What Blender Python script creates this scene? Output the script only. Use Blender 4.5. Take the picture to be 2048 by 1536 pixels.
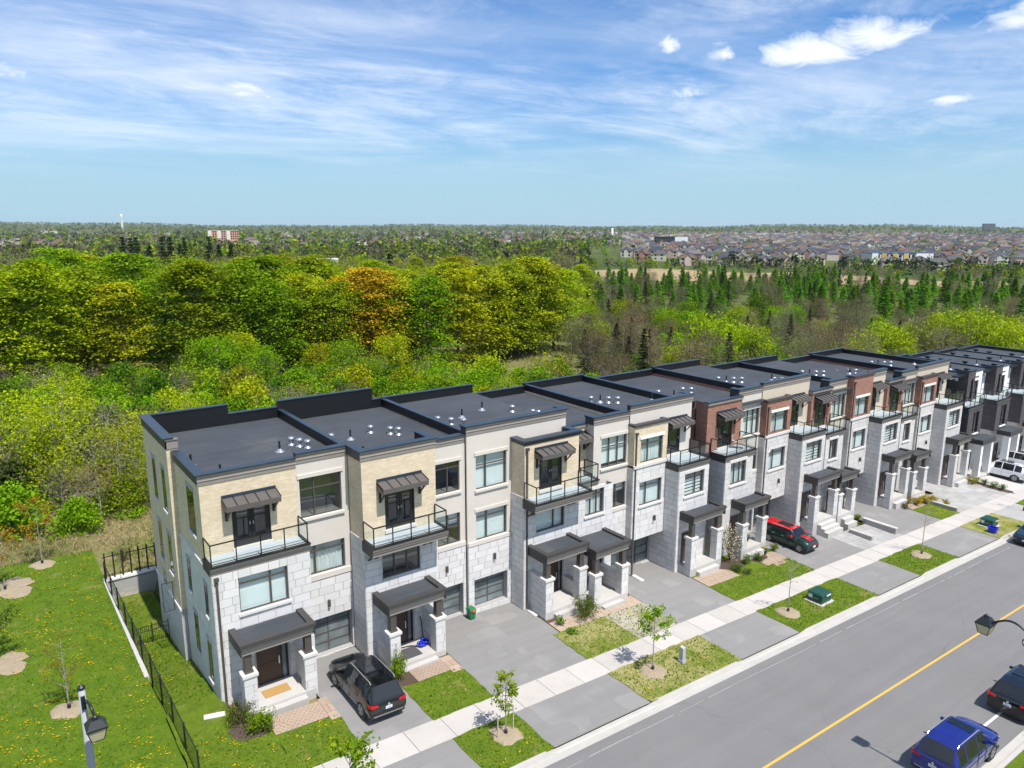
import bpy, math, random
import numpy as np
from mathutils import Matrix, Vector

for _o in list(bpy.data.objects):
    bpy.data.objects.remove(_o)
scene = bpy.context.scene
COL = scene.collection
rnd = random.Random(7)
S = 0.04703            # the street falls this much per metre towards +x
R_ = math.radians

# ------------------------------------------------------------------ camera
cam = bpy.data.cameras.new("camera")
cam.sensor_fit = 'HORIZONTAL'
cam.sensor_width = 36.0
cam.lens = 26.218
cam.clip_start = 0.5
cam.clip_end = 30000.0
camera = bpy.data.objects.new("camera", cam)
COL.objects.link(camera)
_r, _u, _f = (0.8051, -0.59313, 0.00186), (0.12149, 0.16798, 0.97828), (0.58056, 0.78739, -0.2073)
camera.matrix_world = Matrix(((_r[0], _u[0], -_f[0], 0.0), (_r[1], _u[1], -_f[1], 0.0),
                              (_r[2], _u[2], -_f[2], 21.0), (0, 0, 0, 1)))
scene.camera = camera

# ------------------------------------------------------------------ sky, sun, exposure
SUN_DIR = Vector((-0.035, 1.0, -1.85)).normalized()      # the way the light travels
sun = bpy.data.lights.new("sun", 'SUN')
sun.energy = 4.6
sun.angle = R_(0.55)
sun.color = (1.0, 0.955, 0.89)
sun_o = bpy.data.objects.new("sun", sun)
COL.objects.link(sun_o)
sun_o.rotation_euler = SUN_DIR.to_track_quat('-Z', 'Y').to_euler()

world = bpy.data.worlds.new("World")
scene.world = world
world.use_nodes = True


class NT:
    """small helper to write node trees"""
    def __init__(self, tree):
        self.t = tree
        self.n = tree.nodes
        self.l = tree.links

    def new(self, kind, **kw):
        nd = self.n.new(kind)
        for k, v in kw.items():
            setattr(nd, k, v)
        return nd

    def put(self, sock, v):
        if isinstance(v, bpy.types.NodeSocket):
            self.l.new(v, sock)
        elif v is not None:
            sock.default_value = v

    def math(self, op, a, b=0.0, c=None, clamp=False):
        nd = self.new('ShaderNodeMath', operation=op, use_clamp=clamp)
        self.put(nd.inputs[0], a)
        self.put(nd.inputs[1], b)
        if c is not None:
            self.put(nd.inputs[2], c)
        return nd.outputs[0]

    def vec(self, x, y, z=0.0):
        nd = self.new('ShaderNodeCombineXYZ')
        for i, v in enumerate((x, y, z)):
            self.put(nd.inputs[i], v)
        return nd.outputs[0]

    def sep(self, v):
        nd = self.new('ShaderNodeSeparateXYZ')
        self.put(nd.inputs[0], v)
        return nd.outputs

    def noise(self, v, scale, detail=4.0, rough=0.55, lac=2.0, dist=0.0):
        nd = self.new('ShaderNodeTexNoise')
        if v is not None:
            self.put(nd.inputs['Vector'], v)
        nd.inputs['Scale'].default_value = scale
        nd.inputs['Detail'].default_value = detail
        nd.inputs['Roughness'].default_value = rough
        nd.inputs['Lacunarity'].default_value = lac
        nd.inputs['Distortion'].default_value = dist
        return nd.outputs['Fac']

    def ramp(self, f, stops, interp='LINEAR'):
        nd = self.new('ShaderNodeValToRGB')
        nd.color_ramp.interpolation = interp
        els = nd.color_ramp.elements
        while len(els) < len(stops):
            els.new(0.5)
        for e, (p, c) in zip(els, stops):
            e.position = p
            e.color = (c[0], c[1], c[2], 1.0) if isinstance(c, (tuple, list)) else (c, c, c, 1.0)
        self.put(nd.inputs[0], f)
        return nd.outputs[0]

    def mix(self, f, a, b, mode='MIX'):
        nd = self.new('ShaderNodeMix', data_type='RGBA', blend_type=mode)
        self.put(nd.inputs[0], f)
        for s, v in ((6, a), (7, b)):
            if isinstance(v, (tuple, list)):
                v = (v[0], v[1], v[2], 1.0)
            self.put(nd.inputs[s], v)
        return nd.outputs[2]

    def smooth(self, v, a, b):
        nd = self.new('ShaderNodeMapRange', interpolation_type='SMOOTHSTEP')
        self.put(nd.inputs[0], v)
        nd.inputs[1].default_value = a
        nd.inputs[2].default_value = b
        return nd.outputs[0]


def build_world():
    w = NT(world.node_tree)
    w.n.clear()
    out = w.new('ShaderNodeOutputWorld')
    bg = w.new('ShaderNodeBackground')
    sky = w.new('ShaderNodeTexSky', sky_type='NISHITA')
    sky.sun_disc = False
    sky.sun_elevation = math.asin(-SUN_DIR.z)
    # azimuth of the sun (where the light comes from), clockwise from +Y
    sky.sun_rotation = math.atan2(-SUN_DIR.x, -SUN_DIR.y)
    sky.altitude = 200.0
    sky.air_density = 1.0
    sky.dust_density = 0.55
    sky.ozone_density = 2.2
    tc = w.new('ShaderNodeTexCoord')
    d = tc.outputs['Generated']
    x, y, z = w.sep(d)
    zc = w.math('MAXIMUM', z, 0.0)
    den = w.math('ADD', zc, 0.055)
    px = w.math('DIVIDE', x, den)
    py = w.math('DIVIDE', y, den)
    P = w.vec(px, py, 0.0)
    # deepen the blue away from the horizon haze, the same all round
    deep = w.smooth(z, 0.0, 0.27)
    base = w.mix(deep, (0.55, 0.74, 0.98), (0.15, 0.60, 1.02))
    blue = w.mix(1.0, sky.outputs[0], base, 'MULTIPLY')
    # thin cirrus: long brushed streaks plus a soft veil
    rot = w.new('ShaderNodeMapping')
    rot.inputs['Rotation'].default_value = (0, 0, R_(-20))
    rot.inputs['Scale'].default_value = (0.85, 1.3, 1.0)
    w.put(rot.inputs[0], P)
    st = w.noise(rot.outputs[0], 0.42, 8.0, 0.60, 2.1, 1.6)
    st2 = w.noise(rot.outputs[0], 1.3, 7.0, 0.66, 2.2, 2.4)
    big = w.noise(P, 0.23, 3.0, 0.5)
    cir = w.math('ADD', w.math('MULTIPLY', st, 0.72), w.math('MULTIPLY', st2, 0.28))
    cir = w.math('ADD', cir, w.math('MULTIPLY', w.math('SUBTRACT', big, 0.5), 0.55))
    cir = w.smooth(cir, 0.38, 0.74)
    cir = w.math('MULTIPLY', cir, 0.70)
    veil = w.math('MULTIPLY', w.smooth(w.noise(P, 0.30, 6.0, 0.55, 2.0, 0.8), 0.30, 0.72), 0.50)
    low = w.math('SUBTRACT', 1.0, w.smooth(z, 0.0, 0.17))
    blue = w.mix(w.math('MULTIPLY', low, 0.92), blue, (3.2, 4.95, 5.95))
    fade = w.smooth(z, 0.035, 0.15)
    cir = w.math('MULTIPLY', cir, fade)
    veil = w.math('MULTIPLY', veil, fade)
    m = w.math('SUBTRACT', 1.0, w.math('MULTIPLY', w.math('SUBTRACT', 1.0, cir), w.math('SUBTRACT', 1.0, veil)))
    # a few small cumulus heaps
    az = w.math('ARCTAN2', x, y)
    el = w.math('ARCSINE', z)
    cum = None
    for (a0, e0, ra, re_, amp) in CUMULUS:
        u = w.math('DIVIDE', w.math('SUBTRACT', az, R_(a0)), R_(ra))
        v = w.math('DIVIDE', w.math('SUBTRACT', el, R_(e0)), R_(re_))
        # flat below, heaped above
        v = w.math('MULTIPLY', v, w.math('ADD', 1.0, w.math('MULTIPLY', w.math('LESS_THAN', v, 0.0), 0.9)))
        r2 = w.math('ADD', w.math('MULTIPLY', u, u), w.math('MULTIPLY', v, v))
        q = w.math('SUBTRACT', 1.0, w.math('SQRT', r2))
        q = w.math('MULTIPLY', q, amp)
        cum = q if cum is None else w.math('MAXIMUM', cum, q)
    cn = w.noise(w.vec(w.math('MULTIPLY', az, 17.0), w.math('MULTIPLY', el, 34.0), 0.0), 1.0, 8.0, 0.62, 2.1, 0.7)
    cm = w.math('ADD', cum, w.math('MULTIPLY', w.math('SUBTRACT', cn, 0.5), 1.9))
    cm = w.smooth(cm, 0.05, 1.0)
    m = w.math('MAXIMUM', m, w.math('MULTIPLY', cm, 0.97))
    m = w.math('MULTIPLY', m, w.smooth(z, -0.002, 0.05))
    col = w.mix(m, blue, CLOUD_COL)
    w.put(bg.inputs[0], col)
    bg.inputs[1].default_value = SKY_STRENGTH
    w.l.new(bg.outputs[0], out.inputs[0])


# azimuth, elevation, half width, half height (degrees) of the heaped clouds
CUMULUS = [(57.2, 11.3, 4.6, 2.1, 1.25), (61.0, 11.7, 4.2, 1.8, 1.1), (68.9, 12.0, 3.4, 1.9, 1.0), (47.5, 12.1, 1.2, 1.3, 0.9),
           (51.3, 11.4, 1.8, 1.2, 0.9), (49.5, 9.1, 2.8, 0.9, 0.75), (65.4, 7.8, 2.6, 0.9, 0.7),
           (3.5, 8.9, 4.0, 1.5, 0.7), (17.4, 8.8, 3.6, 1.3, 0.65), (11.0, 11.6, 3.0, 1.2, 0.5), (95.0, 17.0, 6.0, 2.4, 0.9), (-22.0, 14.0, 5.0, 2.0, 0.9),
           (140.0, 15.0, 6.0, 2.4, 0.9), (200.0, 14.0, 5.5, 2.2, 0.9), (-70.0, 16.0, 5.0, 2.2, 0.9), (-120.0, 15.0, 6.0, 2.3, 0.9)]
SKY_STRENGTH = 0.11
CLOUD_COL = (7.6, 8.0, 8.5)
build_world()
scene.view_settings.view_transform = 'Standard'
scene.view_settings.look = 'None'
scene.view_settings.gamma = 1.0
scene.view_settings.use_curve_mapping = False
scene.view_settings.exposure = 0.35
scene.cycles.max_bounces = 5
scene.cycles.diffuse_bounces = 2
scene.cycles.glossy_bounces = 2
scene.cycles.transparent_max_bounces = 10
scene.cycles.transmission_bounces = 4
scene.cycles.use_adaptive_sampling = True
scene.cycles.adaptive_threshold = 0.02
scene.cycles.sample_clamp_indirect = 6.0
# ------------------------------------------------------------------ materials
MAT = {}


def mat(name, fn):
    m = bpy.data.materials.new(name)
    m.use_nodes = True
    t = NT(m.node_tree)
    t.n.clear()
    out = t.new('ShaderNodeOutputMaterial')
    sh = fn(t)
    t.l.new(sh, out.inputs[0])
    MAT[name] = m
    return m


def principled(t, col, rough=0.7, metal=0.0, spec=0.5, bump=None, bstr=0.3, bdist=0.01):
    p = t.new('ShaderNodeBsdfPrincipled')
    if isinstance(col, (tuple, list)):
        col = (col[0], col[1], col[2], 1.0)
    t.put(p.inputs['Base Color'], col)
    t.put(p.inputs['Roughness'], rough)
    p.inputs['Metallic'].default_value = metal
    p.inputs['Specular IOR Level'].default_value = spec
    if bump is not None:
        b = t.new('ShaderNodeBump')
        b.inputs['Strength'].default_value = bstr
        b.inputs['Distance'].default_value = bdist
        t.put(b.inputs['Height'], bump)
        t.l.new(b.outputs[0], p.inputs['Normal'])
    return p.outputs[0]


def pos(t):
    return t.new('ShaderNodeNewGeometry').outputs['Position']


def orand(t):
    return t.new('ShaderNodeObjectInfo').outputs['Random']


def plain(name, col, rough=0.6, metal=0.0, var=0.12, scale=3.0, spec=0.5, bump=0.0):
    def fn(t):
        n = t.noise(pos(t), scale, 5.0, 0.6)
        k = t.math('ADD', 1.0 - var, t.math('MULTIPLY', n, 2 * var))
        c = t.mix(1.0, (col[0], col[1], col[2]), t.vec(k, k, k), 'MULTIPLY')
        return principled(t, c, rough, metal, spec, n if bump else None, bump, 0.02)
    return mat(name, fn)


def stone_fn(c0, c1):
    def fn(t):
        r = orand(t)
        n = t.noise(pos(t), 2.2, 6.0, 0.65)
        f = t.math('ADD', t.math('MULTIPLY', r, 0.6), t.math('MULTIPLY', n, 0.4))
        c = t.ramp(f, [(0.15, c0), (0.85, c1)])
        fine = t.noise(pos(t), 45.0, 3.0, 0.7)
        return principled(t, c, 0.85, 0, 0.3, fine, 0.25, 0.01)
    return fn


def joined_stone_fn(c0, c1):
    """blocks that share one mesh: the shade comes from a face attribute"""
    def fn(t):
        a = t.new('ShaderNodeAttribute', attribute_name='rnd').outputs['Fac']
        n = t.noise(pos(t), 2.2, 6.0, 0.65)
        f = t.math('ADD', t.math('MULTIPLY', a, 0.6), t.math('MULTIPLY', n, 0.4))
        return principled(t, t.ramp(f, [(0.15, c0), (0.85, c1)]), 0.85, 0, 0.3)
    return fn


def brick_fn(c1, c2, mortar):
    def fn(t):
        x, y, z = t.sep(pos(t))
        v = t.vec(t.math('ADD', x, y), z, 0.0)
        b = t.new('ShaderNodeTexBrick')
        t.put(b.inputs['Vector'], v)
        b.inputs['Color1'].default_value = (*c1, 1)
        b.inputs['Color2'].default_value = (*c2, 1)
        b.inputs['Mortar'].default_value = (*mortar, 1)
        b.inputs['Scale'].default_value = 1.0
        b.inputs['Brick Width'].default_value = 0.26
        b.inputs['Row Height'].default_value = 0.088
        b.inputs['Mortar Size'].default_value = 0.010
        b.inputs['Mortar Smooth'].default_value = 0.2
        b.inputs['Bias'].default_value = -0.2
        n = t.noise(pos(t), 1.3, 6.0, 0.65)
        k = t.math('ADD', 0.80, t.math('MULTIPLY', n, 0.4))
        c = t.mix(1.0, b.outputs[0], t.vec(k, k, k), 'MULTIPLY')
        inv = t.math('SUBTRACT', 1.0, b.outputs['Fac'])
        return principled(t, c, 0.85, 0, 0.25, inv, 0.5, 0.01)
    return fn


STONE_A, STONE_B = (0.59, 0.575, 0.565), (0.69, 0.675, 0.665)
mat('stone', stone_fn(STONE_A, STONE_B))
mat('stone_joined', joined_stone_fn((0.55, 0.535, 0.52), (0.64, 0.62, 0.605)))
mat('stone_warm', joined_stone_fn((0.55, 0.52, 0.49), (0.70, 0.67, 0.63)))
plain('mortar', (0.37, 0.365, 0.365), 0.9, 0, 0.15, 4.0)
plain('precast', (0.63, 0.61, 0.585), 0.75, 0, 0.10, 5.0)
mat('brick_buff', brick_fn((0.62, 0.50, 0.34), (0.74, 0.63, 0.46), (0.62, 0.55, 0.45)))
mat('brick_red', brick_fn((0.24, 0.085, 0.055), (0.36, 0.15, 0.10), (0.42, 0.34, 0.29)))
mat('brick_black', brick_fn((0.07, 0.062, 0.068), (0.12, 0.105, 0.112), (0.10, 0.092, 0.098)))
plain('stucco_cream', (0.60, 0.555, 0.505), 0.9, 0, 0.07, 1.5)
plain('stucco_beige', (0.56, 0.485, 0.385), 0.9, 0, 0.07, 1.5)
plain('stucco_white', (0.80, 0.79, 0.77), 0.85, 0, 0.05, 1.5)
plain('cornice', (0.24, 0.215, 0.195), 0.75, 0, 0.10, 2.0)
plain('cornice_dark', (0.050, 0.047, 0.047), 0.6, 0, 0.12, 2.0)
plain('bronze', (0.085, 0.075, 0.068), 0.45, 0.15, 0.15, 4.0)
plain('bronze_light', (0.11, 0.10, 0.093), 0.5, 0.1, 0.15, 4.0)
plain('black_metal', (0.012, 0.013, 0.015), 0.42, 0.2, 0.2, 3.0)
plain('black_paint', (0.018, 0.018, 0.020), 0.5, 0.0, 0.2, 3.0)
plain('galvanised', (0.62, 0.63, 0.65), 0.30, 0.85, 0.15, 9.0)
plain('door_wood', (0.060, 0.032, 0.022), 0.5, 0, 0.3, 6.0)
plain('door_black', (0.014, 0.015, 0.017), 0.4, 0, 0.1, 6.0)
plain('white_paint', (0.78, 0.78, 0.76), 0.6, 0, 0.05, 3.0)
plain('blind', (0.80, 0.81, 0.80), 0.85, 0, 0.03, 2.0)
plain('curtain', (0.74, 0.75, 0.74), 0.9, 0, 0.12, 14.0)
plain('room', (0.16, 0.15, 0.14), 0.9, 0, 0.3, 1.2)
plain('deck_membrane', (0.40, 0.44, 0.47), 0.75, 0, 0.10, 5.0)
plain('planter_black', (0.03, 0.03, 0.032), 0.5, 0, 0.1, 5.0)
plain('doormat', (0.42, 0.25, 0.09), 0.95, 0, 0.25, 25.0)
plain('doormat_dark', (0.075, 0.077, 0.082), 0.95, 0, 0.2, 30.0)
plain('bin_green', (0.012, 0.16, 0.055), 0.45, 0, 0.1, 5.0)
plain('bin_blue', (0.012, 0.03, 0.62), 0.45, 0, 0.1, 5.0)
plain('orange_plastic', (0.72, 0.10, 0.02), 0.5, 0, 0.1, 5.0)
plain('utility_green', (0.010, 0.062, 0.048), 0.42, 0, 0.12, 4.0)
plain('grey_plastic', (0.40, 0.41, 0.45), 0.6, 0, 0.12, 5.0)
plain('soil', (0.085, 0.058, 0.045), 0.95, 0, 0.5, 12.0, 0.3, 0.6)
plain('mulch', (0.32, 0.26, 0.18), 0.95, 0, 0.45, 16.0, 0.3, 0.7)
plain('bark', (0.13, 0.10, 0.08), 0.9, 0, 0.35, 7.0)
plain('bark_pale', (0.30, 0.27, 0.24), 0.9, 0, 0.3, 7.0)
plain('stake_wood', (0.55, 0.46, 0.36), 0.8, 0, 0.2, 20.0)
plain('rubber', (0.012, 0.012, 0.013), 0.8, 0, 0.15, 10.0)
plain('retaining_stone', (0.46, 0.415, 0.36), 0.9, 0, 0.25, 8.0, 0.3, 0.5)
plain('pole_concrete', (0.34, 0.345, 0.36), 0.8, 0, 0.2, 18.0)
plain('lamp_black', (0.018, 0.021, 0.026), 0.4, 0.1, 0.15, 6.0)
plain('red_fabric', (0.45, 0.02, 0.05), 0.8)
plain('toy_blue', (0.02, 0.07, 0.55), 0.5)


def membrane(t):
    p = pos(t)
    x, y, z = t.sep(p)
    n = t.noise(p, 0.35, 5.0, 0.6)
    st = t.noise(t.vec(t.math('MULTIPLY', x, 0.25), t.math('MULTIPLY', y, 2.2), z), 1.0, 4.0, 0.6)
    f = t.math('ADD', t.math('MULTIPLY', n, 0.6), t.math('MULTIPLY', st, 0.4))
    dust = t.smooth(t.noise(p, 0.22, 4.0, 0.6), 0.60, 0.80)
    c = t.ramp(f, [(0.3, (0.040, 0.046, 0.055)), (0.7, (0.072, 0.079, 0.090))])
    c = t.mix(t.math('MULTIPLY', dust, 0.5), c, (0.17, 0.155, 0.135))
    # sheet laps
    return principled(t, c, 0.85, 0, 0.3, t.noise(p, 30.0, 3.0), 0.2, 0.01)


mat('roof_membrane', membrane)


def coping_fn(t):
    n = t.noise(pos(t), 1.4, 4.0, 0.6)
    c = t.ramp(n, [(0.3, (0.020, 0.032, 0.048)), (0.7, (0.034, 0.052, 0.074))])
    return principled(t, c, t.math('ADD', 0.28, t.math('MULTIPLY', n, 0.2)), 0.1, 0.6)


mat('coping', coping_fn)


def asphalt(base, var, tint=(1, 1, 1), cracks=False, patches=False):
    def fn(t):
        p = pos(t)
        x, y, z = t.sep(p)
        big = t.noise(p, 0.22, 5.0, 0.6)
        str_ = t.noise(t.vec(t.math('MULTIPLY', x, 0.06), t.math('MULTIPLY', y, 1.6), 0.0), 1.0, 4.0, 0.6)
        fine = t.noise(p, 26.0, 4.0, 0.75)
        k = t.math('ADD', t.math('MULTIPLY', big, var * 1.1), t.math('MULTIPLY', str_, var * 0.9))
        k = t.math('ADD', k, t.math('MULTIPLY', fine, var * 1.0))
        k = t.math('ADD', base - var * 1.5, k)
        if patches:
            b = t.new('ShaderNodeTexVoronoi', distance='CHEBYCHEV', feature='F1')
            t.put(b.inputs['Vector'], p)
            b.inputs['Scale'].default_value = 1.05
            b.inputs['Randomness'].default_value = 0.55
            g = t.math('GREATER_THAN', t.sep(b.outputs['Color'])[0], 0.72)
            m = t.math('MULTIPLY', g, t.smooth(t.noise(p, 0.3, 2.0), 0.42, 0.6))
            k = t.math('ADD', k, t.math('MULTIPLY', m, 0.028))
        c = t.mix(1.0, tint, t.vec(k, k, k), 'MULTIPLY')
        if cracks:
            v = t.new('ShaderNodeTexVoronoi', feature='DISTANCE_TO_EDGE')
            wv = t.noise(p, 0.9, 4.0, 0.6)
            t.put(v.inputs['Vector'], t.vec(t.math('ADD', x, t.math('MULTIPLY', wv, 2.0)), t.math('ADD', y, wv), 0.0))
            v.inputs['Scale'].default_value = 0.13
            e = t.math('LESS_THAN', v.outputs['Distance'], 0.0022)
            e = t.math('MULTIPLY', e, t.smooth(t.noise(p, 0.12, 2.0), 0.45, 0.6))
            c = t.mix(t.math('MULTIPLY', e, 0.22), c, (0.06, 0.06, 0.062))
            sp = t.math('GREATER_THAN', t.noise(p, 3.1, 2.0, 0.5), 0.78)
            c = t.mix(t.math('MULTIPLY', sp, 0.5), c, (0.36, 0.36, 0.36))
        return principled(t, c, 0.9, 0, 0.25, fine, 0.35, 0.01)
    return fn


mat('road', asphalt(0.180, 0.055, (1.0, 0.98, 0.965), cracks=True))
mat('driveway', asphalt(0.225, 0.06, (1.01, 0.98, 0.95), patches=True))


def concrete_fn(c0, c1):
    def fn(t):
        p = pos(t)
        n = t.noise(p, 0.9, 6.0, 0.65)
        st = t.noise(p, 6.0, 4.0, 0.7)
        f = t.math('ADD', t.math('MULTIPLY', n, 0.55), t.math('MULTIPLY', st, 0.2))
        f = t.math('ADD', f, t.math('MULTIPLY', orand(t), 0.25))
        return principled(t, t.ramp(f, [(0.25, c0), (0.75, c1)]), 0.85, 0, 0.3, t.noise(p, 60.0, 2.0), 0.15, 0.005)
    return fn


mat('sidewalk', concrete_fn((0.41, 0.38, 0.345), (0.52, 0.49, 0.455)))
mat('kerb_concrete', concrete_fn((0.36, 0.34, 0.31), (0.50, 0.475, 0.44)))
mat('concrete', concrete_fn((0.42, 0.40, 0.375), (0.53, 0.51, 0.485)))
mat('paver_pale', concrete_fn((0.28, 0.27, 0.26), (0.44, 0.43, 0.415)))
mat('paver_tan', concrete_fn((0.30, 0.22, 0.165), (0.44, 0.34, 0.26)))
plain('joint', (0.20, 0.19, 0.175), 0.95, 0, 0.2, 6.0)
plain('line_yellow', (0.74, 0.38, 0.045), 0.75, 0, 0.10, 14.0)
plain('line_white', (0.72, 0.72, 0.71), 0.75, 0, 0.12, 14.0)
plain('seam_white', (0.30, 0.30, 0.30), 0.8, 0, 0.25, 9.0)


def lawn_fn(c_dark, c_mid, c_dry, dry0, dry1):
    def fn(t):
        p = pos(t)
        n = t.noise(p, 1.4, 6.0, 0.7)
        f = t.noise(p, 11.0, 5.0, 0.75)
        k = t.math('ADD', t.math('MULTIPLY', n, 0.45), t.math('MULTIPLY', f, 0.55))
        c = t.ramp(k, [(0.34, c_dark), (0.66, c_mid)])
        d = t.smooth(t.noise(p, 0.55, 6.0, 0.7, 2.0, 0.4), dry0, dry1)
        d = t.math('MULTIPLY', d, t.smooth(f, 0.30, 0.62))
        c = t.mix(t.math('MULTIPLY', d, 0.85), c, c_dry)
        return principled(t, c, 0.9, 0, 0.15, f, 0.9, 0.05)
    return fn


mat('lawn_front', lawn_fn((0.048, 0.100, 0.006), (0.150, 0.205, 0.014), (0.30, 0.245, 0.09), 0.53, 0.72))
mat('lawn_park', lawn_fn((0.042, 0.098, 0.006), (0.135, 0.200, 0.011), (0.26, 0.22, 0.07), 0.56, 0.74))
mat('lawn_dry', lawn_fn((0.08, 0.13, 0.012), (0.19, 0.22, 0.03), (0.42, 0.35, 0.17), 0.36, 0.58))
mat('lawn_gravel', lawn_fn((0.17, 0.19, 0.07), (0.34, 0.31, 0.22), (0.52, 0.47, 0.41), 0.38, 0.52))


def wild_fn(t):
    """rough ground beyond the gardens: straw, moss and scrub floor; field and wood floor further off"""
    p = pos(t)
    n = t.noise(p, 0.10, 6.0, 0.7)
    f = t.noise(p, 1.7, 6.0, 0.75)
    near = t.ramp(t.math('ADD', t.math('MULTIPLY', n, 0.5), t.math('MULTIPLY', f, 0.5)),
                  [(0.32, (0.05, 0.065, 0.015)), (0.45, (0.11, 0.13, 0.03)), (0.60, (0.27, 0.21, 0.11))])
    g = t.noise(p, 0.006, 5.0, 0.65)
    far = t.ramp(g, [(0.35, (0.045, 0.065, 0.018)), (0.55, (0.085, 0.11, 0.03)), (0.70, (0.16, 0.155, 0.06))])
    x, y, z = t.sep(p)
    d = t.math('SQRT', t.math('ADD', t.math('MULTIPLY', x, x), t.math('MULTIPLY', y, y)))
    return principled(t, t.mix(t.smooth(d, 120.0, 420.0), near, far), 0.95, 0, 0.1)


mat('wild_ground', wild_fn)


def field_fn(t):
    p = pos(t)
    x, y, z = t.sep(p)
    n = t.noise(t.vec(t.math('MULTIPLY', x, 0.02), t.math('MULTIPLY', y, 0.10), 0.0), 1.0, 5.0, 0.7)
    return principled(t, t.ramp(n, [(0.3, (0.27, 0.195, 0.105)), (0.7, (0.40, 0.30, 0.175))]), 0.95, 0, 0.1)


mat('field_straw', field_fn)


def leaf_fn(t):
    """leaf colour: the tree's own colour, varied from spray to spray"""
    a = t.new('ShaderNodeAttribute', attribute_name='rnd').outputs['Fac']
    oi = t.new('ShaderNodeObjectInfo')
    k = t.ramp(a, [(0.0, (0.48, 0.60, 0.6)), (0.5, (1.0, 1.0, 1.0)), (1.0, (1.45, 1.38, 1.3))])
    c = t.mix(1.0, oi.outputs['Color'], k, 'MULTIPLY')
    d = t.new('ShaderNodeBsdfDiffuse')
    t.put(d.inputs[0], c)
    tr = t.new('ShaderNodeBsdfTranslucent')
    t.put(tr.inputs[0], t.mix(1.0, c, (1.15, 1.2, 0.7), 'MULTIPLY'))
    m = t.new('ShaderNodeMixShader')
    m.inputs[0].default_value = 0.30
    t.l.new(d.outputs[0], m.inputs[1])
    t.l.new(tr.outputs[0], m.inputs[2])
    return m.outputs[0]


mat('leaf', leaf_fn)


def leafmix_fn(t):
    """foliage of joined masses: colour stored per tree in a face colour"""
    c = t.new('ShaderNodeAttribute', attribute_name='tint').outputs['Color']
    d = t.new('ShaderNodeBsdfDiffuse')
    t.put(d.inputs[0], c)
    tr = t.new('ShaderNodeBsdfTranslucent')
    t.put(tr.inputs[0], c)
    m = t.new('ShaderNodeMixShader')
    m.inputs[0].default_value = 0.28
    t.l.new(d.outputs[0], m.inputs[1])
    t.l.new(tr.outputs[0], m.inputs[2])
    return m.outputs[0]


mat('leaf_mass', leafmix_fn)


def tint_fn(t):
    c = t.new('ShaderNodeAttribute', attribute_name='tint').outputs['Color']
    return principled(t, c, 0.85, 0, 0.2)


mat('tinted', tint_fn)


def objcol_fn(t):
    oi = t.new('ShaderNodeObjectInfo')
    n = t.noise(pos(t), 0.5, 3.0)
    k = t.math('ADD', 0.85, t.math('MULTIPLY', n, 0.3))
    return principled(t, t.mix(1.0, oi.outputs['Color'], t.vec(k, k, k), 'MULTIPLY'), 0.85, 0, 0.2)


mat('object_colour', objcol_fn)


def glass_fn(tint, extra=0.0):
    def fn(t):
        lw = t.new('ShaderNodeLayerWeight')
        lw.inputs[0].default_value = 0.5
        f = t.math('POWER', lw.outputs['Facing'], 5.0)
        f = t.math('ADD', t.math('MULTIPLY', f, 0.9), 0.05 + extra, None, True)
        tr = t.new('ShaderNodeBsdfTransparent')
        tr.inputs[0].default_value = (*tint, 1)
        gl = t.new('ShaderNodeBsdfGlossy')
        gl.inputs['Roughness'].default_value = 0.02
        gl.inputs['Color'].default_value = (0.95, 0.97, 1, 1)
        m = t.new('ShaderNodeMixShader')
        t.put(m.inputs[0], f)
        t.l.new(tr.outputs[0], m.inputs[1])
        t.l.new(gl.outputs[0], m.inputs[2])
        return m.outputs[0]
    return fn


mat('glass', glass_fn((0.86, 0.94, 0.94), 0.07))
mat('glass_clear', glass_fn((0.90, 0.95, 0.94), 0.02))


def frosted(t):
    n = t.noise(pos(t), 1.1, 3.0, 0.5)
    c = t.ramp(n, [(0.3, (0.085, 0.105, 0.11)), (0.7, (0.21, 0.25, 0.255))])
    return principled(t, c, 0.22, 0, 0.6)


mat('glass_frosted', frosted)


def lamp_glass(t):
    return principled(t, (0.50, 0.43, 0.31), 0.35, 0, 0.5)


mat('lamp_glass', lamp_glass)


def paint(name, col, rough=0.18, coat=0.8):
    def fn(t):
        n = t.noise(pos(t), 2.0, 4.0)
        p = t.new('ShaderNodeBsdfPrincipled')
        p.inputs['Base Color'].default_value = (*col, 1)
        p.inputs['Metallic'].default_value = 0.15
        t.put(p.inputs['Roughness'], t.math('ADD', rough, t.math('MULTIPLY', n, 0.12)))
        p.inputs['Coat Weight'].default_value = coat
        p.inputs['Coat Roughness'].default_value = 0.06
        return p.outputs[0]
    return mat(name, fn)


paint('paint_black', (0.004, 0.005, 0.007), 0.12)
paint('paint_green', (0.006, 0.030, 0.024))
paint('paint_red', (0.62, 0.010, 0.018))
paint('paint_blue', (0.004, 0.012, 0.17))
paint('paint_navy', (0.010, 0.028, 0.06))
paint('paint_white', (0.78, 0.80, 0.82))
plain('car_glass', (0.010, 0.013, 0.016), 0.06, 0.0, 0.1, 2.0, 0.8)
plain('car_trim', (0.02, 0.02, 0.021), 0.55, 0.0, 0.1, 8.0)
plain('chrome', (0.55, 0.56, 0.58), 0.35, 0.8, 0.05, 8.0)
plain('rim_metal', (0.30, 0.31, 0.33), 0.3, 0.7, 0.1, 8.0)
plain('tail_red', (0.50, 0.006, 0.010), 0.2, 0, 0.2, 20.0)
plain('lamp_clear', (0.62, 0.66, 0.70), 0.12, 0.3, 0.2, 20.0)
plain('plate', (0.70, 0.74, 0.80), 0.5, 0, 0.05, 5.0)
plain('plate_ink', (0.03, 0.06, 0.30), 0.5)
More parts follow.
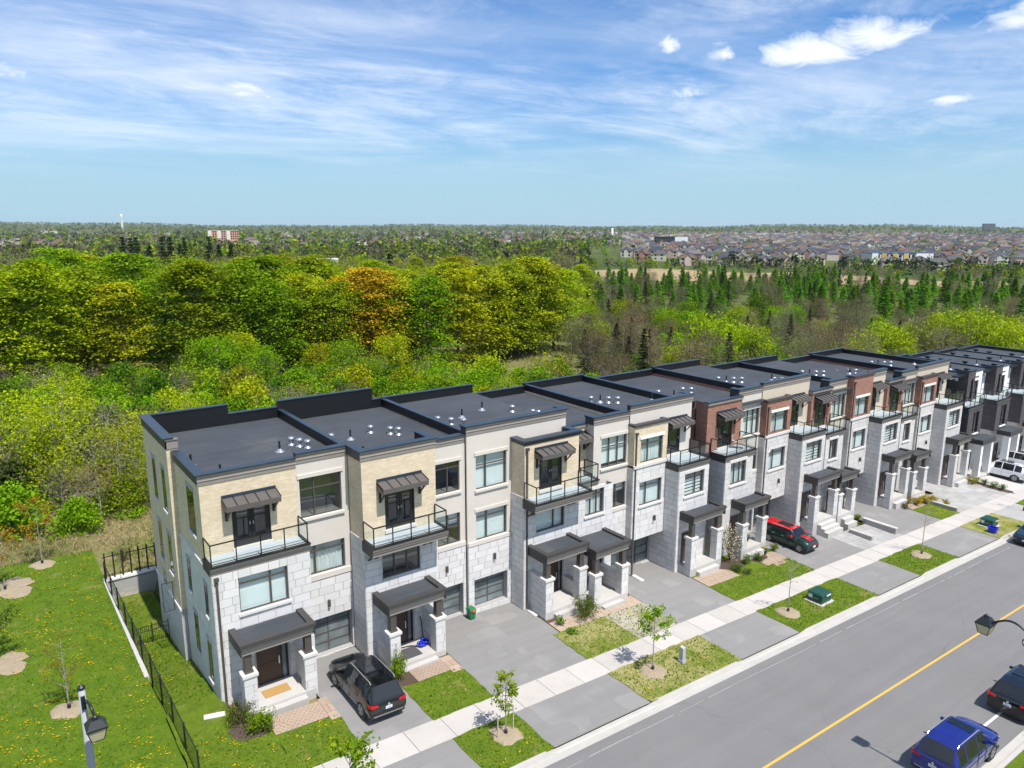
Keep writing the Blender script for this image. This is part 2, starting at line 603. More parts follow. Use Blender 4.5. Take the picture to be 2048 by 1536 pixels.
# ------------------------------------------------------------------ geometry helpers
class MB:
    """collects faces; build() links them as ONE mesh object"""
    def __init__(self):
        self.v, self.f, self.m = [], [], []

    def face(self, pts, m=0):
        b = len(self.v)
        self.v.extend(pts)
        self.f.append(tuple(range(b, b + len(pts))))
        self.m.append(m)
        return self

    def box(self, x0, x1, y0, y1, z0, z1, m=0):
        b = len(self.v)
        self.v += [(x0, y0, z0), (x1, y0, z0), (x1, y1, z0), (x0, y1, z0), (x0, y0, z1), (x1, y0, z1), (x1, y1, z1), (x0, y1, z1)]
        self.f += [tuple(b + i for i in q) for q in ((0, 3, 2, 1), (4, 5, 6, 7), (0, 1, 5, 4), (1, 2, 6, 5), (2, 3, 7, 6), (3, 0, 4, 7))]
        self.m += [m] * 6
        return self

    def hexa(self, p, m=0):
        """8 points: bottom loop then top loop"""
        b = len(self.v)
        self.v += list(p)
        self.f += [tuple(b + i for i in q) for q in ((0, 3, 2, 1), (4, 5, 6, 7), (0, 1, 5, 4), (1, 2, 6, 5), (2, 3, 7, 6), (3, 0, 4, 7))]
        self.m += [m] * 6
        return self

    def prism_x(self, prof, x0, x1, m=0):
        """profile of (y, z) pushed along x"""
        n, b = len(prof), len(self.v)
        self.v += [(x0, y, z) for y, z in prof] + [(x1, y, z) for y, z in prof]
        for i in range(n):
            j = (i + 1) % n
            self.f.append((b + i, b + j, b + n + j, b + n + i))
            self.m.append(m)
        self.f += [tuple(b + i for i in range(n))[::-1], tuple(b + n + i for i in range(n))]
        self.m += [m, m]
        return self

    def prism_y(self, prof, y0, y1, m=0):
        """profile of (x, z) pushed along y"""
        n, b = len(prof), len(self.v)
        self.v += [(x, y0, z) for x, z in prof] + [(x, y1, z) for x, z in prof]
        for i in range(n):
            j = (i + 1) % n
            self.f.append((b + i, b + j, b + n + j, b + n + i))
            self.m.append(m)
        self.f += [tuple(b + i for i in range(n)), tuple(b + n + i for i in range(n))[::-1]]
        self.m += [m, m]
        return self

    def tube(self, pts, rads, n=6, m=0, caps=True):
        """round tube through points"""
        b0 = len(self.v)
        pts = [Vector(p) for p in pts]
        if not isinstance(rads, (list, tuple)):
            rads = [rads] * len(pts)
        for i, p in enumerate(pts):
            d = (pts[min(i + 1, len(pts) - 1)] - pts[max(i - 1, 0)])
            if d.length < 1e-9:
                d = Vector((0, 0, 1))
            d.normalize()
            a = Vector((1, 0, 0)) if abs(d.x) < 0.8 else Vector((0, 1, 0))
            u = d.cross(a).normalized()
            w = d.cross(u)
            for k in range(n):
                t = 2 * math.pi * k / n
                q = p + (u * math.cos(t) + w * math.sin(t)) * rads[i]
                self.v.append((q.x, q.y, q.z))
        for i in range(len(pts) - 1):
            for k in range(n):
                k2 = (k + 1) % n
                self.f.append((b0 + i * n + k, b0 + i * n + k2, b0 + (i + 1) * n + k2, b0 + (i + 1) * n + k))
                self.m.append(m)
        if caps:
            self.f.append(tuple(b0 + k for k in range(n))[::-1])
            self.f.append(tuple(b0 + (len(pts) - 1) * n + k for k in range(n)))
            self.m += [m, m]
        return self

    def lathe(self, c, prof, n=12, m=0):
        """prof of (radius, z) round a vertical axis at c"""
        b = len(self.v)
        for r, z in prof:
            for k in range(n):
                t = 2 * math.pi * k / n
                self.v.append((c[0] + r * math.cos(t), c[1] + r * math.sin(t), c[2] + z))
        for i in range(len(prof) - 1):
            for k in range(n):
                k2 = (k + 1) % n
                self.f.append((b + i * n + k, b + i * n + k2, b + (i + 1) * n + k2, b + (i + 1) * n + k))
                self.m.append(m)
        self.f += [tuple(b + k for k in range(n))[::-1], tuple(b + (len(prof) - 1) * n + k for k in range(n))]
        self.m += [m, m]
        return self

    def mesh(self, name, mats, org=(0, 0, 0), smooth=False):
        me = bpy.data.meshes.new(name)
        ox, oy, oz = org
        me.from_pydata([(x - ox, y - oy, z - oz) for x, y, z in self.v], [], self.f)
        if not isinstance(mats, (list, tuple)):
            mats = [mats]
        for m in mats:
            me.materials.append(MAT[m])
        if len(mats) > 1:
            me.polygons.foreach_set('material_index', self.m)
        if smooth:
            me.polygons.foreach_set('use_smooth', [True] * len(me.polygons))
        me.update()
        return me

    def build(self, name, mats, parent=None, org=None, smooth=False, at_origin=False):
        if org is None:
            org = root_org(parent)
        o = bpy.data.objects.new(name, self.mesh(name, mats, org, smooth))
        COL.objects.link(o)
        o.parent = parent
        if parent is None:
            o.location = org
        return o


def root_org(o):
    if o is None:
        return (0, 0, 0)
    while o.parent is not None:
        o = o.parent
    return tuple(o.location)


def tag(o, label=None, cat=None, group=None, kind=None):
    for k, v in (('label', label), ('category', cat), ('group', group), ('kind', kind)):
        if v:
            o[k] = v
    return o


def thing(name, loc, label, cat, group=None):
    o = bpy.data.objects.new(name, None)
    COL.objects.link(o)
    o.location = loc
    o.empty_display_size = 0.3
    return tag(o, label, cat, group)


def inst(name, me, parent, loc, rot=(0, 0, 0), scale=(1, 1, 1), color=None):
    o = bpy.data.objects.new(name, me)
    COL.objects.link(o)
    o.parent = parent
    o.location = loc
    o.rotation_euler = rot
    o.scale = scale
    if color:
        o.color = (*color, 1)
    return o


def sub(parent, p):
    """world point -> local point of the thing that owns parent"""
    q = root_org(parent)
    return (p[0] - q[0], p[1] - q[1], p[2] - q[2])


def sm(a, b, x):
    t = min(max((x - a) / (b - a), 0.0), 1.0)
    return t * t * (3 - 2 * t)


def gnear(x):
    return -S * min(max(x, -30.0), 150.0)


def gz(x, y):
    """height of the land"""
    n = gnear(x)
    d = math.hypot(x, y)
    w = sm(110.0, 340.0, y) if y > 0 else 0.0
    far = -7.5 + 1.2 * math.sin(x * 0.006 + 1.0) * math.cos(y * 0.005)
    h = n * (1 - w) + far * w
    if d > 1500:
        k = sm(1500, 6500, d)
        az = math.degrees(math.atan2(x, y))
        hill = 24 + 7 * math.sin(az * 0.23 + 0.6) + 4.5 * math.sin(az * 0.71) + 9.0 * math.exp(-((az - 8) / 9.0) ** 2) \
            + 7.0 * math.exp(-((az - 60) / 5.0) ** 2)
        h += k * hill
    return h


def gz_yard(y):
    """the sunk side yard of the end house"""
    return -0.34 - 1.12 * sm(32.0, 43.0, y)
# ------------------------------------------------------------------ land, street, pavements
def fz(x, y):
    """front gardens and drives rise gently to the houses"""
    return gnear(x) + 0.14 * sm(25.9, 31.0, y)


def sheet(name, x0, x1, y0, y1, m, dz, zf=fz, nx=None, ny=None, parent=None, kind='structure', wob=0.0, seed=0):
    nx = nx or max(1, round(abs(x1 - x0) / 1.0))
    ny = ny or max(1, round(abs(y1 - y0) / 0.8))
    rg = random.Random(seed)
    v, f = [], []
    for j in range(ny + 1):
        for i in range(nx + 1):
            x, y = x0 + (x1 - x0) * i / nx, y0 + (y1 - y0) * j / ny
            if wob:
                if i in (0, nx):
                    x += rg.uniform(-wob, wob)
                if j in (0, ny):
                    y += rg.uniform(-wob, wob)
            v.append((x, y, zf(x, y) + dz))
    for j in range(ny):
        for i in range(nx):
            a = j * (nx + 1) + i
            f.append((a, a + 1, a + nx + 2, a + nx + 1))
    mb = MB()
    mb.v, mb.f, mb.m = v, f, [0] * len(f)
    o = mb.build(name, m, parent)
    if parent is None and kind:
        o['kind'] = kind
    return o


def graded(lo, hi, marks, far):
    xs = set(marks)
    x = lo
    while x <= hi:
        xs.add(round(x, 3))
        x += 4.0
    for sgn, start in ((1, hi), (-1, lo)):
        step, x = 5.0, start
        while abs(x) < far:
            x += sgn * step
            xs.add(round(x, 2))
            step *= 1.10
    return sorted(xs)


def ground_sheet():
    xs = graded(-40, 140, (4.95, 5.0, 7.5, 7.55), 11000)
    ys = graded(0, 150, (31.0, 31.05, 48.62, 48.66), 11000)
    nx = len(xs)
    v, f = [], []
    for y in ys:
        for x in xs:
            z = gz(x, y)
            if y < 33.5 and x > 4:
                z -= 0.13
            elif 4.97 < x < 7.6 and 31.02 < y < 48.64:
                z = gz_yard(y) - 0.3
            elif y < 33.5:
                z -= 0.05
            v.append((x, y, z))
    for j in range(len(ys) - 1):
        for i in range(nx - 1):
            a = j * nx + i
            f.append((a, a + 1, a + nx + 1, a + nx))
    mb = MB()
    mb.v, mb.f, mb.m = v, f, [0] * len(f)
    o = mb.build('ground', 'wild_ground')
    o['kind'] = 'structure'


ground_sheet()
sheet('road', -60, 150, 10.45, 20.85, 'road', -0.105, ny=4, nx=105)
sheet('road_marking', -60, 150, 15.63, 15.74, 'line_yellow', -0.101, ny=1, nx=105)


def seam_line():
    """pale tar seam along the edge of the new asphalt"""
    rg = random.Random(4)
    mb = MB()
    x = -20.0
    while x < 110:
        L = rg.uniform(0.5, 2.2)
        w = rg.uniform(0.012, 0.028)
        y = 20.28 + 0.02 * math.sin(x * 0.7)
        mb.face([(x, y - w, gnear(x) - 0.1), (x + L, y - w, gnear(x + L) - 0.1), (x + L, y + w, gnear(x + L) - 0.1), (x, y + w, gnear(x) - 0.1)])
        x += L + rg.choice((0.0, 0.05, 0.4))
    mb.build('road_seam', 'seam_white')['kind'] = 'structure'


seam_line()
sheet('parking_line', 34.2, 46.0, 11.60, 11.72, 'line_white', -0.100, ny=1)

DRIVES = [(11.35, 14.80), (18.08, 24.05), (31.0, 36.35), (45.05, 50.70), (56.45, 63.55), (69.7, 74.7), (80.6, 86.0), (93.5, 99.0)]


def kerb_mesh(name, yk, yg, flip=1):
    """kerb with gutter pan, lowered where drives cross; flip=-1 for the far side"""
    mb = MB()
    x = -60.0
    w = 0.25 * flip
    cuts = sorted({-60.0, 150.0, *[a for d in DRIVES for a in (d[0] - 0.5, d[0] + 0.1, d[1] - 0.1, d[1] + 0.5)]}) if flip == 1 else [-60.0, 150.0]

    def top(x):
        if flip == 1:
            for a, b in DRIVES:
                if a <= x <= b:
                    return -0.075
        return 0.03
    pts = []
    for a, b in zip(cuts[:-1], cuts[1:]):
        n = max(1, round((b - a) / 4.0))
        pts += [a + (b - a) * i / n for i in range(n)]
    pts.append(cuts[-1])
    for a, b in zip(pts[:-1], pts[1:]):
        za, zb = gnear(a), gnear(b)
        ta, tb = top(a), top(b)
        lo, hi = -0.115, None
        y0, y1, y2 = yk, yk - w, yg
        # back, top, face, gutter pan
        mb.face([(a, y0, za - 0.3), (b, y0, zb - 0.3), (b, y0, zb + tb), (a, y0, za + ta)])
        mb.face([(a, y0, za + ta), (b, y0, zb + tb), (b, y1 + 0.05 * flip, zb + tb), (a, y1 + 0.05 * flip, za + ta)])
        mb.face([(a, y1 + 0.05 * flip, za + ta), (b, y1 + 0.05 * flip, zb + tb), (b, y1, zb + lo), (a, y1, za + lo)])
        mb.face([(a, y1, za + lo), (b, y1, zb + lo), (b, y2, zb - 0.098), (a, y2, za - 0.098)])
        mb.face([(a, y2, za - 0.098), (b, y2, zb - 0.098), (b, y2, zb - 0.3), (a, y2, za - 0.3)])
    mb.build(name, 'kerb_concrete')['kind'] = 'structure'


kerb_mesh('kerb', 21.46, 20.82)
kerb_mesh('kerb', 9.85, 10.47, -1)
sheet('lawn', -60, 150, 4.0, 9.84, 'lawn_front', 0.01, ny=4, nx=100)


def sidewalk():
    base = sheet('sidewalk', -60, 150, 24.36, 25.88, 'joint', -0.02, ny=1, nx=100)
    x, rg = -9.0, random.Random(2)
    L = 1.85
    while x < 112:
        g = 0.011
        a, b = x + g, x + L - g
        d = rg.uniform(-0.004, 0.006)
        mb = MB().hexa([(a, 24.355, gnear(a) - 0.1), (b, 24.355, gnear(b) - 0.1), (b, 25.885, gnear(b) - 0.1), (a, 25.885, gnear(a) - 0.1),
                        (a, 24.355, gnear(a) + 0.012 + d), (b, 24.355, gnear(b) + 0.012 + d), (b, 25.885, gnear(b) + 0.018 + d), (a, 25.885, gnear(a) + 0.018 + d)])
        mb.build('slab', 'sidewalk', base)
        x += L
    mb = MB().hexa([(-60, 24.36, gnear(-60)), (-9, 24.36, gnear(-9)), (-9, 25.88, gnear(-9)), (-60, 25.88, gnear(-60)),
                    (-60, 24.36, gnear(-60) + 0.015), (-9, 24.36, gnear(-9) + 0.015), (-9, 25.88, gnear(-9) + 0.015), (-60, 25.88, gnear(-60) + 0.015)])
    mb.build('slab', 'sidewalk', base)


sidewalk()
# boulevard strip between pavement and kerb: aprons and grass
prev = -60.0
LAWN_RECTS = []
for i, (a, b) in enumerate(DRIVES):
    sheet('driveway_apron', a, b, 21.45, 24.37, 'driveway' if i not in (5, 6, 7) else 'paver_pale', -0.004, ny=4)
    m = ('lawn_front', 'lawn_front', 'lawn_dry', 'lawn_front', 'lawn_front', 'lawn_dry', 'lawn_front', 'lawn_front')[i]
    sheet('boulevard_lawn', prev - 0.02, a + 0.02, 21.44, 24.38, m, 0.022, wob=0.05, seed=i, nx=max(2, round((a - prev) / 0.35)))
    LAWN_RECTS.append((prev, a, 21.5, 24.3))
    prev = b
sheet('boulevard_lawn', prev, 150, 21.44, 24.38, 'lawn_front', 0.022)
# drives up to the garages
for i, (a, b, y1) in enumerate(((11.12, 14.75, 33.6), (18.05, 24.55, 33.5), (31.0, 36.40, 33.2), (45.05, 51.6, 33.2), (57.3, 63.9, 33.2))):
    sheet('driveway', a, b, 25.88, y1, 'driveway', -0.004)
# front lawns: rectangles x0, x1, y0, y1, material
FRONT = [(5.0, 8.56, 25.87, 30.4, 'lawn_front'), (8.54, 11.37, 25.87, 28.53, 'lawn_front'), (14.73, 18.07, 25.87, 28.75, 'lawn_front'), (24.03, 27.9, 25.87, 28.75, 'lawn_dry'),
         (27.9, 31.02, 25.87, 28.75, 'lawn_gravel'), (36.38, 45.07, 25.87, 28.0, 'lawn_front'), (63.88, 67.2, 25.87, 28.4, 'lawn_front')]
for k, (a, b, c, d, m) in enumerate(FRONT):
    sheet('front_lawn', a, b, c, d, m, 0.03, wob=0.05, seed=40 + k, nx=max(2, round((b - a) / 0.4)), ny=max(2, round((d - c) / 0.4)))
    LAWN_RECTS.append((a, b, c, d))
sheet('front_lawn', 36.38, 45.07, 28.0, 30.9, 'lawn_front', 0.026)
sheet('front_lawn', 14.73, 18.1, 28.75, 31.6, 'soil', 0.02)
sheet('front_lawn', 24.5, 31.1, 28.75, 31.6, 'soil', 0.02)
sheet('front_lawn', 5.0, 7.4, 30.4, 32.4, 'lawn_front', 0.03)


def yard():
    def zf(x, y):
        return gz_yard(y)
    sheet('side_yard_lawn', 5.0, 7.42, 32.3, 48.3, 'lawn_front', 0.02, zf, nx=5, ny=36)


yard()
# the mown park left of the fence
sheet('park_lawn', -70, 5.02, -5.0, 24.37, 'lawn_park', 0.03, lambda x, y: gnear(x), nx=50, ny=30)
sheet('park_lawn', -70, 4.98, 25.87, 54.0, 'lawn_park', 0.03, lambda x, y: gnear(x), nx=50, ny=30)
LAWN_RECTS += [(-12.0, 4.9, 26.0, 54.0), (5.1, 7.2, 33.0, 47.5)]


def pavers(name, x0, x1, y0, y1, px, py, m, dz=0.03, single=False, zf=fz):
    """paved area: pieces with open joints on a joint bed"""
    base = sheet(name, x0, x1, y0, y1, 'joint', dz - 0.03, zf, nx=max(2, round((x1 - x0))), ny=max(2, round(y1 - y0)))
    rg = random.Random(int(x0 * 10))
    nx, ny = max(1, round((x1 - x0) / px)), max(1, round((y1 - y0) / py))
    w, h = (x1 - x0) / nx, (y1 - y0) / ny
    joined = MB()
    for j in range(ny):
        off = (w / 2) if j % 2 else 0.0
        for i in range(nx + (1 if off else 0)):
            a, b = max(x0, x0 + i * w - off) + 0.008, min(x1, x0 + (i + 1) * w - off) - 0.008
            if b - a < 0.05:
                continue
            c, d = y0 + j * h + 0.008, y0 + (j + 1) * h - 0.008
            e = rg.uniform(-0.004, 0.004)
            p = [(a, c, zf(a, c) + dz - 0.06), (b, c, zf(b, c) + dz - 0.06), (b, d, zf(b, d) + dz - 0.06), (a, d, zf(a, d) + dz - 0.06),
                 (a, c, zf(a, c) + dz + e), (b, c, zf(b, c) + dz + e), (b, d, zf(b, d) + dz + e), (a, d, zf(a, d) + dz + e)]
            if single:
                MB().hexa(p).build('paver', m, base)
            else:
                joined.hexa(p)
    if not single:
        joined.build('pavers', m, base)['kind'] = 'stuff'
    return base


pavers('garden_path', 8.55, 10.95, 28.55, 29.80, 0.24, 0.14, 'paver_tan')
pavers('garden_path', 10.95, 11.40, 28.25, 29.95, 0.45, 0.57, 'paver_tan', 0.032, True)
pavers('garden_path', 15.6, 17.45, 28.75, 29.85, 0.24, 0.14, 'paver_tan')
pavers('garden_path', 17.45, 18.06, 28.5, 29.95, 0.6, 0.5, 'paver_tan', 0.032, True)
pavers('garden_path', 24.55, 31.05, 28.7, 29.75, 0.5, 0.5, 'paver_tan', 0.03)
pavers('garden_path', 36.4, 39.6, 28.0, 29.35, 0.5, 0.45, 'paver_tan', 0.032)
pavers('garden_path', 42.6, 45.05, 27.6, 29.3, 0.6, 0.5, 'paver_tan', 0.032)
pavers('garden_path', 51.6, 57.3, 25.88, 28.75, 0.95, 0.72, 'paver_pale', 0.0, True)
pavers('garden_path', 64.0, 66.6, 28.4, 29.3, 0.6, 0.5, 'paver_tan', 0.03)
pavers('slab_driveway', 67.2, 77.6, 25.88, 29.6, 1.25, 0.72, 'paver_pale', 0.0, True)
pavers('slab_driveway', 70.6, 74.0, 29.6, 33.2, 1.25, 0.72, 'paver_pale', 0.0, True)
pavers('slab_driveway', 78.6, 112.0, 25.88, 33.0, 2.4, 1.8, 'concrete', 0.0, True)
# ------------------------------------------------------------------ pieces of the townhouses
CUBE = MB().box(0, 1, 0, 1, 0, 1).mesh('stone_block', 'stone')


def cut(rect, holes):
    """rectangle minus rectangles -> rectangles"""
    out = [rect]
    for h in holes:
        nxt = []
        for r in out:
            x0, x1, z0, z1 = r
            a0, a1, b0, b1 = max(x0, h[0]), min(x1, h[1]), max(z0, h[2]), min(z1, h[3])
            if a0 >= a1 or b0 >= b1:
                nxt.append(r)
                continue
            if a0 > x0:
                nxt.append((x0, a0, z0, z1))
            if a1 < x1:
                nxt.append((a1, x1, z0, z1))
            if b0 > z0:
                nxt.append((a0, a1, z0, b0))
            if b1 < z1:
                nxt.append((a0, a1, b1, z1))
        out = nxt
    return [r for r in out if r[1] - r[0] > 0.05 and r[3] - r[2] > 0.05]


def blocks(x0, x1, z0, z1, holes, rg, course=0.40, length=0.80):
    """running bond of stone blocks, cut round the openings"""
    res = []
    n = max(1, round((z1 - z0) / course))
    h = (z1 - z0) / n
    for i in range(n):
        x = x0 - (length * 0.5 if i % 2 else 0.0) - rg.choice((0, 0.12))
        while x < x1:
            w = length if rg.random() < 0.72 else length * 0.62
            a, b = max(x, x0), min(x + w, x1)
            x += w
            if b - a < 0.06:
                continue
            for r in cut((a, b, z0 + i * h, z0 + (i + 1) * h), holes):
                res.append(r)
    return res


class Stone:
    """stone facing of one house: block objects, or one joined part for the far houses"""
    def __init__(self, root, single, seed, material='stone_joined'):
        self.root, self.single, self.rg = root, single, random.Random(seed)
        self.mb, self.rv, self.count = MB(), [], 0
        self.material = material

    def add(self, face, plane, x0, x1, z0, z1, holes=(), single=None):
        g = 0.010
        for r in blocks(x0, x1, z0, z1, holes, self.rg):
            t = 0.030 + self.rg.uniform(-0.004, 0.006)
            a, b, c, d = r[0] + g, r[1] - g, r[2] + g, r[3] - g
            if face == 'front':
                lo, hi = (a, plane - t, c), (b, plane, d)
            else:
                lo, hi = (plane - t, a, c), (plane, b, d)
            use = self.single if single is None else (single and self.single)
            if use and self.count < 298 and (b - a) * (d - c) > 0.04:
                self.count += 1
                inst('stone_block', CUBE, self.root, sub(self.root, lo), (0, 0, 0), (hi[0] - lo[0], hi[1] - lo[1], hi[2] - lo[2]))
            else:
                self.mb.box(lo[0], hi[0], lo[1], hi[1], lo[2], hi[2])
                self.rv += [self.rg.random()] * 6

    def finish(self):
        if self.mb.f:
            o = self.mb.build('stone_blocks', self.material, self.root)
            at = o.data.attributes.new('rnd', 'FLOAT', 'FACE')
            at.data.foreach_set('value', self.rv)
            o['kind'] = 'stuff'


def front_wall(root, Y, x0, x1, z0, z1, holes, m, back=None, reveal=0.16, name='wall', room=True):
    """wall facing the street with real openings, reveals and dim rooms behind them"""
    mb = MB()
    xs = sorted({x0, x1, *[min(max(h[i], x0), x1) for h in holes for i in (0, 1)]})
    zs = sorted({z0, z1, *[min(max(h[i], z0), z1) for h in holes for i in (2, 3)]})
    for i in range(len(xs) - 1):
        for j in range(len(zs) - 1):
            cx, cz = (xs[i] + xs[i + 1]) / 2, (zs[j] + zs[j + 1]) / 2
            if any(h[0] < cx < h[1] and h[2] < cz < h[3] for h in holes):
                continue
            mb.face([(xs[i], Y, zs[j]), (xs[i + 1], Y, zs[j]), (xs[i + 1], Y, zs[j + 1]), (xs[i], Y, zs[j + 1])])
    for (a, b, c, d) in holes:
        e = Y + reveal
        mb.face([(a, Y, c), (a, e, c), (a, e, d), (a, Y, d)])
        mb.face([(b, e, c), (b, Y, c), (b, Y, d), (b, e, d)])
        mb.face([(a, Y, c), (b, Y, c), (b, e, c), (a, e, c)])
        mb.face([(a, e, d), (b, e, d), (b, Y, d), (a, Y, d)])
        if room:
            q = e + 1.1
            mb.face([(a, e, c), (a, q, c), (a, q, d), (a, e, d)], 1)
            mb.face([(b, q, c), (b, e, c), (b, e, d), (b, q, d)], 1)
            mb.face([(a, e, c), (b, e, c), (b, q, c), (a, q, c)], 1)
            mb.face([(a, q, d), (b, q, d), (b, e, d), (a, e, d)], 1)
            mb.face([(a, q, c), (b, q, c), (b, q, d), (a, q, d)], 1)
    # returns to the body behind
    if back is not None:
        mb.face([(x0, Y, z0), (x0, back, z0), (x0, back, z1), (x0, Y, z1)])
        mb.face([(x1, back, z0), (x1, Y, z0), (x1, Y, z1), (x1, back, z1)])
        mb.face([(x0, Y, z0), (x1, Y, z0), (x1, back, z0), (x0, back, z0)])
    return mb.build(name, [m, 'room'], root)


def window(root, Y, x0, x1, z0, z1, cols=(0.36,), transom=0.26, blind='blind', sill='precast', lintel=None, frame='bronze', rows=(), low=None):
    """window: frame with mullions; panes, blind, sill and lintel hang under it"""
    e, t = Y + 0.09, 0.055
    mb = MB()
    mb.box(x0, x1, e, e + 0.07, z0, z0 + t)
    mb.box(x0, x1, e, e + 0.07, z1 - t, z1)
    mb.box(x0, x0 + t, e, e + 0.07, z0 + t, z1 - t)
    mb.box(x1 - t, x1, e, e + 0.07, z0 + t, z1 - t)
    hs = [z0 + t]
    if low:
        hs.append(z0 + (z1 - z0) * low)
    if transom:
        hs.append(z1 - (z1 - z0) * transom)
    hs.append(z1 - t)
    vs = [x0 + t] + [x0 + (x1 - x0) * c for c in cols] + [x1 - t]
    for h in hs[1:-1]:
        mb.box(x0 + t, x1 - t, e + 0.004, e + 0.066, h - 0.032, h + 0.032)
    for v in vs[1:-1]:
        mb.box(v - 0.036, v + 0.036, e - 0.004, e + 0.074, z0 + t, z1 - t)
    w = mb.build('window', frame, root)
    for i in range(len(vs) - 1):
        for j in range(len(hs) - 1):
            p = MB().face([(vs[i], e + 0.035, hs[j]), (vs[i + 1], e + 0.035, hs[j]), (vs[i + 1], e + 0.035, hs[j + 1]), (vs[i], e + 0.035, hs[j + 1])])
            p.build('pane', 'glass', w)
    rg = random.Random(int(x0 * 100 + z0 * 10))
    if blind == 'blind':
        k = rg.choice((0.0, 0.0, 0.0, 0.12))
        MB().box(x0 + 0.03, x1 - 0.03, e + 0.16, e + 0.175, z0 + (z1 - z0) * k, z1 - 0.01).build('blind', 'blind', w)
    elif blind == 'half':
        MB().box(x0 + 0.03, x1 - 0.03, e + 0.16, e + 0.175, z0 + (z1 - z0) * 0.62, z1 - 0.01).build('blind', 'blind', w)
    elif blind == 'stripe':
        b = MB()
        n = 7
        h = (z1 - z0) / n
        for i in range(n):
            b.box(x0 + 0.03, x1 - 0.03, e + 0.16, e + 0.17, z0 + i * h + 0.01, z0 + (i + 0.72) * h)
        b.build('blind', 'blind', w)
    elif blind == 'curtain':
        b = MB()
        n = 30
        q = None
        for i in range(n + 1):
            x = x0 + 0.03 + (x1 - x0 - 0.06) * i / n
            y = e + 0.22 + 0.045 * math.sin(i * 1.9)
            if q:
                b.face([(q[0], q[1], z0), (x, y, z0), (x, y, z1), (q[0], q[1], z1)])
            q = (x, y)
        b.build('curtain', 'curtain', w, smooth=True)
    if sill:
        MB().box(x0 - 0.09, x1 + 0.09, Y - 0.11, Y + 0.09, z0 - 0.13, z0 - 0.002).build('sill', sill, w)
    if lintel:
        MB().box(x0 - 0.10, x1 + 0.10, Y - 0.055, Y + 0.088, z1 + 0.002, z1 + 0.19).build('lintel', lintel, w)
    return w


def side_window(root, X, y0, y1, z0, z1):
    """narrow window in the gable end, facing -x"""
    mb = MB()
    t = 0.05
    mb.box(X - 0.012, X + 0.03, y0, y1, z0, z0 + t).box(X - 0.012, X + 0.03, y0, y1, z1 - t, z1)
    mb.box(X - 0.012, X + 0.03, y0, y0 + t, z0 + t, z1 - t).box(X - 0.012, X + 0.03, y1 - t, y1, z0 + t, z1 - t)
    w = mb.build('window', 'bronze', root)
    MB().box(X - 0.006, X + 0.01, y0 + t, y1 - t, z0 + t, z1 - t).build('pane', 'car_glass', w)
    MB().box(X - 0.09, X + 0.02, y0 - 0.05, y1 + 0.05, z0 - 0.10, z0 - 0.002).build('sill', 'precast', w)
    MB().box(X - 0.035, X + 0.02, y0 - 0.05, y1 + 0.05, z1 + 0.002, z1 + 0.2).build('lintel', 'mortar', w)


def cornice(root, Y, x0, x1, z0, z1, back=0.5, left=None, right=None, m='cornice', cap=True, proud=0.10):
    """moulded cornice along the front with a metal coping; left/right: depth of a return along the side"""
    h = z1 - z0
    prof = [(Y, z0), (Y - 0.035, z0), (Y - 0.035, z0 + h * 0.36), (Y - 0.065, z0 + h * 0.40), (Y - 0.065, z0 + h * 0.46),
            (Y - 0.045, z0 + h * 0.50), (Y - 0.045, z0 + h * 0.80), (Y - proud, z0 + h * 0.84), (Y - proud, z1), (Y, z1)]
    xa = x0 - (0.05 if left else 0.0)
    xb = x1 + (0.05 if right else 0.0)
    MB().prism_x(prof, xa, xb).build('cornice', m, root)
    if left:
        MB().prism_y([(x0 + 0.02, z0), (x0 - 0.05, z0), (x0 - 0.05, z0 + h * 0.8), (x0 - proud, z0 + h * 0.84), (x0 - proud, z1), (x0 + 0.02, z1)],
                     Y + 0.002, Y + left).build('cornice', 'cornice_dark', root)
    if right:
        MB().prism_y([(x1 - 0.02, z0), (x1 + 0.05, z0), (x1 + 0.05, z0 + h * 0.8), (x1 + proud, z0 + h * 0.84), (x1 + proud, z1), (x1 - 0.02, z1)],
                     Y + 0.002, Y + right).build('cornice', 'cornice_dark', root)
    if cap:
        o = proud + 0.035
        MB().box(x0 - (o if left else 0.0), x1 + (o if right else 0.0), Y - o, Y + 0.30, z1 + 0.001, z1 + 0.065).build('coping', 'coping', root)
        if left:
            MB().box(x0 - o, x0 + 0.32, Y + 0.301, Y + left, z1 + 0.001, z1 + 0.062).build('coping', 'coping', root)
        if right:
            MB().box(x1 - 0.32, x1 + o, Y + 0.301, Y + right, z1 + 0.001, z1 + 0.062).build('coping', 'coping', root)


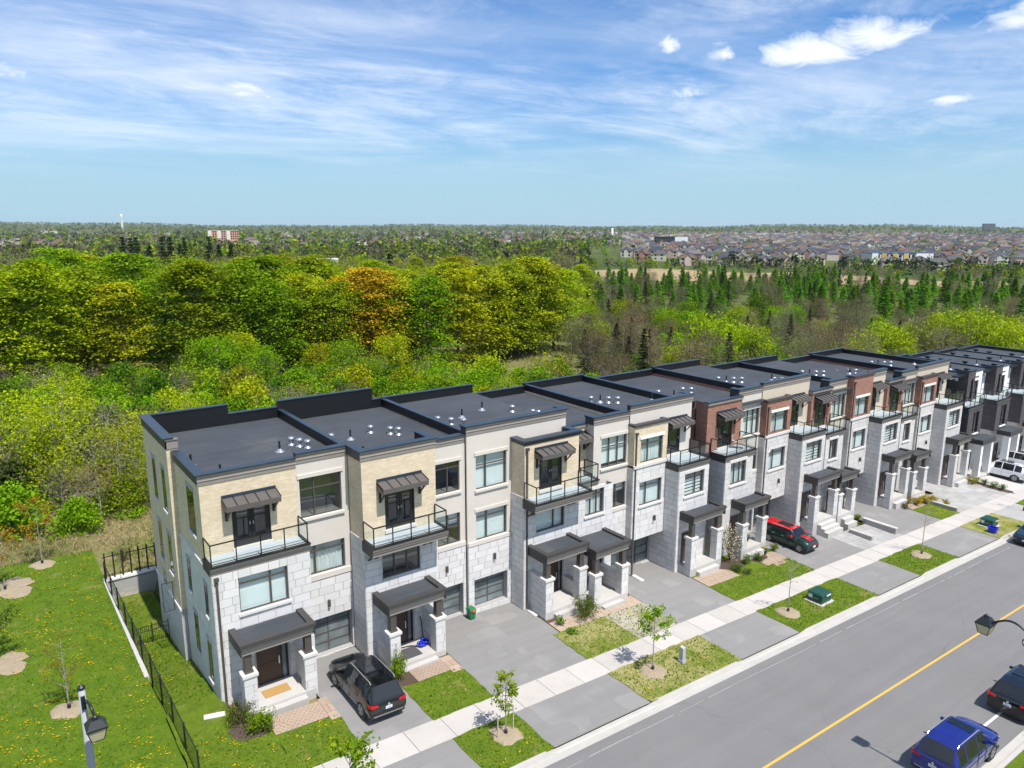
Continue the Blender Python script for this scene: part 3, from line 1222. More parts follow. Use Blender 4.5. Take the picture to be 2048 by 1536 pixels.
def canopy(root, Y, x0, x1, ztop, depth=0.74, brackets=(True, True)):
    """standing seam canopy on two brackets over a balcony door"""
    zf = ztop - 0.36
    mb = MB()
    mb.prism_x([(Y, ztop - 0.14), (Y - depth, zf + 0.02), (Y - depth, zf - 0.22), (Y - depth + 0.03, zf - 0.22), (Y - depth + 0.03, zf - 0.05), (Y, ztop - 0.22)], x0, x1)
    c = mb.build('canopy', 'bronze_light', root)
    MB().box(x0, x1, Y - 0.045, Y, ztop - 0.15, ztop).build('flashing', 'coping', c)
    n = max(3, round((x1 - x0) / 0.48))
    for i in range(n + 1):
        x = x0 + (x1 - x0) * i / n
        MB().hexa([(x - 0.014, Y - depth, zf + 0.02), (x + 0.014, Y - depth, zf + 0.02), (x + 0.014, Y - 0.05, ztop - 0.15), (x - 0.014, Y - 0.05, ztop - 0.15),
                   (x - 0.014, Y - depth, zf + 0.06), (x + 0.014, Y - depth, zf + 0.06), (x + 0.014, Y - 0.05, ztop - 0.11), (x - 0.014, Y - 0.05, ztop - 0.11)]).build('seam', 'black_metal', c)
    for s in (x0, x1):
        MB().face([(s, Y, ztop - 0.14), (s, Y - depth, zf + 0.02), (s, Y - depth, zf - 0.22), (s, Y, zf - 0.22)]).build('side_panel', 'bronze', c)
    for k, s in ((0, x0 + 0.16), (1, x1 - 0.16)):
        if not brackets[k]:
            continue
        b = MB()
        b.box(s - 0.05, s + 0.05, Y - 0.09, Y, zf - 0.86, zf - 0.22)
        b.box(s - 0.05, s + 0.05, Y - depth + 0.12, Y - 0.09, zf - 0.31, zf - 0.22)
        b.hexa([(s - 0.04, Y - 0.12, zf - 0.78), (s + 0.04, Y - 0.12, zf - 0.78), (s + 0.04, Y - 0.05, zf - 0.84), (s - 0.04, Y - 0.05, zf - 0.84),
                (s - 0.04, Y - depth + 0.16, zf - 0.32), (s + 0.04, Y - depth + 0.16, zf - 0.32), (s + 0.04, Y - depth + 0.27, zf - 0.32), (s - 0.04, Y - depth + 0.27, zf - 0.32)])
        b.build('bracket', 'black_paint', c)


def balcony_door(root, Y, x0, x1, z0, z1, double=True, lit='room'):
    """glazed door pair to a balcony"""
    t = 0.07
    e = Y + 0.06
    MB().box(x0, x0 + t, e - 0.03, e + 0.1, z0, z1).box(x1 - t, x1, e - 0.03, e + 0.1, z0, z1).box(x0 + t, x1 - t, e - 0.03, e + 0.1, z1 - t, z1).build('door_frame', 'door_black', root)
    leaves = ((x0 + t, (x0 + x1) / 2), ((x0 + x1) / 2, x1 - t)) if double else ((x0 + t, x1 - t),)
    for k, (a, b) in enumerate(leaves):
        a += 0.008
        b -= 0.008
        s = 0.15
        mb = MB()
        mb.box(a, a + s, e, e + 0.05, z0 + 0.02, z1 - t).box(b - s, b, e, e + 0.05, z0 + 0.02, z1 - t)
        mb.box(a + s, b - s, e, e + 0.05, z0 + 0.02, z0 + 0.30).box(a + s, b - s, e, e + 0.05, z1 - t - 0.14, z1 - t)
        d = mb.build('door', 'door_black', root)
        MB().face([(a + s, e + 0.02, z0 + 0.30), (b - s, e + 0.02, z0 + 0.30), (b - s, e + 0.02, z1 - t - 0.14), (a + s, e + 0.02, z1 - t - 0.14)]).build('pane', 'glass', d)
        hx = b - 0.07 if k == 0 else a + 0.07
        MB().box(hx - 0.02, hx + 0.02, e - 0.06, e, z0 + 0.98, z0 + 1.12).build('handle', 'galvanised', d)
    MB().box(x0 - 0.05, x1 + 0.05, Y - 0.10, Y + 0.05, z0 - 0.16, z0 - 0.002).build('threshold', 'precast', root)


def railing(root, pts, z0, h=1.0, step=1.05, glass='glass_clear'):
    """glazed railing along a run of points: posts, top rail, panels"""
    r = None
    mb = MB()
    for a, b in zip(pts[:-1], pts[1:]):
        a, b = Vector((*a, 0)), Vector((*b, 0))
        d = b - a
        if abs(d.x) > abs(d.y):
            mb.box(min(a.x, b.x) - 0.028, max(a.x, b.x) + 0.028, a.y - 0.028, a.y + 0.028, z0 + h - 0.05, z0 + h)
            mb.box(min(a.x, b.x), max(a.x, b.x), a.y - 0.015, a.y + 0.015, z0 + 0.08, z0 + 0.11)
        else:
            mb.box(a.x - 0.027, a.x + 0.027, min(a.y, b.y) + 0.029, max(a.y, b.y) - 0.029, z0 + h - 0.049, z0 + h - 0.001)
            mb.box(a.x - 0.014, a.x + 0.014, min(a.y, b.y), max(a.y, b.y), z0 + 0.081, z0 + 0.109)
    r = mb.build('railing', 'black_metal', root)
    seen = set()
    for a, b in zip(pts[:-1], pts[1:]):
        a, b = Vector((*a, 0)), Vector((*b, 0))
        L = (b - a).length
        n = max(1, round(L / step))
        for i in range(n + 1):
            p = a + (b - a) * (i / n)
            key = (round(p.x, 2), round(p.y, 2))
            if key not in seen:
                seen.add(key)
                MB().box(p.x - 0.024, p.x + 0.024, p.y - 0.024, p.y + 0.024, z0 - 0.02, z0 + h - 0.051).build('post', 'black_metal', r)
            if i < n:
                q = a + (b - a) * ((i + 1) / n)
                u = (q - p).normalized() * 0.05
                p2, q2 = p + u, q - u
                MB().face([(p2.x, p2.y, z0 + 0.12), (q2.x, q2.y, z0 + 0.12), (q2.x, q2.y, z0 + h - 0.09), (p2.x, p2.y, z0 + h - 0.09)]).build('panel', glass, r)
    return r


def deck(root, x0, x1, y0, y1, z0, z1, brackets=()):
    """balcony deck: moulded dark fascia with a pale waterproof floor"""
    h = z1 - z0
    prof = [(y1, z0), (y0 + 0.14, z0), (y0 + 0.14, z0 + h * 0.38), (y0 + 0.08, z0 + h * 0.42), (y0 + 0.08, z0 + h * 0.68), (y0 + 0.02, z0 + h * 0.72), (y0 + 0.02, z1), (y1, z1)]
    MB().prism_x(prof, x0, x1).build('balcony', ['cornice'], root)
    MB().box(x0 - 0.012, x1 + 0.012, y0 - 0.03, y0 + 0.16, z1 + 0.001, z1 + 0.05).build('fascia_cap', 'black_metal', root)
    MB().box(x0 - 0.012, x0 + 0.15, y0 + 0.161, y1, z1 + 0.001, z1 + 0.048).build('fascia_cap', 'black_metal', root)
    MB().box(x1 - 0.15, x1 + 0.012, y0 + 0.161, y1, z1 + 0.001, z1 + 0.048).build('fascia_cap', 'black_metal', root)
    MB().box(x0 + 0.16, x1 - 0.16, y0 + 0.17, y1, z1 + 0.002, z1 + 0.02).build('deck_floor', 'deck_membrane', root)
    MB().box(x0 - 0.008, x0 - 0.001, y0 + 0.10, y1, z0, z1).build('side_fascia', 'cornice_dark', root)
    for s in brackets:
        b = MB()
        b.hexa([(s - 0.06, y1 - 0.16, z0 - 0.55), (s + 0.06, y1 - 0.16, z0 - 0.55), (s + 0.06, y1, z0 - 0.62), (s - 0.06, y1, z0 - 0.62),
                (s - 0.06, y0 + 0.35, z0 - 0.002), (s + 0.06, y0 + 0.35, z0 - 0.002), (s + 0.06, y0 + 0.55, z0 - 0.002), (s - 0.06, y0 + 0.55, z0 - 0.002)])
        b.build('bracket', 'black_paint', root)


def porch(root, st, x0, x1, yf, yb, zroof, zfas, piers, ground, floor, wings=(None, None), zcap=None, steps=1, walkside=None):
    """entrance porch: stone piers with cap, square posts, deep moulded roof, floor slab and steps"""
    h = zroof - zfas
    zcap = zfas - 0.95 if zcap is None else zcap
    prof = [(yb, zfas), (yf + 0.15, zfas), (yf + 0.15, zfas + h * 0.40), (yf + 0.09, zfas + h * 0.44), (yf + 0.09, zfas + h * 0.70),
            (yf + 0.03, zfas + h * 0.74), (yf + 0.03, zfas + h * 0.97), (yf + 0.02, zroof - 0.004), (yb, zroof - 0.004)]
    p = MB().prism_x(prof, x0 + 0.05, x1 - 0.05).build('porch_roof', 'cornice', root)
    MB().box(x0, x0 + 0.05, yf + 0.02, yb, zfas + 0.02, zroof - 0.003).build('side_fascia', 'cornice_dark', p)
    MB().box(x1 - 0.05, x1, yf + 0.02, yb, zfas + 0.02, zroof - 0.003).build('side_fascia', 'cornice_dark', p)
    c = 0.27
    k = MB().box(x0 - 0.03, x1 + 0.03, yf - 0.03, yf + c, zroof, zroof + 0.16)
    k.box(x0 - 0.03, x0 + c, yf + c + 0.001, yb, zroof, zroof + 0.159).box(x1 - c, x1 + 0.03, yf + c + 0.001, yb, zroof, zroof + 0.159)
    k.build('coping', 'cornice_dark', p)
    MB().box(x0 + c + 0.002, x1 - c - 0.002, yf + c + 0.002, yb, zroof + 0.001, zroof + 0.03).build('roof_membrane', 'roof_membrane', p)
    for (a, b) in piers:
        d = b - a
        y0, y1 = yf + 0.14, yf + 0.14 + d
        core = MB().box(a, b, y0, y1, ground - 0.2, zcap - 0.16).build('pier', 'mortar', root)
        st.add('front', y0, a - 0.03, b + 0.03, ground - 0.02, zcap - 0.16)
        st.add('left', a, y0 - 0.0, y1, ground - 0.02, zcap - 0.16, (), False)
        MB().box(a - 0.09, b + 0.09, y0 - 0.09, y1 + 0.09, zcap - 0.13, zcap).box(a - 0.055, b + 0.055, y0 - 0.055, y1 + 0.055, zcap - 0.19, zcap - 0.131).build('cap', 'precast', core)
        m = (a + b) / 2
        q = d * 0.30
        yc = (y0 + y1) / 2
        post = MB().box(m - q, m + q, yc - q, yc + q, zcap + 0.001, zfas)
        post.box(m - q - 0.035, m + q + 0.035, yc - q - 0.035, yc + q + 0.035, zcap + 0.0005, zcap + 0.10)
        post.build('post', 'bronze', core)
    for side, w in zip((piers[0], piers[-1]), wings):
        if w is None:
            continue
        a, b = side
        if side is piers[0]:
            wx0, wx1 = a + 0.06, a + 0.34
        else:
            wx0, wx1 = b - 0.36, b - 0.08
        y0 = yf + 0.14 + (b - a) + 0.001
        ww = MB().box(wx0, wx1, y0, yb, ground - 0.2, w - 0.09).build('wing_wall', 'mortar', root)
        st.add('left', wx0, y0, yb, ground - 0.02, w - 0.09, (), False)
        MB().box(wx0 - 0.06, wx1 + 0.05, y0 + 0.02, yb, w - 0.088, w).build('wing_cap', 'precast', ww)
    f = MB().box(piers[0][0] + 0.02, piers[-1][1] - 0.02, yf + 0.10, yb - 0.001, ground - 0.25, floor)
    f.build('porch_floor', 'concrete', root)
    n = steps
    xa, xb = (piers[0][1] + 0.05, piers[-1][0] - 0.05)
    hh = (floor - ground) / (n + 1)
    for i in range(n):
        MB().box(xa, xb, yf + 0.098 - 0.32 * (i + 1), yf + 0.098 - 0.32 * i - 0.001, ground - 0.25, floor - hh * (i + 1)).build('step', 'concrete', root)


def entry_door(root, Y, x0, x1, z0, z1, side=0.36):
    """panelled front door with a glazed sidelight on the right"""
    MB().box(x0 - 0.07, x0, Y - 0.01, Y + 0.1, z0, z1 + 0.07).box(x1, x1 + 0.07, Y - 0.01, Y + 0.1, z0, z1 + 0.07).box(x0, x1, Y - 0.01, Y + 0.1, z1, z1 + 0.07).build('door_frame', 'door_black', root)
    d = MB().box(x0, x1 - side, Y + 0.03, Y + 0.09, z0, z1).build('door', 'door_wood', root)
    w = x1 - side - x0
    for (a, b) in ((0.08, 0.42), (0.50, 0.92)):
        MB().box(x0 + 0.14, x0 + w - 0.14, Y + 0.012, Y + 0.031, z0 + (z1 - z0) * a, z0 + (z1 - z0) * b).build('panel', 'door_wood', d)
    MB().box(x0 + w - 0.11, x0 + w - 0.06, Y - 0.05, Y + 0.03, z0 + 0.85, z0 + 1.25).build('handle', 'galvanised', d)
    s = MB().box(x1 - side + 0.005, x1 - side + 0.09, Y + 0.02, Y + 0.1, z0, z1).box(x1 - 0.09, x1 - 0.002, Y + 0.02, Y + 0.1, z0, z1)
    s = s.build('sidelight', 'door_black', root)
    MB().box(x1 - side + 0.09, x1 - 0.09, Y + 0.05, Y + 0.06, z0 + 0.05, z1 - 0.02).build('pane', 'glass_frosted', s)
    MB().box(x0 - 0.1, x1 + 0.1, Y - 0.13, Y + 0.08, z0 - 0.12, z0 - 0.001).build('threshold', 'cornice_dark', root)


def garage(root, Y, x0, x1, z0, z1, cols=2, rows=4, frame='bronze_light'):
    """sectional garage door: dark frame with frosted panes"""
    t = 0.05
    fr = MB()
    fr.box(x0, x0 + t, Y - 0.02, Y + 0.05, z0, z1).box(x1 - t, x1, Y - 0.02, Y + 0.05, z0, z1)
    hs = [z0 + (z1 - z0) * j / rows for j in range(rows + 1)]
    vs = [x0 + t + (x1 - x0 - 2 * t) * i / cols for i in range(cols + 1)]
    for h in hs:
        fr.box(x0 + t, x1 - t, Y - 0.012, Y + 0.045, max(h - 0.03, z0), min(h + 0.03, z1))
    for v in vs[1:-1]:
        fr.box(v - 0.028, v + 0.028, Y - 0.016, Y + 0.049, z0, z1)
    g = fr.build('garage_door', frame, root)
    for j in range(rows):
        for i in range(cols):
            MB().face([(vs[i], Y + 0.02, hs[j]), (vs[i + 1], Y + 0.02, hs[j]), (vs[i + 1], Y + 0.02, hs[j + 1]), (vs[i], Y + 0.02, hs[j + 1])]).build('pane', 'glass_frosted', g)
    MB().box(x0 - 0.05, x1 + 0.05, Y - 0.28, Y + 0.04, z0 - 0.25, z0 - 0.02).build('garage_sill', 'concrete', root)


def lantern(root, x, Y, z):
    l = MB().box(x - 0.055, x + 0.055, Y - 0.17, Y - 0.05, z - 0.19, z + 0.17).box(x - 0.035, x + 0.035, Y - 0.05, Y, z - 0.06, z + 0.06)
    l.build('wall_lantern', 'bronze', root)


def downspout(root, x, y, z0, z1, kick=0.0):
    mb = MB().box(x - 0.05, x + 0.05, y - 0.08, y - 0.01, z0, z1)
    mb.box(x - 0.10, x + 0.10, y - 0.14, y - 0.005, z1, z1 + 0.16)
    mb.hexa([(x - 0.045, y - 0.30, z0 - 0.06), (x + 0.045, y - 0.30, z0 - 0.06), (x + 0.045, y - 0.02, z0 - 0.02), (x - 0.045, y - 0.02, z0 - 0.02),
             (x - 0.045, y - 0.30, z0 + 0.02), (x + 0.045, y - 0.30, z0 + 0.02), (x + 0.045, y - 0.02, z0 + 0.10), (x - 0.045, y - 0.02, z0 + 0.10)])
    mb.build('downspout', 'bronze', root)


VENT = MB().lathe((0, 0, 0), [(0.22, 0.0), (0.20, 0.03), (0.11, 0.08), (0.11, 0.24), (0.17, 0.25), (0.17, 0.40), (0.13, 0.44), (0.02, 0.46)], 12).mesh('roof_vent', 'galvanised', (0, 0, 0), True)
PIPE = MB().lathe((0, 0, 0), [(0.24, 0.0), (0.09, 0.12), (0.07, 0.16)], 10, 0).lathe((0, 0, 0.14), [(0.055, 0.0), (0.055, 0.42)], 8, 1).mesh('vent_pipe', ['galvanised', 'black_paint'])
BOXVENT = MB().lathe((0, 0, 0), [(0.20, 0.0), (0.20, 0.35), (0.34, 0.36), (0.34, 0.46), (0.05, 0.50)], 10).mesh('roof_vent', 'black_metal')


def body(root, x0, x1, y0, y1, zb, zr, m_side, cap=None, hl=0.5, hr=0.5, hb=0.5, rear_raise=None, left_wall=True, party='black_metal'):
    """the house behind its front: side and rear walls, flat roof, parapets with coping"""
    mb = MB()
    if left_wall:
        mb.face([(x0, y1, zb), (x0, y0, zb), (x0, y0, zr), (x0, y1, zr)], 0)
    mb.face([(x1, y0, zb), (x1, y1, zb), (x1, y1, zr), (x1, y0, zr)], 0)
    mb.face([(x1, y1, zb), (x0, y1, zb), (x0, y1, zr), (x1, y1, zr)], 0)
    # added unseen upright sheet stops light running through the empty shell
    mb.face([(x0, y0 + 1.5, zb), (x1, y0 + 1.5, zb), (x1, y0 + 1.5, zr), (x0, y0 + 1.5, zr)], 1)
    mb.build('wall', [m_side, 'room'], root)
    MB().box(x0 + 0.02, x1 - 0.02, y0 + 0.02, y1 - 0.02, zr - 0.2, zr).build('roof', 'roof_membrane', root)
    t = 0.22
    # rear parapet, raised over part of its length
    segs = [(x0, x1, hb)]
    if rear_raise:
        a, b, h = rear_raise
        segs = [s for s in ((x0, a, hb), (a, b, h), (b, x1, hb)) if s[1] - s[0] > 0.05]
    for (a, b, h) in segs:
        MB().box(a + 0.004, b - 0.004, y1 - t, y1 - 0.004, zr + 0.002, zr + h).build('parapet', 'black_metal', root)
        MB().box(a, b, y1 - t - 0.05, y1 + 0.04, zr + h + 0.001, zr + h + 0.05).build('coping', 'coping', root)
    for (x, h, sgn) in ((x0, hl, 1), (x1, hr, -1)):
        if h is None:
            continue
        a, b = (x, x + t) if sgn > 0 else (x - t, x)
        MB().box(a + 0.006, b - 0.006, y0 + 0.32, y1 - t - 0.06, zr + 0.002, zr + h).build('parapet', party, root)
        MB().box(a - 0.03, b + 0.03, y0 + 0.32, y1 - t - 0.055, zr + h + 0.001, zr + h + 0.048).build('coping', 'coping', root)


def vents(root, lst, zr, kind=VENT, name='roof_vent'):
    for (x, y) in lst:
        inst(name, kind, root, sub(root, (x, y, zr)))
# ------------------------------------------------------------------ the townhouses
def fp(root, Y, x0, x1, zr, zt):
    """inner face of a front parapet"""
    MB().box(x0 + 0.008, x1 - 0.008, Y + 0.012, Y + 0.24, zr + 0.003, zt).build('parapet', 'black_metal', root)


def band(root, Y, x0, x1, z0, z1, m='precast', proud=0.06):
    MB().box(x0, x1, Y - proud, Y + 0.02, z0, z1).build('sill_band', m, root)


def slab_roof(root, x0, x1, y0, y1, z):
    MB().box(x0, x1, y0, y1, z - 0.15, z).build('roof', 'roof_membrane', root)


def bay_sides(root, X0, X1, Ya, Yb, z0, z1, m):
    """the two cheeks of a bay"""
    MB().face([(X0, Yb, z0), (X0, Ya, z0), (X0, Ya, z1), (X0, Yb, z1)]).face([(X1, Ya, z0), (X1, Yb, z0), (X1, Yb, z1), (X1, Ya, z1)]).build('wall', m, root)


REAR = 43.4
GROUP1 = 'townhouses of the pale stone and buff brick row'
GROUP2 = 'townhouses of the pale stone and red brick row'
GROUP3 = 'townhouses of the dark brick and white row'


def house_end():
    g = -0.38
    r = thing('townhouse', (7.35, 33.2, g), 'end townhouse beside the fenced lawn, buff brick over pale stone, black car outside', 'townhouse', GROUP1)
    st = Stone(r, True, 1)
    # stone bay with the balcony on top
    wA = (8.45, 10.69, 3.83, 5.55)
    dA = (8.98, 10.47, -0.10, 2.30)
    front_wall(r, 32.1, 7.35, 11.78, g - 0.3, 5.93, [wA, dA], 'mortar', 33.2)
    st.add('front', 32.1, 7.33, 11.80, g - 0.1, 5.93, [wA, (dA[0] - 0.08, dA[1] + 0.08, dA[2] - 0.13, dA[3] + 0.08)])
    st.add('left', 7.35, 32.1, 37.74, g - 1.2, 5.93, [])
    window(r, 32.1, *wA, cols=(0.65,), transom=0.20, blind='blind')
    entry_door(r, 32.14, *dA)
    deck(r, 7.27, 11.82, 31.95, 33.2, 5.94, 6.36)
    railing(r, [(7.36, 33.16), (7.36, 32.04), (11.72, 32.04), (11.72, 33.16)], 6.40, 1.02, 1.08)
    # brick storey
    dB = (8.68, 10.43, 6.52, 8.52)
    front_wall(r, 33.2, 7.37, 11.78, 6.36, 10.20, [dB], 'brick_buff')
    balcony_door(r, 33.2, *dB)
    canopy(r, 33.2, 8.28, 10.75, 9.14)
    cornice(r, 33.2, 7.37, 11.76, 9.80, 10.26, left=4.5)
    fp(r, 33.2, 7.37, 11.76, 9.75, 10.25)
    # render bay over the garage
    w1, w2 = (11.92, 14.05, 7.12, 9.16), (12.16, 14.08, 4.07, 5.62)
    gd = (11.92, 14.27, -0.40, 1.66)
    front_wall(r, 33.3, 11.76, 14.40, 3.80, 10.0, [w1, w2], 'stucco_cream')
    front_wall(r, 33.28, 11.76, 14.40, g - 0.3, 3.80, [gd], 'mortar', None, 0.5)
    st.add('front', 33.28, 11.78, 14.38, g - 0.1, 3.72, [gd])
    window(r, 33.3, *w1, cols=(0.345,), transom=0.30, blind='room', sill='stucco_cream', lintel='stucco_cream')
    window(r, 33.3, *w2, cols=(0.20,), transom=0.22, blind='curtain', sill=None)
    band(r, 33.3, 11.78, 14.38, 3.78, 4.05, 'stucco_cream', 0.08)
    garage(r, 33.62, *gd)
    lantern(r, 13.05, 33.26, 2.42)
    cornice(r, 33.3, 11.80, 14.40, 9.93, 10.40)
    fp(r, 33.3, 11.80, 14.38, 9.75, 10.39)
    # gable end: buff brick over stone, the rear half a little proud
    MB().face([(7.36, 37.76, g - 1.5), (7.36, 32.1, g - 1.5), (7.36, 32.1, 5.93), (7.36, 37.76, 5.93)]).build('wall', 'mortar', r)
    MB().face([(7.37, 37.76, 5.9), (7.37, 33.2, 5.9), (7.37, 33.2, 10.0), (7.37, 37.76, 10.0)]).build('wall', 'brick_buff', r)
    MB().box(7.28, 7.39, 33.25, 37.74, 5.94, 6.06).build('sill_band', 'precast', r)
    MB().box(7.07, 7.6, 37.75, REAR, 1.95, 10.55).build('wall', 'brick_buff', r)
    MB().box(7.09, 7.6, 37.76, REAR - 0.02, g - 2.0, 1.94).build('wall', 'mortar', r)
    st.add('left', 7.09, 37.78, REAR, g - 1.4, 1.86, [], False)
    MB().box(6.99, 7.1, 37.72, REAR, 1.87, 2.0).build('sill_band', 'precast', r)
    MB().prism_y([(7.10, 10.42), (7.02, 10.42), (7.02, 10.80), (6.97, 10.84), (6.97, 10.92), (7.10, 10.92)], 37.70, REAR).build('cornice', 'cornice_dark', r)
    MB().prism_x([(37.75, 10.42), (37.70, 10.42), (37.70, 10.80), (37.65, 10.84), (37.65, 10.92), (37.75, 10.92)], 7.03, 7.62).build('cornice', 'cornice', r)
    MB().box(7.08, 7.4, 37.76, REAR, 10.5, 10.91).build('parapet', 'black_metal', r)
    MB().box(6.93, 7.42, 37.62, REAR, 10.921, 10.98).build('coping', 'coping', r)
    body(r, 7.40, 14.42, 33.3, REAR, g - 1.6, 9.75, 'brick_buff', hl=None, hr=None, hb=0.62, rear_raise=(7.08, 11.55, 1.16))
    MB().box(7.42, 7.66, 33.55, 37.7, 9.752, 10.25).build('parapet', 'black_metal', r)
    for (y0, y1, z0, z1) in ((34.3, 35.55, 7.05, 9.2), (38.7, 39.4, 6.9, 9.1), (40.9, 41.6, 6.9, 9.1), (38.7, 39.4, 3.5, 5.6), (40.9, 41.6, 3.5, 5.6),
                             (40.9, 41.6, 0.4, 2.6)):
        side_window(r, 7.37 if y0 < 37 else 7.07, y0, y1, z0, z1)
    for (y0, y1, z0, z1) in ((33.0, 33.5, 3.6, 5.1), (36.0, 36.6, 3.6, 5.2), (33.2, 33.8, 0.2, 2.2), (35.4, 36.1, 0.6, 2.6)):
        side_window(r, 7.31, y0, y1, z0, z1)
    # open casement low on the gable end
    c = MB().box(6.45, 7.0, 38.95, 38.99, 1.45, 1.5).box(6.45, 7.0, 38.95, 38.99, 3.0, 3.05).box(6.45, 6.5, 38.95, 38.99, 1.5, 3.0).box(6.95, 7.0, 38.95, 38.99, 1.5, 3.0)
    c = c.build('casement', 'bronze', r)
    MB().face([(6.5, 38.97, 1.5), (6.95, 38.97, 1.5), (6.95, 38.97, 3.0), (6.5, 38.97, 3.0)]).build('pane', 'glass', c)
    downspout(r, 7.50, 32.06, g + 0.05, 5.7)
    st_p = st
    porch(r, st_p, 7.85, 11.22, 30.35, 32.1, 3.08, 2.64, [(7.95, 8.47), (10.68, 11.20)], g, -0.10, (None, 1.66), 1.70)
    st.finish()
    zr = 9.75
    vents(r, [(13.0, 37.1), (13.25, 36.6), (13.5, 36.1)], zr)
    vents(r, [(12.1, 36.3), (7.9, 36.6)], zr, PIPE, 'vent_pipe')
    vents(r, [(8.6, 34.2)], zr, PIPE, 'vent_pipe')
    return r


def house_two():
    g = -0.70
    r = thing('townhouse', (14.42, 33.2, g), 'townhouse with buff brick bay and bracketed balcony, dark mat and blue bag on its porch', 'townhouse', GROUP1)
    st = Stone(r, True, 2)
    wA, dA = (15.36, 17.50, 3.60, 4.98), (15.55, 17.0, -0.36, 1.98)
    dB = (15.62, 17.28, 6.16, 8.14)
    front_wall(r, 31.75, 14.42, 18.54, g - 0.3, 5.86, [wA, dA], 'mortar', 33.2)
    st.add('front', 31.75, 14.40, 18.56, g - 0.1, 5.86, [wA, (dA[0] - 0.08, dA[1] + 0.08, dA[2] - 0.13, dA[3] + 0.08)])
    st.add('left', 14.42, 31.75, 33.25, g - 0.1, 5.86)
    window(r, 31.75, *wA, cols=(0.333, 0.667), transom=None, blind='room', sill=None)
    entry_door(r, 31.79, *dA)
    front_wall(r, 31.76, 14.43, 18.53, 5.86, 10.25, [dB], 'brick_buff', 33.3)
    MB().box(14.36, 14.43, 31.72, 33.25, 5.80, 5.92).build('sill_band', 'precast', r)
    balcony_door(r, 31.76, *dB)
    canopy(r, 31.76, 15.20, 17.72, 8.90)
    cornice(r, 31.76, 14.43, 18.53, 9.95, 10.42, left=1.6, right=1.6)
    fp(r, 31.76, 14.43, 18.53, 9.42, 10.41)
    slab_roof(r, 14.5, 18.5, 31.8, 33.3, 9.42)
    MB().box(14.46, 14.70, 32.05, 33.4, 9.425, 10.4).box(18.26, 18.5, 32.05, 33.4, 9.425, 10.4).build('parapet', 'black_metal', r)
    deck(r, 14.32, 18.52, 30.50, 31.74, 5.42, 5.90, (14.62, 14.98, 17.72, 18.08))
    railing(r, [(14.40, 31.70), (14.40, 30.58), (18.42, 30.58), (18.42, 31.70)], 5.94, 1.02, 0.98)
    w1, w2 = (18.95, 20.90, 6.70, 8.46), (18.95, 20.90, 3.66, 5.43)
    gd = (18.75, 21.03, -0.80, 1.16)
    front_wall(r, 33.2, 18.54, 21.25, 3.42, 9.6, [w1, w2], 'stucco_cream')
    front_wall(r, 33.18, 18.54, 21.25, g - 0.4, 3.42, [gd], 'mortar', None, 0.5)
    st.add('front', 33.18, 18.56, 21.23, g - 0.15, 3.36, [gd])
    window(r, 33.2, *w1, cols=(0.62,), transom=0.20, blind='room', sill='stucco_cream', lintel='stucco_cream')
    window(r, 33.2, *w2, cols=(0.62,), transom=0.20, blind='half', sill=None)
    band(r, 33.2, 18.56, 21.23, 3.40, 3.64, 'stucco_cream', 0.08)
    garage(r, 33.55, *gd)
    lantern(r, 19.92, 33.16, 2.32)
    cornice(r, 33.2, 18.54, 21.25, 9.42, 9.83)
    fp(r, 33.2, 18.6, 21.2, 9.42, 9.82)
    body(r, 14.42, 21.25, 33.25, REAR, g - 1.0, 9.42, 'brick_buff', hl=0.80, hr=None, hb=0.55, rear_raise=(14.44, 20.6, 1.30))
    porch(r, st, 14.75, 17.98, 29.95, 31.75, 2.92, 2.46, [(14.85, 15.36), (17.42, 17.93)], g, -0.36, (0.55, 1.5), 1.50, steps=1)
    st.finish()
    vents(r, [(17.9, 37.9), (18.7, 37.0), (19.0, 36.6), (15.4, 37.6)], 9.42)
    vents(r, [(16.4, 37.3), (15.6, 34.0)], 9.42, PIPE, 'vent_pipe')
    return r


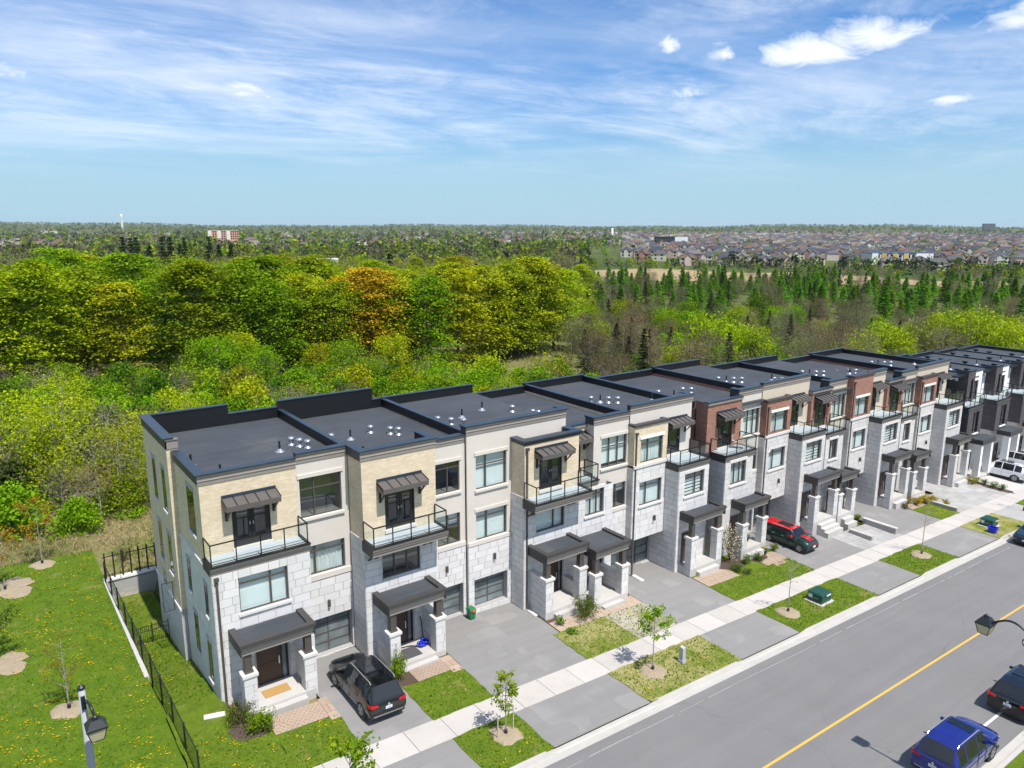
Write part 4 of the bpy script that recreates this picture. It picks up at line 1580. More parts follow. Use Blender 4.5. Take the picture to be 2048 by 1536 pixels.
def house_three():
    g = -0.90
    r = thing('townhouse', (21.25, 33.2, g), 'townhouse with cream render over the garage beside the small green bin', 'townhouse', GROUP1)
    st = Stone(r, True, 3)
    Y = 33.0
    w1, w2 = (21.84, 23.95, 6.55, 8.55), (21.84, 23.97, 3.52, 5.25)
    gd = (21.66, 23.98, -0.66, 1.16)
    front_wall(r, Y, 21.25, 28.35, 3.30, 10.0, [w1, w2], 'stucco_cream', 33.4)
    front_wall(r, Y - 0.02, 21.25, 24.30, g - 0.4, 3.30, [gd], 'mortar', 33.4, 0.5)
    st.add('front', Y - 0.02, 21.27, 24.28, g - 0.15, 3.24, [gd])
    window(r, Y, *w1, cols=(0.34,), transom=0.30, blind='blind', sill='stucco_cream', lintel='stucco_cream')
    window(r, Y, *w2, cols=(0.36,), transom=0.22, blind='blind', sill=None, lintel='stucco_cream')
    band(r, Y, 21.27, 24.28, 3.28, 3.50, 'stucco_cream', 0.08)
    garage(r, 33.35, *gd)
    lantern(r, 23.02, Y - 0.04, 2.35)
    cornice(r, Y, 21.25, 28.30, 9.80, 10.28, left=0.5, right=0.8)
    fp(r, Y, 21.25, 28.3, 9.45, 10.27)
    # brick and stone bay
    B = 31.75
    wA, dA = (25.16, 27.27, 3.60, 4.9), (25.9, 27.2, -0.55, 1.75)
    dB = (25.36, 27.06, 6.14, 8.02)
    front_wall(r, B, 24.30, 28.35, g - 0.3, 5.88, [wA, dA], 'mortar', 33.0)
    st.add('front', B, 24.28, 28.37, g - 0.1, 5.88, [wA, (dA[0] - 0.08, dA[1] + 0.08, dA[2] - 0.13, dA[3] + 0.08)])
    st.add('left', 24.30, B, 33.0, g - 0.1, 5.88)
    window(r, B, *wA, cols=(0.64,), transom=None, blind='blind', sill=None)
    entry_door(r, B + 0.04, *dA)
    front_wall(r, B + 0.01, 24.31, 28.34, 5.88, 9.12, [dB], 'brick_buff', 33.0)
    MB().box(24.24, 24.31, B - 0.03, 32.98, 5.82, 5.93).build('sill_band', 'precast', r)
    balcony_door(r, B + 0.01, *dB)
    canopy(r, B + 0.01, 25.0, 27.45, 8.76)
    cornice(r, B + 0.01, 24.31, 28.34, 8.98, 9.20, left=1.2, right=1.2, m='cornice_dark')
    slab_roof(r, 24.5, 28.2, B + 0.3, 32.98, 8.98)
    deck(r, 24.17, 28.40, 30.50, 31.74, 5.36, 5.84, (24.5, 24.85, 27.5, 27.85))
    railing(r, [(24.25, 31.70), (24.25, 30.58), (28.32, 30.58), (28.32, 31.70)], 5.88, 1.02, 0.98)
    body(r, 21.25, 28.37, 33.1, REAR, g - 1.0, 9.45, 'brick_buff', hl=0.48, hr=None, hb=0.55)
    porch(r, st, 24.52, 27.70, 29.95, 31.75, 2.86, 2.40, [(24.60, 25.12), (27.12, 27.64)], g - 0.05, -0.55, (1.4, 0.35), 1.48, steps=1)
    downspout(r, 24.45, 31.74, g + 0.1, 8.7)
    st.finish()
    vents(r, [(22.0, 37.3), (22.5, 36.6), (23.0, 36.0), (27.3, 37.0)], 9.45)
    vents(r, [(23.9, 37.6), (26.0, 38.5)], 9.45, PIPE, 'vent_pipe')
    return r


def type_a(x0, xs, x1, dz, g, label, group, brick, stone='stone_joined', single=False, seed=1, bayl=0.0, bayr=None, deckx=None, side=False, porchx=None,
           stucco='stucco_cream', end_left=False, yb=32.0, rail_left=True, zr=8.70, zc=None, zbr=None, floor=None, steps=1, wing=(None, None), stucco_cap=True):
    """house with the canopy door on its left and the render bay with three-light window on its right"""
    r = thing('townhouse', (x0, 33.0, g), label, 'townhouse', group)
    st = Stone(r, single, seed, stone)
    B = 30.6 if not side else side
    bx0 = x0 + bayl
    bx1 = bayr
    zd = 5.12 + dz                                   # underside of the balcony
    wA = (bx0 + 0.55, bx1 - 0.75, 3.40 + dz, 5.02 + dz)
    fl = floor if floor is not None else g + 0.5
    dA = (bx0 + 0.9, bx0 + 2.1, fl, fl + 2.2)
    front_wall(r, B, bx0, bx1, g - 0.4, zd, [wA, dA], 'mortar', 32.4)
    st.add('front', B, bx0 - 0.02, bx1 + 0.02, g - 0.1, zd, [wA, (dA[0] - 0.08, dA[1] + 0.08, dA[2] - 0.13, dA[3] + 0.08)])
    st.add('left', bx0, B, 32.35 if not end_left else REAR, g - 0.1, zd, [], False)
    window(r, B, *wA, cols=(0.333, 0.667), transom=0.22, blind='curtain', lintel='precast')
    entry_door(r, B + 0.04, *dA)
    d0, d1 = deckx if deckx else (bx0 - 0.05, bx1 + 0.3)
    deck(r, d0, d1, B - 0.10, yb, zd, zd + 0.46)
    pts = [(d0 + 0.08, B - 0.02), (d1 - 0.08, B - 0.02), (d1 - 0.08, yb - 0.05)]
    if rail_left:
        pts = [(d0 + 0.08, yb - 0.05)] + pts
    railing(r, pts, zd + 0.50, 1.0, 0.95)
    # brick recess with the canopy door
    z3 = zd + 0.46
    zbt = zbr if zbr is not None else 9.10 + dz
    cx0 = bx0 + 0.50 if xs - x0 > 3 else x0 + 0.35
    cx1 = min(cx0 + 2.2, xs - 0.02)
    dB = (cx0 + 0.25, cx1 - 0.4, z3 + 0.16, z3 + 2.05)
    front_wall(r, yb, x0, xs, z3, zbt, [dB], brick, 33.1)
    balcony_door(r, yb, *dB, double=(dB[1] - dB[0]) > 1.3)
    canopy(r, yb, cx0, cx1, z3 + 2.85)
    MB().box(x0 - 0.05, xs, yb - 0.09, yb + 0.26, zbt - 0.20, zbt - 0.002).build('cornice', 'cornice', r)
    MB().box(x0 - 0.08, xs, yb - 0.13, yb + 0.28, zbt, zbt + 0.06).build('coping', 'coping', r)
    if zbt > zr + 0.1:
        fp(r, yb, x0, xs, zr, zbt - 0.21)
    # render bay
    Y = 32.3
    zt = zc if zc is not None else 9.52 + dz
    w1 = (xs + 0.66, x1 - 0.02 - 0.1, 5.95 + dz, 7.92 + dz)
    w2 = (xs + 1.5, x1 - 0.1, 3.12 + dz, 4.74 + dz)
    gd = (xs + 0.35, x1 - 0.2, g + 0.02, g + 2.35)
    front_wall(r, Y, xs, x1, 2.9 + dz, zt - 0.3, [w1, w2], stucco, 33.1)
    front_wall(r, Y - 0.02, xs - 0.3, x1, g - 0.4, 2.9 + dz, [gd], 'mortar', 33.1, 0.5)
    st.add('front', Y - 0.02, max(bx1 + 0.05, xs - 0.3), x1, g - 0.1, 2.84 + dz, [gd])
    window(r, Y, *w1, cols=(0.333, 0.667), transom=0.33, blind='blind', sill='stucco_cream', lintel='stucco_cream')
    window(r, Y, *w2, cols=(0.4,), transom=0.22, blind='half', sill=None)
    band(r, Y, xs, x1, 2.88 + dz, 3.10 + dz, 'stucco_cream', 0.08)
    garage(r, 32.72, *gd)
    lantern(r, xs + 0.6, Y - 0.06, 2.2 + dz)
    cornice(r, Y, xs, x1, zt - 0.46, zt, left=0.75)
    fp(r, Y, xs, x1, zr, zt - 0.01)
    slab_roof(r, x0 + 0.05, x1, yb + 0.02, 33.1, zr)
    bm = brick
    body(r, x0, x1, 33.0, REAR, g - 1.2, zr, bm, hl=0.42, hr=None, hb=0.5, rear_raise=(x0 + 0.1, x0 + 3.2, 1.1) if seed % 2 else None)
    p0, p1 = porchx if porchx else (bx0 + 1.0, bx0 + 3.7)
    zpr = 2.18 + dz
    porch(r, st, p0, p1, 29.4, B, zpr, zpr - 0.46, [(p0 + 0.08, p0 + 0.58), (p1 - 0.58, p1 - 0.08)], g, fl, wing, zpr - 0.46 - 0.95, steps)
    st.finish()
    vents(r, [(xs - 0.6, 37.0), (xs - 0.1, 36.6), (x0 + 0.9, 37.4)], zr)
    vents(r, [(x0 + 1.5, 36.4)], zr, PIPE, 'vent_pipe')
    return r


def type_b(x0, x1, dz, g, label, group, brick, stone='stone_joined', single=False, seed=1, porchx=None, zr=8.70, full_brick=False, floor=None, steps=1,
           wing=(None, None), stucco='stucco_cream', end_right=False, bumpw=3.1, zc=None):
    """house with the brick box bay over the garage on its left and the canopy door with balcony on its right"""
    r = thing('townhouse', (x0, 33.0, g), label, 'townhouse', group)
    st = Stone(r, single, seed, stone)
    Y, B, P = 32.3, 30.6, 31.75
    xb = x0 + bumpw
    zt = zc if zc is not None else 9.62 + dz
    # box bay
    z3 = 5.78 + dz
    ztop = 8.36 + dz if not full_brick else zt - 0.02
    w1, w2 = (x0 + 0.58, x0 + 2.62, 5.90 + dz, 7.50 + dz), (x0 + 0.60, x0 + 2.64, 3.0 + dz, 4.62 + dz)
    front_wall(r, P, x0, xb, z3, ztop, [w1], brick, Y + 0.3)
    window(r, P, *w1, cols=(0.36,), transom=0.24, blind='curtain', sill=None, lintel='white_paint')
    band(r, P, x0 - 0.03, xb + 0.03, z3 - 0.14, z3 + 0.04, 'precast', 0.09)
    zs = 0.55 + dz if g < -1.9 else 1.02
    front_wall(r, P + 0.02, x0, xb, zs, z3 - 0.12, [w2], 'mortar', 32.9)
    st.add('front', P + 0.02, x0 - 0.02, xb + 0.02, zs, z3 - 0.14, [w2])
    st.add('left', x0, P + 0.02, 32.35, zs, z3 - 0.14, [], False)
    window(r, P + 0.02, *w2, cols=(0.34,), transom=0.22, blind='blind' if seed % 2 else 'half', lintel='precast')
    lantern(r, x0 + 2.0, P - 0.02, 1.95 + dz)
    MB().box(x0, xb, P + 0.02, 32.9, zs - 0.02, zs - 0.004).build('soffit', 'stucco_cream', r)
    MB().box(x0 - 0.06, xb + 0.06, P - 0.09, P + 0.28, ztop, ztop + 0.15).box(x0 - 0.06, x0 + 0.2, P + 0.281, Y, ztop, ztop + 0.149).box(xb - 0.2, xb + 0.06, P + 0.281, Y, ztop, ztop + 0.149).build('coping', 'cornice_dark', r)
    slab_roof(r, x0 + 0.2, xb - 0.2, P + 0.28, Y, ztop + 0.05)
    downspout(r, x0 + 0.14, P, g + 0.1, ztop - 0.5)
    # garage set back under the bay
    gd = (x0 + 0.62, xb - 0.1, g + 0.02, min(g + 2.35, zs - 0.05))
    front_wall(r, 32.9, x0, xb + 0.4, g - 0.4, zs - 0.02, [gd], 'mortar', 33.1, 0.25)
    garage(r, 33.05, *gd, frame='bronze')
    # upper render wall and canopy door
    cx0, cx1 = xb + 0.25, min(xb + 2.45, x1 - 0.05)
    zd = 5.15 + dz
    dB = (cx0 + 0.25, cx1 - 0.6, zd + 0.62, zd + 2.5)
    front_wall(r, Y, x0 + 0.1, x1, zd + 0.46, zt - 0.3, [dB], stucco, 33.1)
    balcony_door(r, Y, *dB, double=False)
    canopy(r, Y, cx0, cx1, zd + 3.2)
    cornice(r, Y, x0 + 0.05, x1, zt - 0.48, zt, right=0.8 if end_right else None)
    fp(r, Y, x0 + 0.05, x1, zr, zt - 0.01)
    slab_roof(r, x0 + 0.05, x1, Y + 0.02, 33.1, zr)
    # stone bay with balcony on top
    bx0, bx1 = xb - 0.02, x1
    wA = (bx0 + 0.55, bx1 - 0.45, 3.04 + dz + 0.30, 4.62 + dz + 0.30)
    fl = floor if floor is not None else g + 0.5
    dA = (bx0 + 0.55, bx0 + 1.75, fl, fl + 2.15)
    front_wall(r, B, bx0, bx1, g - 0.4, zd, [wA, dA], 'mortar', 33.0)
    st.add('front', B, bx0 - 0.02, bx1 + 0.02, g - 0.1, zd, [wA, (dA[0] - 0.08, dA[1] + 0.08, dA[2] - 0.13, dA[3] + 0.08)])
    st.add('left', bx0, B, 32.9, g - 0.1, zd, [], None)
    window(r, B, *wA, cols=(0.6,), transom=0.2, blind='stripe' if seed % 2 else 'curtain', lintel='precast')
    entry_door(r, B + 0.04, *dA)
    deck(r, bx0 - 0.08, bx1 + 0.05, B - 0.10, Y, zd, zd + 0.42)
    railing(r, [(bx0, Y - 0.05), (bx0, B - 0.02), (bx1 - 0.06, B - 0.02)] + ([(bx1 - 0.06, Y - 0.05)] if end_right else []), zd + 0.46, 1.0, 0.9)
    body(r, x0, x1, 33.0, REAR, g - 1.2, zr, brick, hl=0.42, hr=0.42 if end_right else None, hb=0.5, rear_raise=None if seed % 2 else (x0 + 0.2, x0 + 3.3, 1.15))
    p0, p1 = porchx if porchx else (bx0 + 0.45, bx0 + 3.6)
    zpr = 1.98 + dz + 0.3
    porch(r, st, p0, p1, 29.4, B, zpr, zpr - 0.46, [(p0 + 0.08, p0 + 0.58), (p1 - 0.58, p1 - 0.08)], g, fl, wing, zpr - 0.46 - 0.95, steps)
    st.finish()
    vents(r, [(x0 + 1.4, 37.4), (x0 + 2.3, 36.6), (x0 + 2.8, 36.2)], zr)
    vents(r, [(x0 + 1.9, 37.0), (x1 - 0.8, 35.2)], zr, PIPE, 'vent_pipe')
    return r


def type_c(x0, w, g, zr, label, seed, last=False):
    """house of the dark modern row: white render panel with a canopy door, dark brick bay, tall window strip"""
    r = thing('townhouse', (x0, 33.0, g), label, 'townhouse', GROUP3)
    zb = zr - 2.15                                     # balcony floor
    lo = zb - 3.1                                      # floor of the lower dark box
    xa, xm, xe = x0, x0 + 2.6, x0 + w
    xw = xe - 2.4
    # white panel with the canopy door
    d1 = (xa + 0.85, xa + 2.0, zb + 0.1, zb + 2.35)
    front_wall(r, 33.0, xa, xm, lo, zr + 0.45, [d1], 'stucco_white')
    balcony_door(r, 33.0, *d1, double=False)
    MB().box(xa + 0.5, xm - 0.05, 32.2, 33.0, zb + 2.72, zb + 2.86).build('canopy', 'black_metal', r)
    for i in range(4):
        MB().box(xa + 0.95 + i * 0.30, xa + 1.17 + i * 0.30, 32.985, 33.0, zr - 0.05, zr + 0.09).build('vent_slot', 'black_paint', r)
    MB().box(xa - 0.02, xm, 32.93, 33.25, zr + 0.452, zr + 0.5).build('coping', 'coping', r)
    fp(r, 33.0, xa, xm, zr, zr + 0.44)
    # dark brick bay
    yb = 32.0
    w1, w2 = (xm + 0.75, xw - 0.35, zb + 0.25, zb + 2.3), (xm + 0.75, xw - 0.35, lo + 0.5, lo + 2.7)
    front_wall(r, yb, xm, xw, lo - 0.1, zr + 1.05, [w1, w2], 'brick_black', 33.1)
    window(r, yb, *w1, cols=(0.5,), transom=None, blind='room', sill=None, frame='black_metal')
    window(r, yb, *w2, cols=(0.35,), transom=0.2, low=0.18, blind='room', sill='white_paint', frame='black_metal')
    MB().box(xm - 0.05, xw + 0.02, yb - 0.08, yb + 0.26, zr + 1.052, zr + 1.11).build('coping', 'coping', r)
    MB().box(xm + 0.01, xm + 0.2, yb + 0.27, 33.1, zr, zr + 1.05).box(xw - 0.2, xw - 0.01, yb + 0.27, 33.1, zr, zr + 1.05).build('parapet', 'black_metal', r)
    MB().box(xm + 0.2, xw - 0.2, yb + 0.02, yb + 0.24, zr, zr + 1.04).build('parapet', 'black_metal', r)
    # white strip with the two-storey window
    s1, s2 = (xw + 0.35, xe - 0.75, zb - 0.2, zb + 1.9), (xw + 0.35, xe - 0.75, lo + 0.5, lo + 2.5)
    front_wall(r, 32.3, xw, xe, lo - 0.3, zr + 0.7, [s1, s2], 'stucco_white', 33.1)
    window(r, 32.3, *s1, cols=(), transom=None, low=0.2, blind='room', sill=None, frame='black_metal')
    window(r, 32.3, *s2, cols=(), transom=0.2, low=None, blind='room', sill=None, frame='black_metal')
    for i in range(4):
        MB().box(xw + 0.5 + i * 0.28, xw + 0.71 + i * 0.28, 32.285, 32.3, zr + 0.05, zr + 0.2).build('vent_slot', 'black_paint', r)
    MB().box(xw - 0.02, xe, 32.24, 32.55, zr + 0.702, zr + 0.76).build('coping', 'coping', r)
    fp(r, 32.3, xw, xe, zr, zr + 0.69)
    # lower dark box with its terrace
    B = 30.6
    w3 = (xa + 1.3, xa + 2.6, lo + 0.3, lo + 2.5)
    front_wall(r, B, xa + 0.2, xa + 3.3, lo - 0.1, zb - 0.35, [w3], 'brick_black', 33.0)
    window(r, B, *w3, cols=(0.42,), transom=0.2, low=0.18, blind='room', sill='white_paint', frame='black_metal')
    deck(r, xa + 0.12, xa + 3.38, B - 0.08, 33.0, zb - 0.34, zb)
    railing(r, [(xa + 0.2, 32.9), (xa + 0.2, B), (xa + 3.3, B), (xa + 3.3, 32.0)], zb + 0.03, 1.0, 1.0)
    # entrance: white frames under a flat dark roof
    MB().box(xa + 1.0, xa + 4.0, 29.3, B, lo - 0.55, lo - 0.1).build('porch_roof', 'cornice_dark', r)
    MB().box(xa + 1.03, xa + 3.97, 29.33, B, lo - 0.099, lo - 0.07).build('roof_membrane', 'roof_membrane', r)
    for s in (xa + 1.05, xa + 3.35):
        MB().box(s, s + 0.45, 29.4, 30.0, g - 0.2, lo - 0.55).build('pier', 'stucco_white', r)
    gd = (xe - 2.6, xe - 0.3, g + 0.02, g + 2.3)
    dd = (xa + 1.8, xa + 3.0, g + 0.35, g + 2.5)
    front_wall(r, 31.0, xa + 0.2, xe - 2.9, g - 0.4, lo - 0.101, [dd], 'stone_warm', 33.0)
    entry_door(r, 31.04, *dd)
    front_wall(r, 32.4, xe - 2.9, xe, g - 0.4, lo - 0.301, [gd], 'stone_warm', 33.0)
    garage(r, 32.75, *gd, frame='black_metal')
    MB().box(xa + 1.0, xe - 2.9, 29.4, 31.0, g - 0.3, g + 0.34).build('porch_floor', 'concrete', r)
    body(r, x0, xe, 33.0, REAR, g - 1.2, zr, 'brick_black', hl=0.32, hr=0.32 if last else None, hb=0.38)
    if seed == 1:
        MB().box(x0 - 0.02, x0 + 0.0, 31.0, REAR, g - 0.5, zr + 0.4).build('wall', 'cornice_dark', r)
    for i, y in enumerate((35.2, 37.4, 39.8, 41.6)):
        vents(r, [(x0 + 1.0 + (i % 2) * 0.5, y)], zr, BOXVENT)
    vents(r, [(x0 + 2.6, 36.6)], zr, PIPE, 'vent_pipe')
    return r


house_end()
house_two()
house_three()
type_a(28.37, 30.02, 33.0, 0.28, -1.28, 'townhouse with three-light cream bay, its porch joined to the porch on its left', GROUP1, 'brick_buff',
       single=True, seed=4, bayl=0.0, bayr=31.2, deckx=(28.42, 29.98), side=31.75, porchx=(27.75, 30.62), yb=33.0, rail_left=False, zr=8.80, zc=9.60, zbr=9.16,
       floor=-0.85, wing=(None, 0.3))
type_b(33.0, 38.95, 0.28, -1.52, 'townhouse with square buff brick bay over a recessed garage, last of the buff row', GROUP1, 'brick_buff', single=True, seed=5,
       porchx=(36.25, 39.5), zr=9.0, floor=-1.05, end_right=True, bumpw=3.05)
DZ = [0.0, -0.02, -0.52, -0.54, -1.06, -1.10]
type_a(40.3, 44.05, 46.75, 0.0, -1.85, 'first townhouse of the red brick row, chairs on its balcony', GROUP2, 'brick_red',
       seed=6, bayl=0.45, bayr=43.75, end_left=True, zr=8.55, zbr=9.15, floor=-1.15, porchx=(41.6, 44.5))
type_b(46.75, 52.9, -0.02, -2.15, 'townhouse with red brick box bay behind the red roofed car', GROUP2, 'brick_red', seed=7, porchx=(50.4, 53.75), zr=8.75, floor=-1.25,
       steps=3, stucco='stucco_beige', zc=9.65)
type_a(52.9, 55.75, 58.5, -0.45, -2.45, 'townhouse with beige bay and wide porch steps, left of the tall red brick bay', GROUP2, 'brick_red', seed=8,
       bayl=0.15, bayr=55.5, rail_left=False, zr=7.95, zc=8.74, zbr=8.35, floor=-1.5, porchx=(53.8, 56.4), stucco='stucco_beige', steps=2)
type_b(58.5, 64.7, -0.52, -2.72, 'townhouse whose red brick bay rises to the roof edge', GROUP2, 'brick_red', seed=9, zr=7.95, full_brick=True, floor=-2.0,
       stucco='stucco_beige', zc=8.80)
type_a(64.7, 67.6, 70.4, -1.0, -3.0, 'townhouse with beige render bay behind the yellow shrubs', GROUP2, 'brick_red', seed=10, bayl=0.15, bayr=67.3, rail_left=False,
       zr=7.35, zc=8.15, zbr=7.75, floor=-2.4, stucco='stucco_beige')
type_b(70.4, 76.7, -1.05, -3.3, 'last townhouse of the red brick row, pale slab driveway before it', GROUP2, 'brick_red', seed=11, zr=7.55, floor=-2.7,
       stucco='stucco_beige', end_right=True, zc=8.35)
CL = ['first dark and white townhouse, next to the red brick row', 'second dark and white townhouse, behind the white car',
      'third dark and white townhouse at the picture edge', 'fourth dark and white townhouse, only roof and upper front in view',
      'fifth dark and white townhouse, farthest flat roof in the row']
for i in range(5):
    type_c(78.2 + i * 6.6, 6.6, -3.75 - 0.33 * i, 5.72 - 0.21 * i, CL[i], i + 1, last=(i == 4))
# ------------------------------------------------------------------ cars
def car(spec, loc, rz, label, name='parked_car', group='cars parked along the street'):
    """body lofted from cross sections, front towards local +x; doors, glass, lamps, wheels are parts"""
    r = thing(name, loc, label, 'car', group)
    r.rotation_euler = (0, 0, rz) if not isinstance(rz, tuple) else rz
    W = spec['W'] / 2
    st = spec['st']            # x, zlow, zbelt, wbelt, ztop, wtop, wmax
    # densify
    dense = []
    for a, b in zip(st[:-1], st[1:]):
        n = 3 if b[0] - a[0] > 0.3 else 2
        for i in range(n):
            t = i / n
            dense.append((tuple(p + (q - p) * t for p, q in zip(a[:7], b[:7])), a[7]))
    dense.append((st[-1][:7], st[-1][7]))
    rings = []
    for (x, zl, zb, wb, zt, wt, wm), zone in dense:
        cr = 0.035 if zt > 1.3 else 0.02
        half = [(wm * 0.84, zl), (wm * 0.975, zl + 0.10), (wm, zl + (zb - zl) * 0.50), (wm * 0.995, zl + (zb - zl) * 0.80), (wb, zb), ((wb + wt) / 2 + 0.015, (zb + zt) / 2 + 0.01),
                (wt, zt - 0.012), (wt * 0.90, zt + cr * 0.35), (wt * 0.5, zt + cr * 0.85), (0.0, zt + cr)]
        rings.append([(x, y, z) for y, z in half] + [(x, -y, z) for y, z in half[-2::-1]])
    n = len(rings[0])
    parts = {}

    def put(key, pts):
        parts.setdefault(key, MB()).face(pts)
    for i in range(len(rings) - 1):
        zone = dense[i][1]
        A, B = rings[i], rings[i + 1]
        for k in range(n - 1):
            side = 'L' if k < n // 2 else 'R'
            kk = k if k < n // 2 else n - 2 - k
            q = [A[k], B[k], B[k + 1], A[k + 1]]
            if kk <= 3:
                key = ('door', zone, side) if zone in ('d1', 'd2') and kk >= 1 else ('body',)
            elif kk in (4, 5):
                if zone in ('d1', 'd2', 'q'):
                    key = ('side_window', zone, side)
                elif zone in ('ws', 'rw'):
                    key = ('pillar', zone, side)
                else:
                    key = ('body',)
            else:
                key = {'ws': ('windscreen',), 'rw': ('rear_window',), 'd1': ('roof',), 'd2': ('roof',), 'q': ('roof',), 'bp': ('roof',), 'hood': ('bonnet',)}.get(zone, ('body',))
                if kk == 6 and zone in ('ws', 'rw'):
                    key = ('pillar', zone, side)
            put(key, q)
    for ring in (rings[0], rings[-1]):
        put(('body',), ring if ring is rings[0] else ring[::-1])
    # underside
    for i in range(len(rings) - 1):
        put(('body',), [rings[i][0], rings[i][-1], rings[i + 1][-1], rings[i + 1][0]])
    P, RF = spec['paint'], spec.get('roof', spec['paint'])
    for key, mb in parts.items():
        kind = key[0]
        m = {'side_window': 'car_glass', 'windscreen': 'car_glass', 'rear_window': 'car_glass', 'roof': RF, 'pillar': 'car_glass' if RF != P else P}.get(kind, P)
        o = mb.build(kind, m, r, org=(0, 0, 0), smooth=kind not in ('side_window',))
        me = o.data
        import bmesh
        bm = bmesh.new()
        bm.from_mesh(me)
        bmesh.ops.remove_doubles(bm, verts=bm.verts, dist=0.0005)
        bm.to_mesh(me)
        bm.free()
        if kind == 'door':
            xs = [v[0] for v in mb.v]
            s = 1 if key[2] == 'L' else -1
            zh = spec['belt'] - 0.10
            MB().box(min(xs) + 0.10, min(xs) + 0.32, s * W * 0.995 - 0.02, s * W * 0.995 + 0.02, zh - 0.02, zh + 0.015).build('handle', spec.get('handle', P), o, org=(0, 0, 0))
            MB().box(max(xs) - 0.006, max(xs) + 0.006, s * W - 0.012, s * W + 0.004, 0.35, spec['belt'] - 0.02).build('gap', 'car_trim', o, org=(0, 0, 0))
    X0, X1 = st[0][0], st[-1][0]
    # lower trim
    MB().box(X0 + 0.10, X1 - 0.10, -W * 0.93, W * 0.93, 0.22, 0.34).build('sill_trim', 'car_trim', r, org=(0, 0, 0))
    # wheels
    R = spec.get('R', 0.36)
    for x in (spec['wr'], spec['wf']):
        for s in (1, -1):
            yo = s * (W + 0.006)
            yi = s * (W - 0.24)
            MB().tube([(x, s * (W - 0.10), R), (x, s * (W - 0.004), R)], R + 0.065, 26).build('wheel_arch', 'car_trim', r, org=(0, 0, 0))
            w = bpy.data.objects.new('wheel', None)
            COL.objects.link(w)
            w.parent = r
            MB().tube([(x, yi, R), (x, yi + s * 0.03, R), (x, yo - s * 0.02, R), (x, yo, R)], [R - 0.02, R, R, R - 0.025], 26).build('tyre', 'rubber', w, org=(0, 0, 0), smooth=False)
            rim = MB().tube([(x, yo - s * 0.02, R), (x, yo + s * 0.004, R)], R * 0.66, 22)
            rim.build('rim', 'rim_metal', w, org=(0, 0, 0))
            for k in range(5):
                a = k * 2 * math.pi / 5 + 0.3
                c, d = (math.cos(a), math.sin(a)), (math.cos(a + 0.45), math.sin(a + 0.45))
                MB().face([(x + c[0] * R * 0.20, yo + s * 0.007, R + c[1] * R * 0.20), (x + c[0] * R * 0.58, yo + s * 0.007, R + c[1] * R * 0.58),
                           (x + d[0] * R * 0.58, yo + s * 0.007, R + d[1] * R * 0.58)]).build('spoke_gap', 'rubber', w, org=(0, 0, 0))
    # lamps, plate, mirrors, rails
    zb = spec['belt']
    xr, zt = X0, spec['tail']
    for s in (1, -1):
        MB().hexa([(xr - 0.012, s * W * 0.93, zt), (xr + 0.16, s * W * 1.0, zt), (xr + 0.16, s * W * 0.9, zt), (xr - 0.02, s * W * 0.55, zt),
                   (xr + 0.01, s * W * 0.93, zt + 0.10), (xr + 0.19, s * W * 0.985, zt + 0.12), (xr + 0.19, s * W * 0.9, zt + 0.11), (xr + 0.0, s * W * 0.55, zt + 0.07)]).build('tail_light', 'tail_red', r, org=(0, 0, 0))
        hx, hz = X1, spec['head']
        if spec.get('round_lamp'):
            o = MB().lathe((0, 0, 0), [(0.155, 0), (0.15, 0.05), (0.09, 0.075)], 14).build('headlight', 'lamp_clear', r, org=(0, 0, 0), smooth=True)
            o.location = (hx - 0.24, s * W * 0.68, hz + 0.04)
            o.rotation_euler = (0, R_(62), s * 0.25)
        else:
            MB().hexa([(hx - 0.06, s * W * 0.55, hz), (hx - 0.05, s * W * 0.55, hz), (hx - 0.28, s * W * 0.97, hz), (hx - 0.30, s * W * 0.93, hz),
                       (hx - 0.10, s * W * 0.55, hz + 0.09), (hx - 0.07, s * W * 0.55, hz + 0.10), (hx - 0.34, s * W * 0.96, hz + 0.12), (hx - 0.36, s * W * 0.92, hz + 0.12)]).build('headlight', 'lamp_clear', r, org=(0, 0, 0))
        xm = spec['mir']
        MB().hexa([(xm - 0.07, s * W * 0.97, zb + 0.02), (xm + 0.07, s * W * 0.97, zb + 0.02), (xm + 0.09, s * (W + 0.20), zb + 0.03), (xm - 0.05, s * (W + 0.20), zb + 0.03),
                   (xm - 0.07, s * W * 0.96, zb + 0.17), (xm + 0.05, s * W * 0.96, zb + 0.16), (xm + 0.06, s * (W + 0.19), zb + 0.15), (xm - 0.05, s * (W + 0.19), zb + 0.17)]).build('mirror', spec.get('mirror', P), r, org=(0, 0, 0))
        if spec.get('rails'):
            a, b, z = spec['rails']
            y = s * spec['st'][6][5] * 0.93
            MB().tube([(a, y, z - 0.03), (a + 0.12, y, z + 0.05), (b - 0.12, y, z + 0.05), (b, y, z - 0.03)], 0.022, 6).build('roof_rail', 'chrome', r, org=(0, 0, 0))
        if spec.get('side_chrome'):
            MB().box(spec['wr'] + 0.45, spec['wf'] - 0.45, s * (W - 0.008) - 0.01, s * (W - 0.008) + 0.01, 0.40, 0.425).build('sill_strip', 'chrome', r, org=(0, 0, 0))
    zp = spec['plate']
    p = MB().box(X0 - 0.03, X0 - 0.008, -0.16, 0.16, zp, zp + 0.12).build('number_plate', 'plate', r, org=(0, 0, 0))
    MB().box(X0 - 0.034, X0 - 0.031, -0.115, 0.115, zp + 0.045, zp + 0.068).build('plate_text', 'plate_ink', p, org=(0, 0, 0))
    p = MB().box(X1 + 0.008, X1 + 0.03, -0.16, 0.16, 0.45, 0.57).build('number_plate', 'plate', r, org=(0, 0, 0))
    if spec.get('badge'):
        MB().tube([(X0 - 0.03, 0, spec['badge']), (X0 - 0.004, 0, spec['badge'])], 0.06, 14).build('badge', 'chrome', r, org=(0, 0, 0))
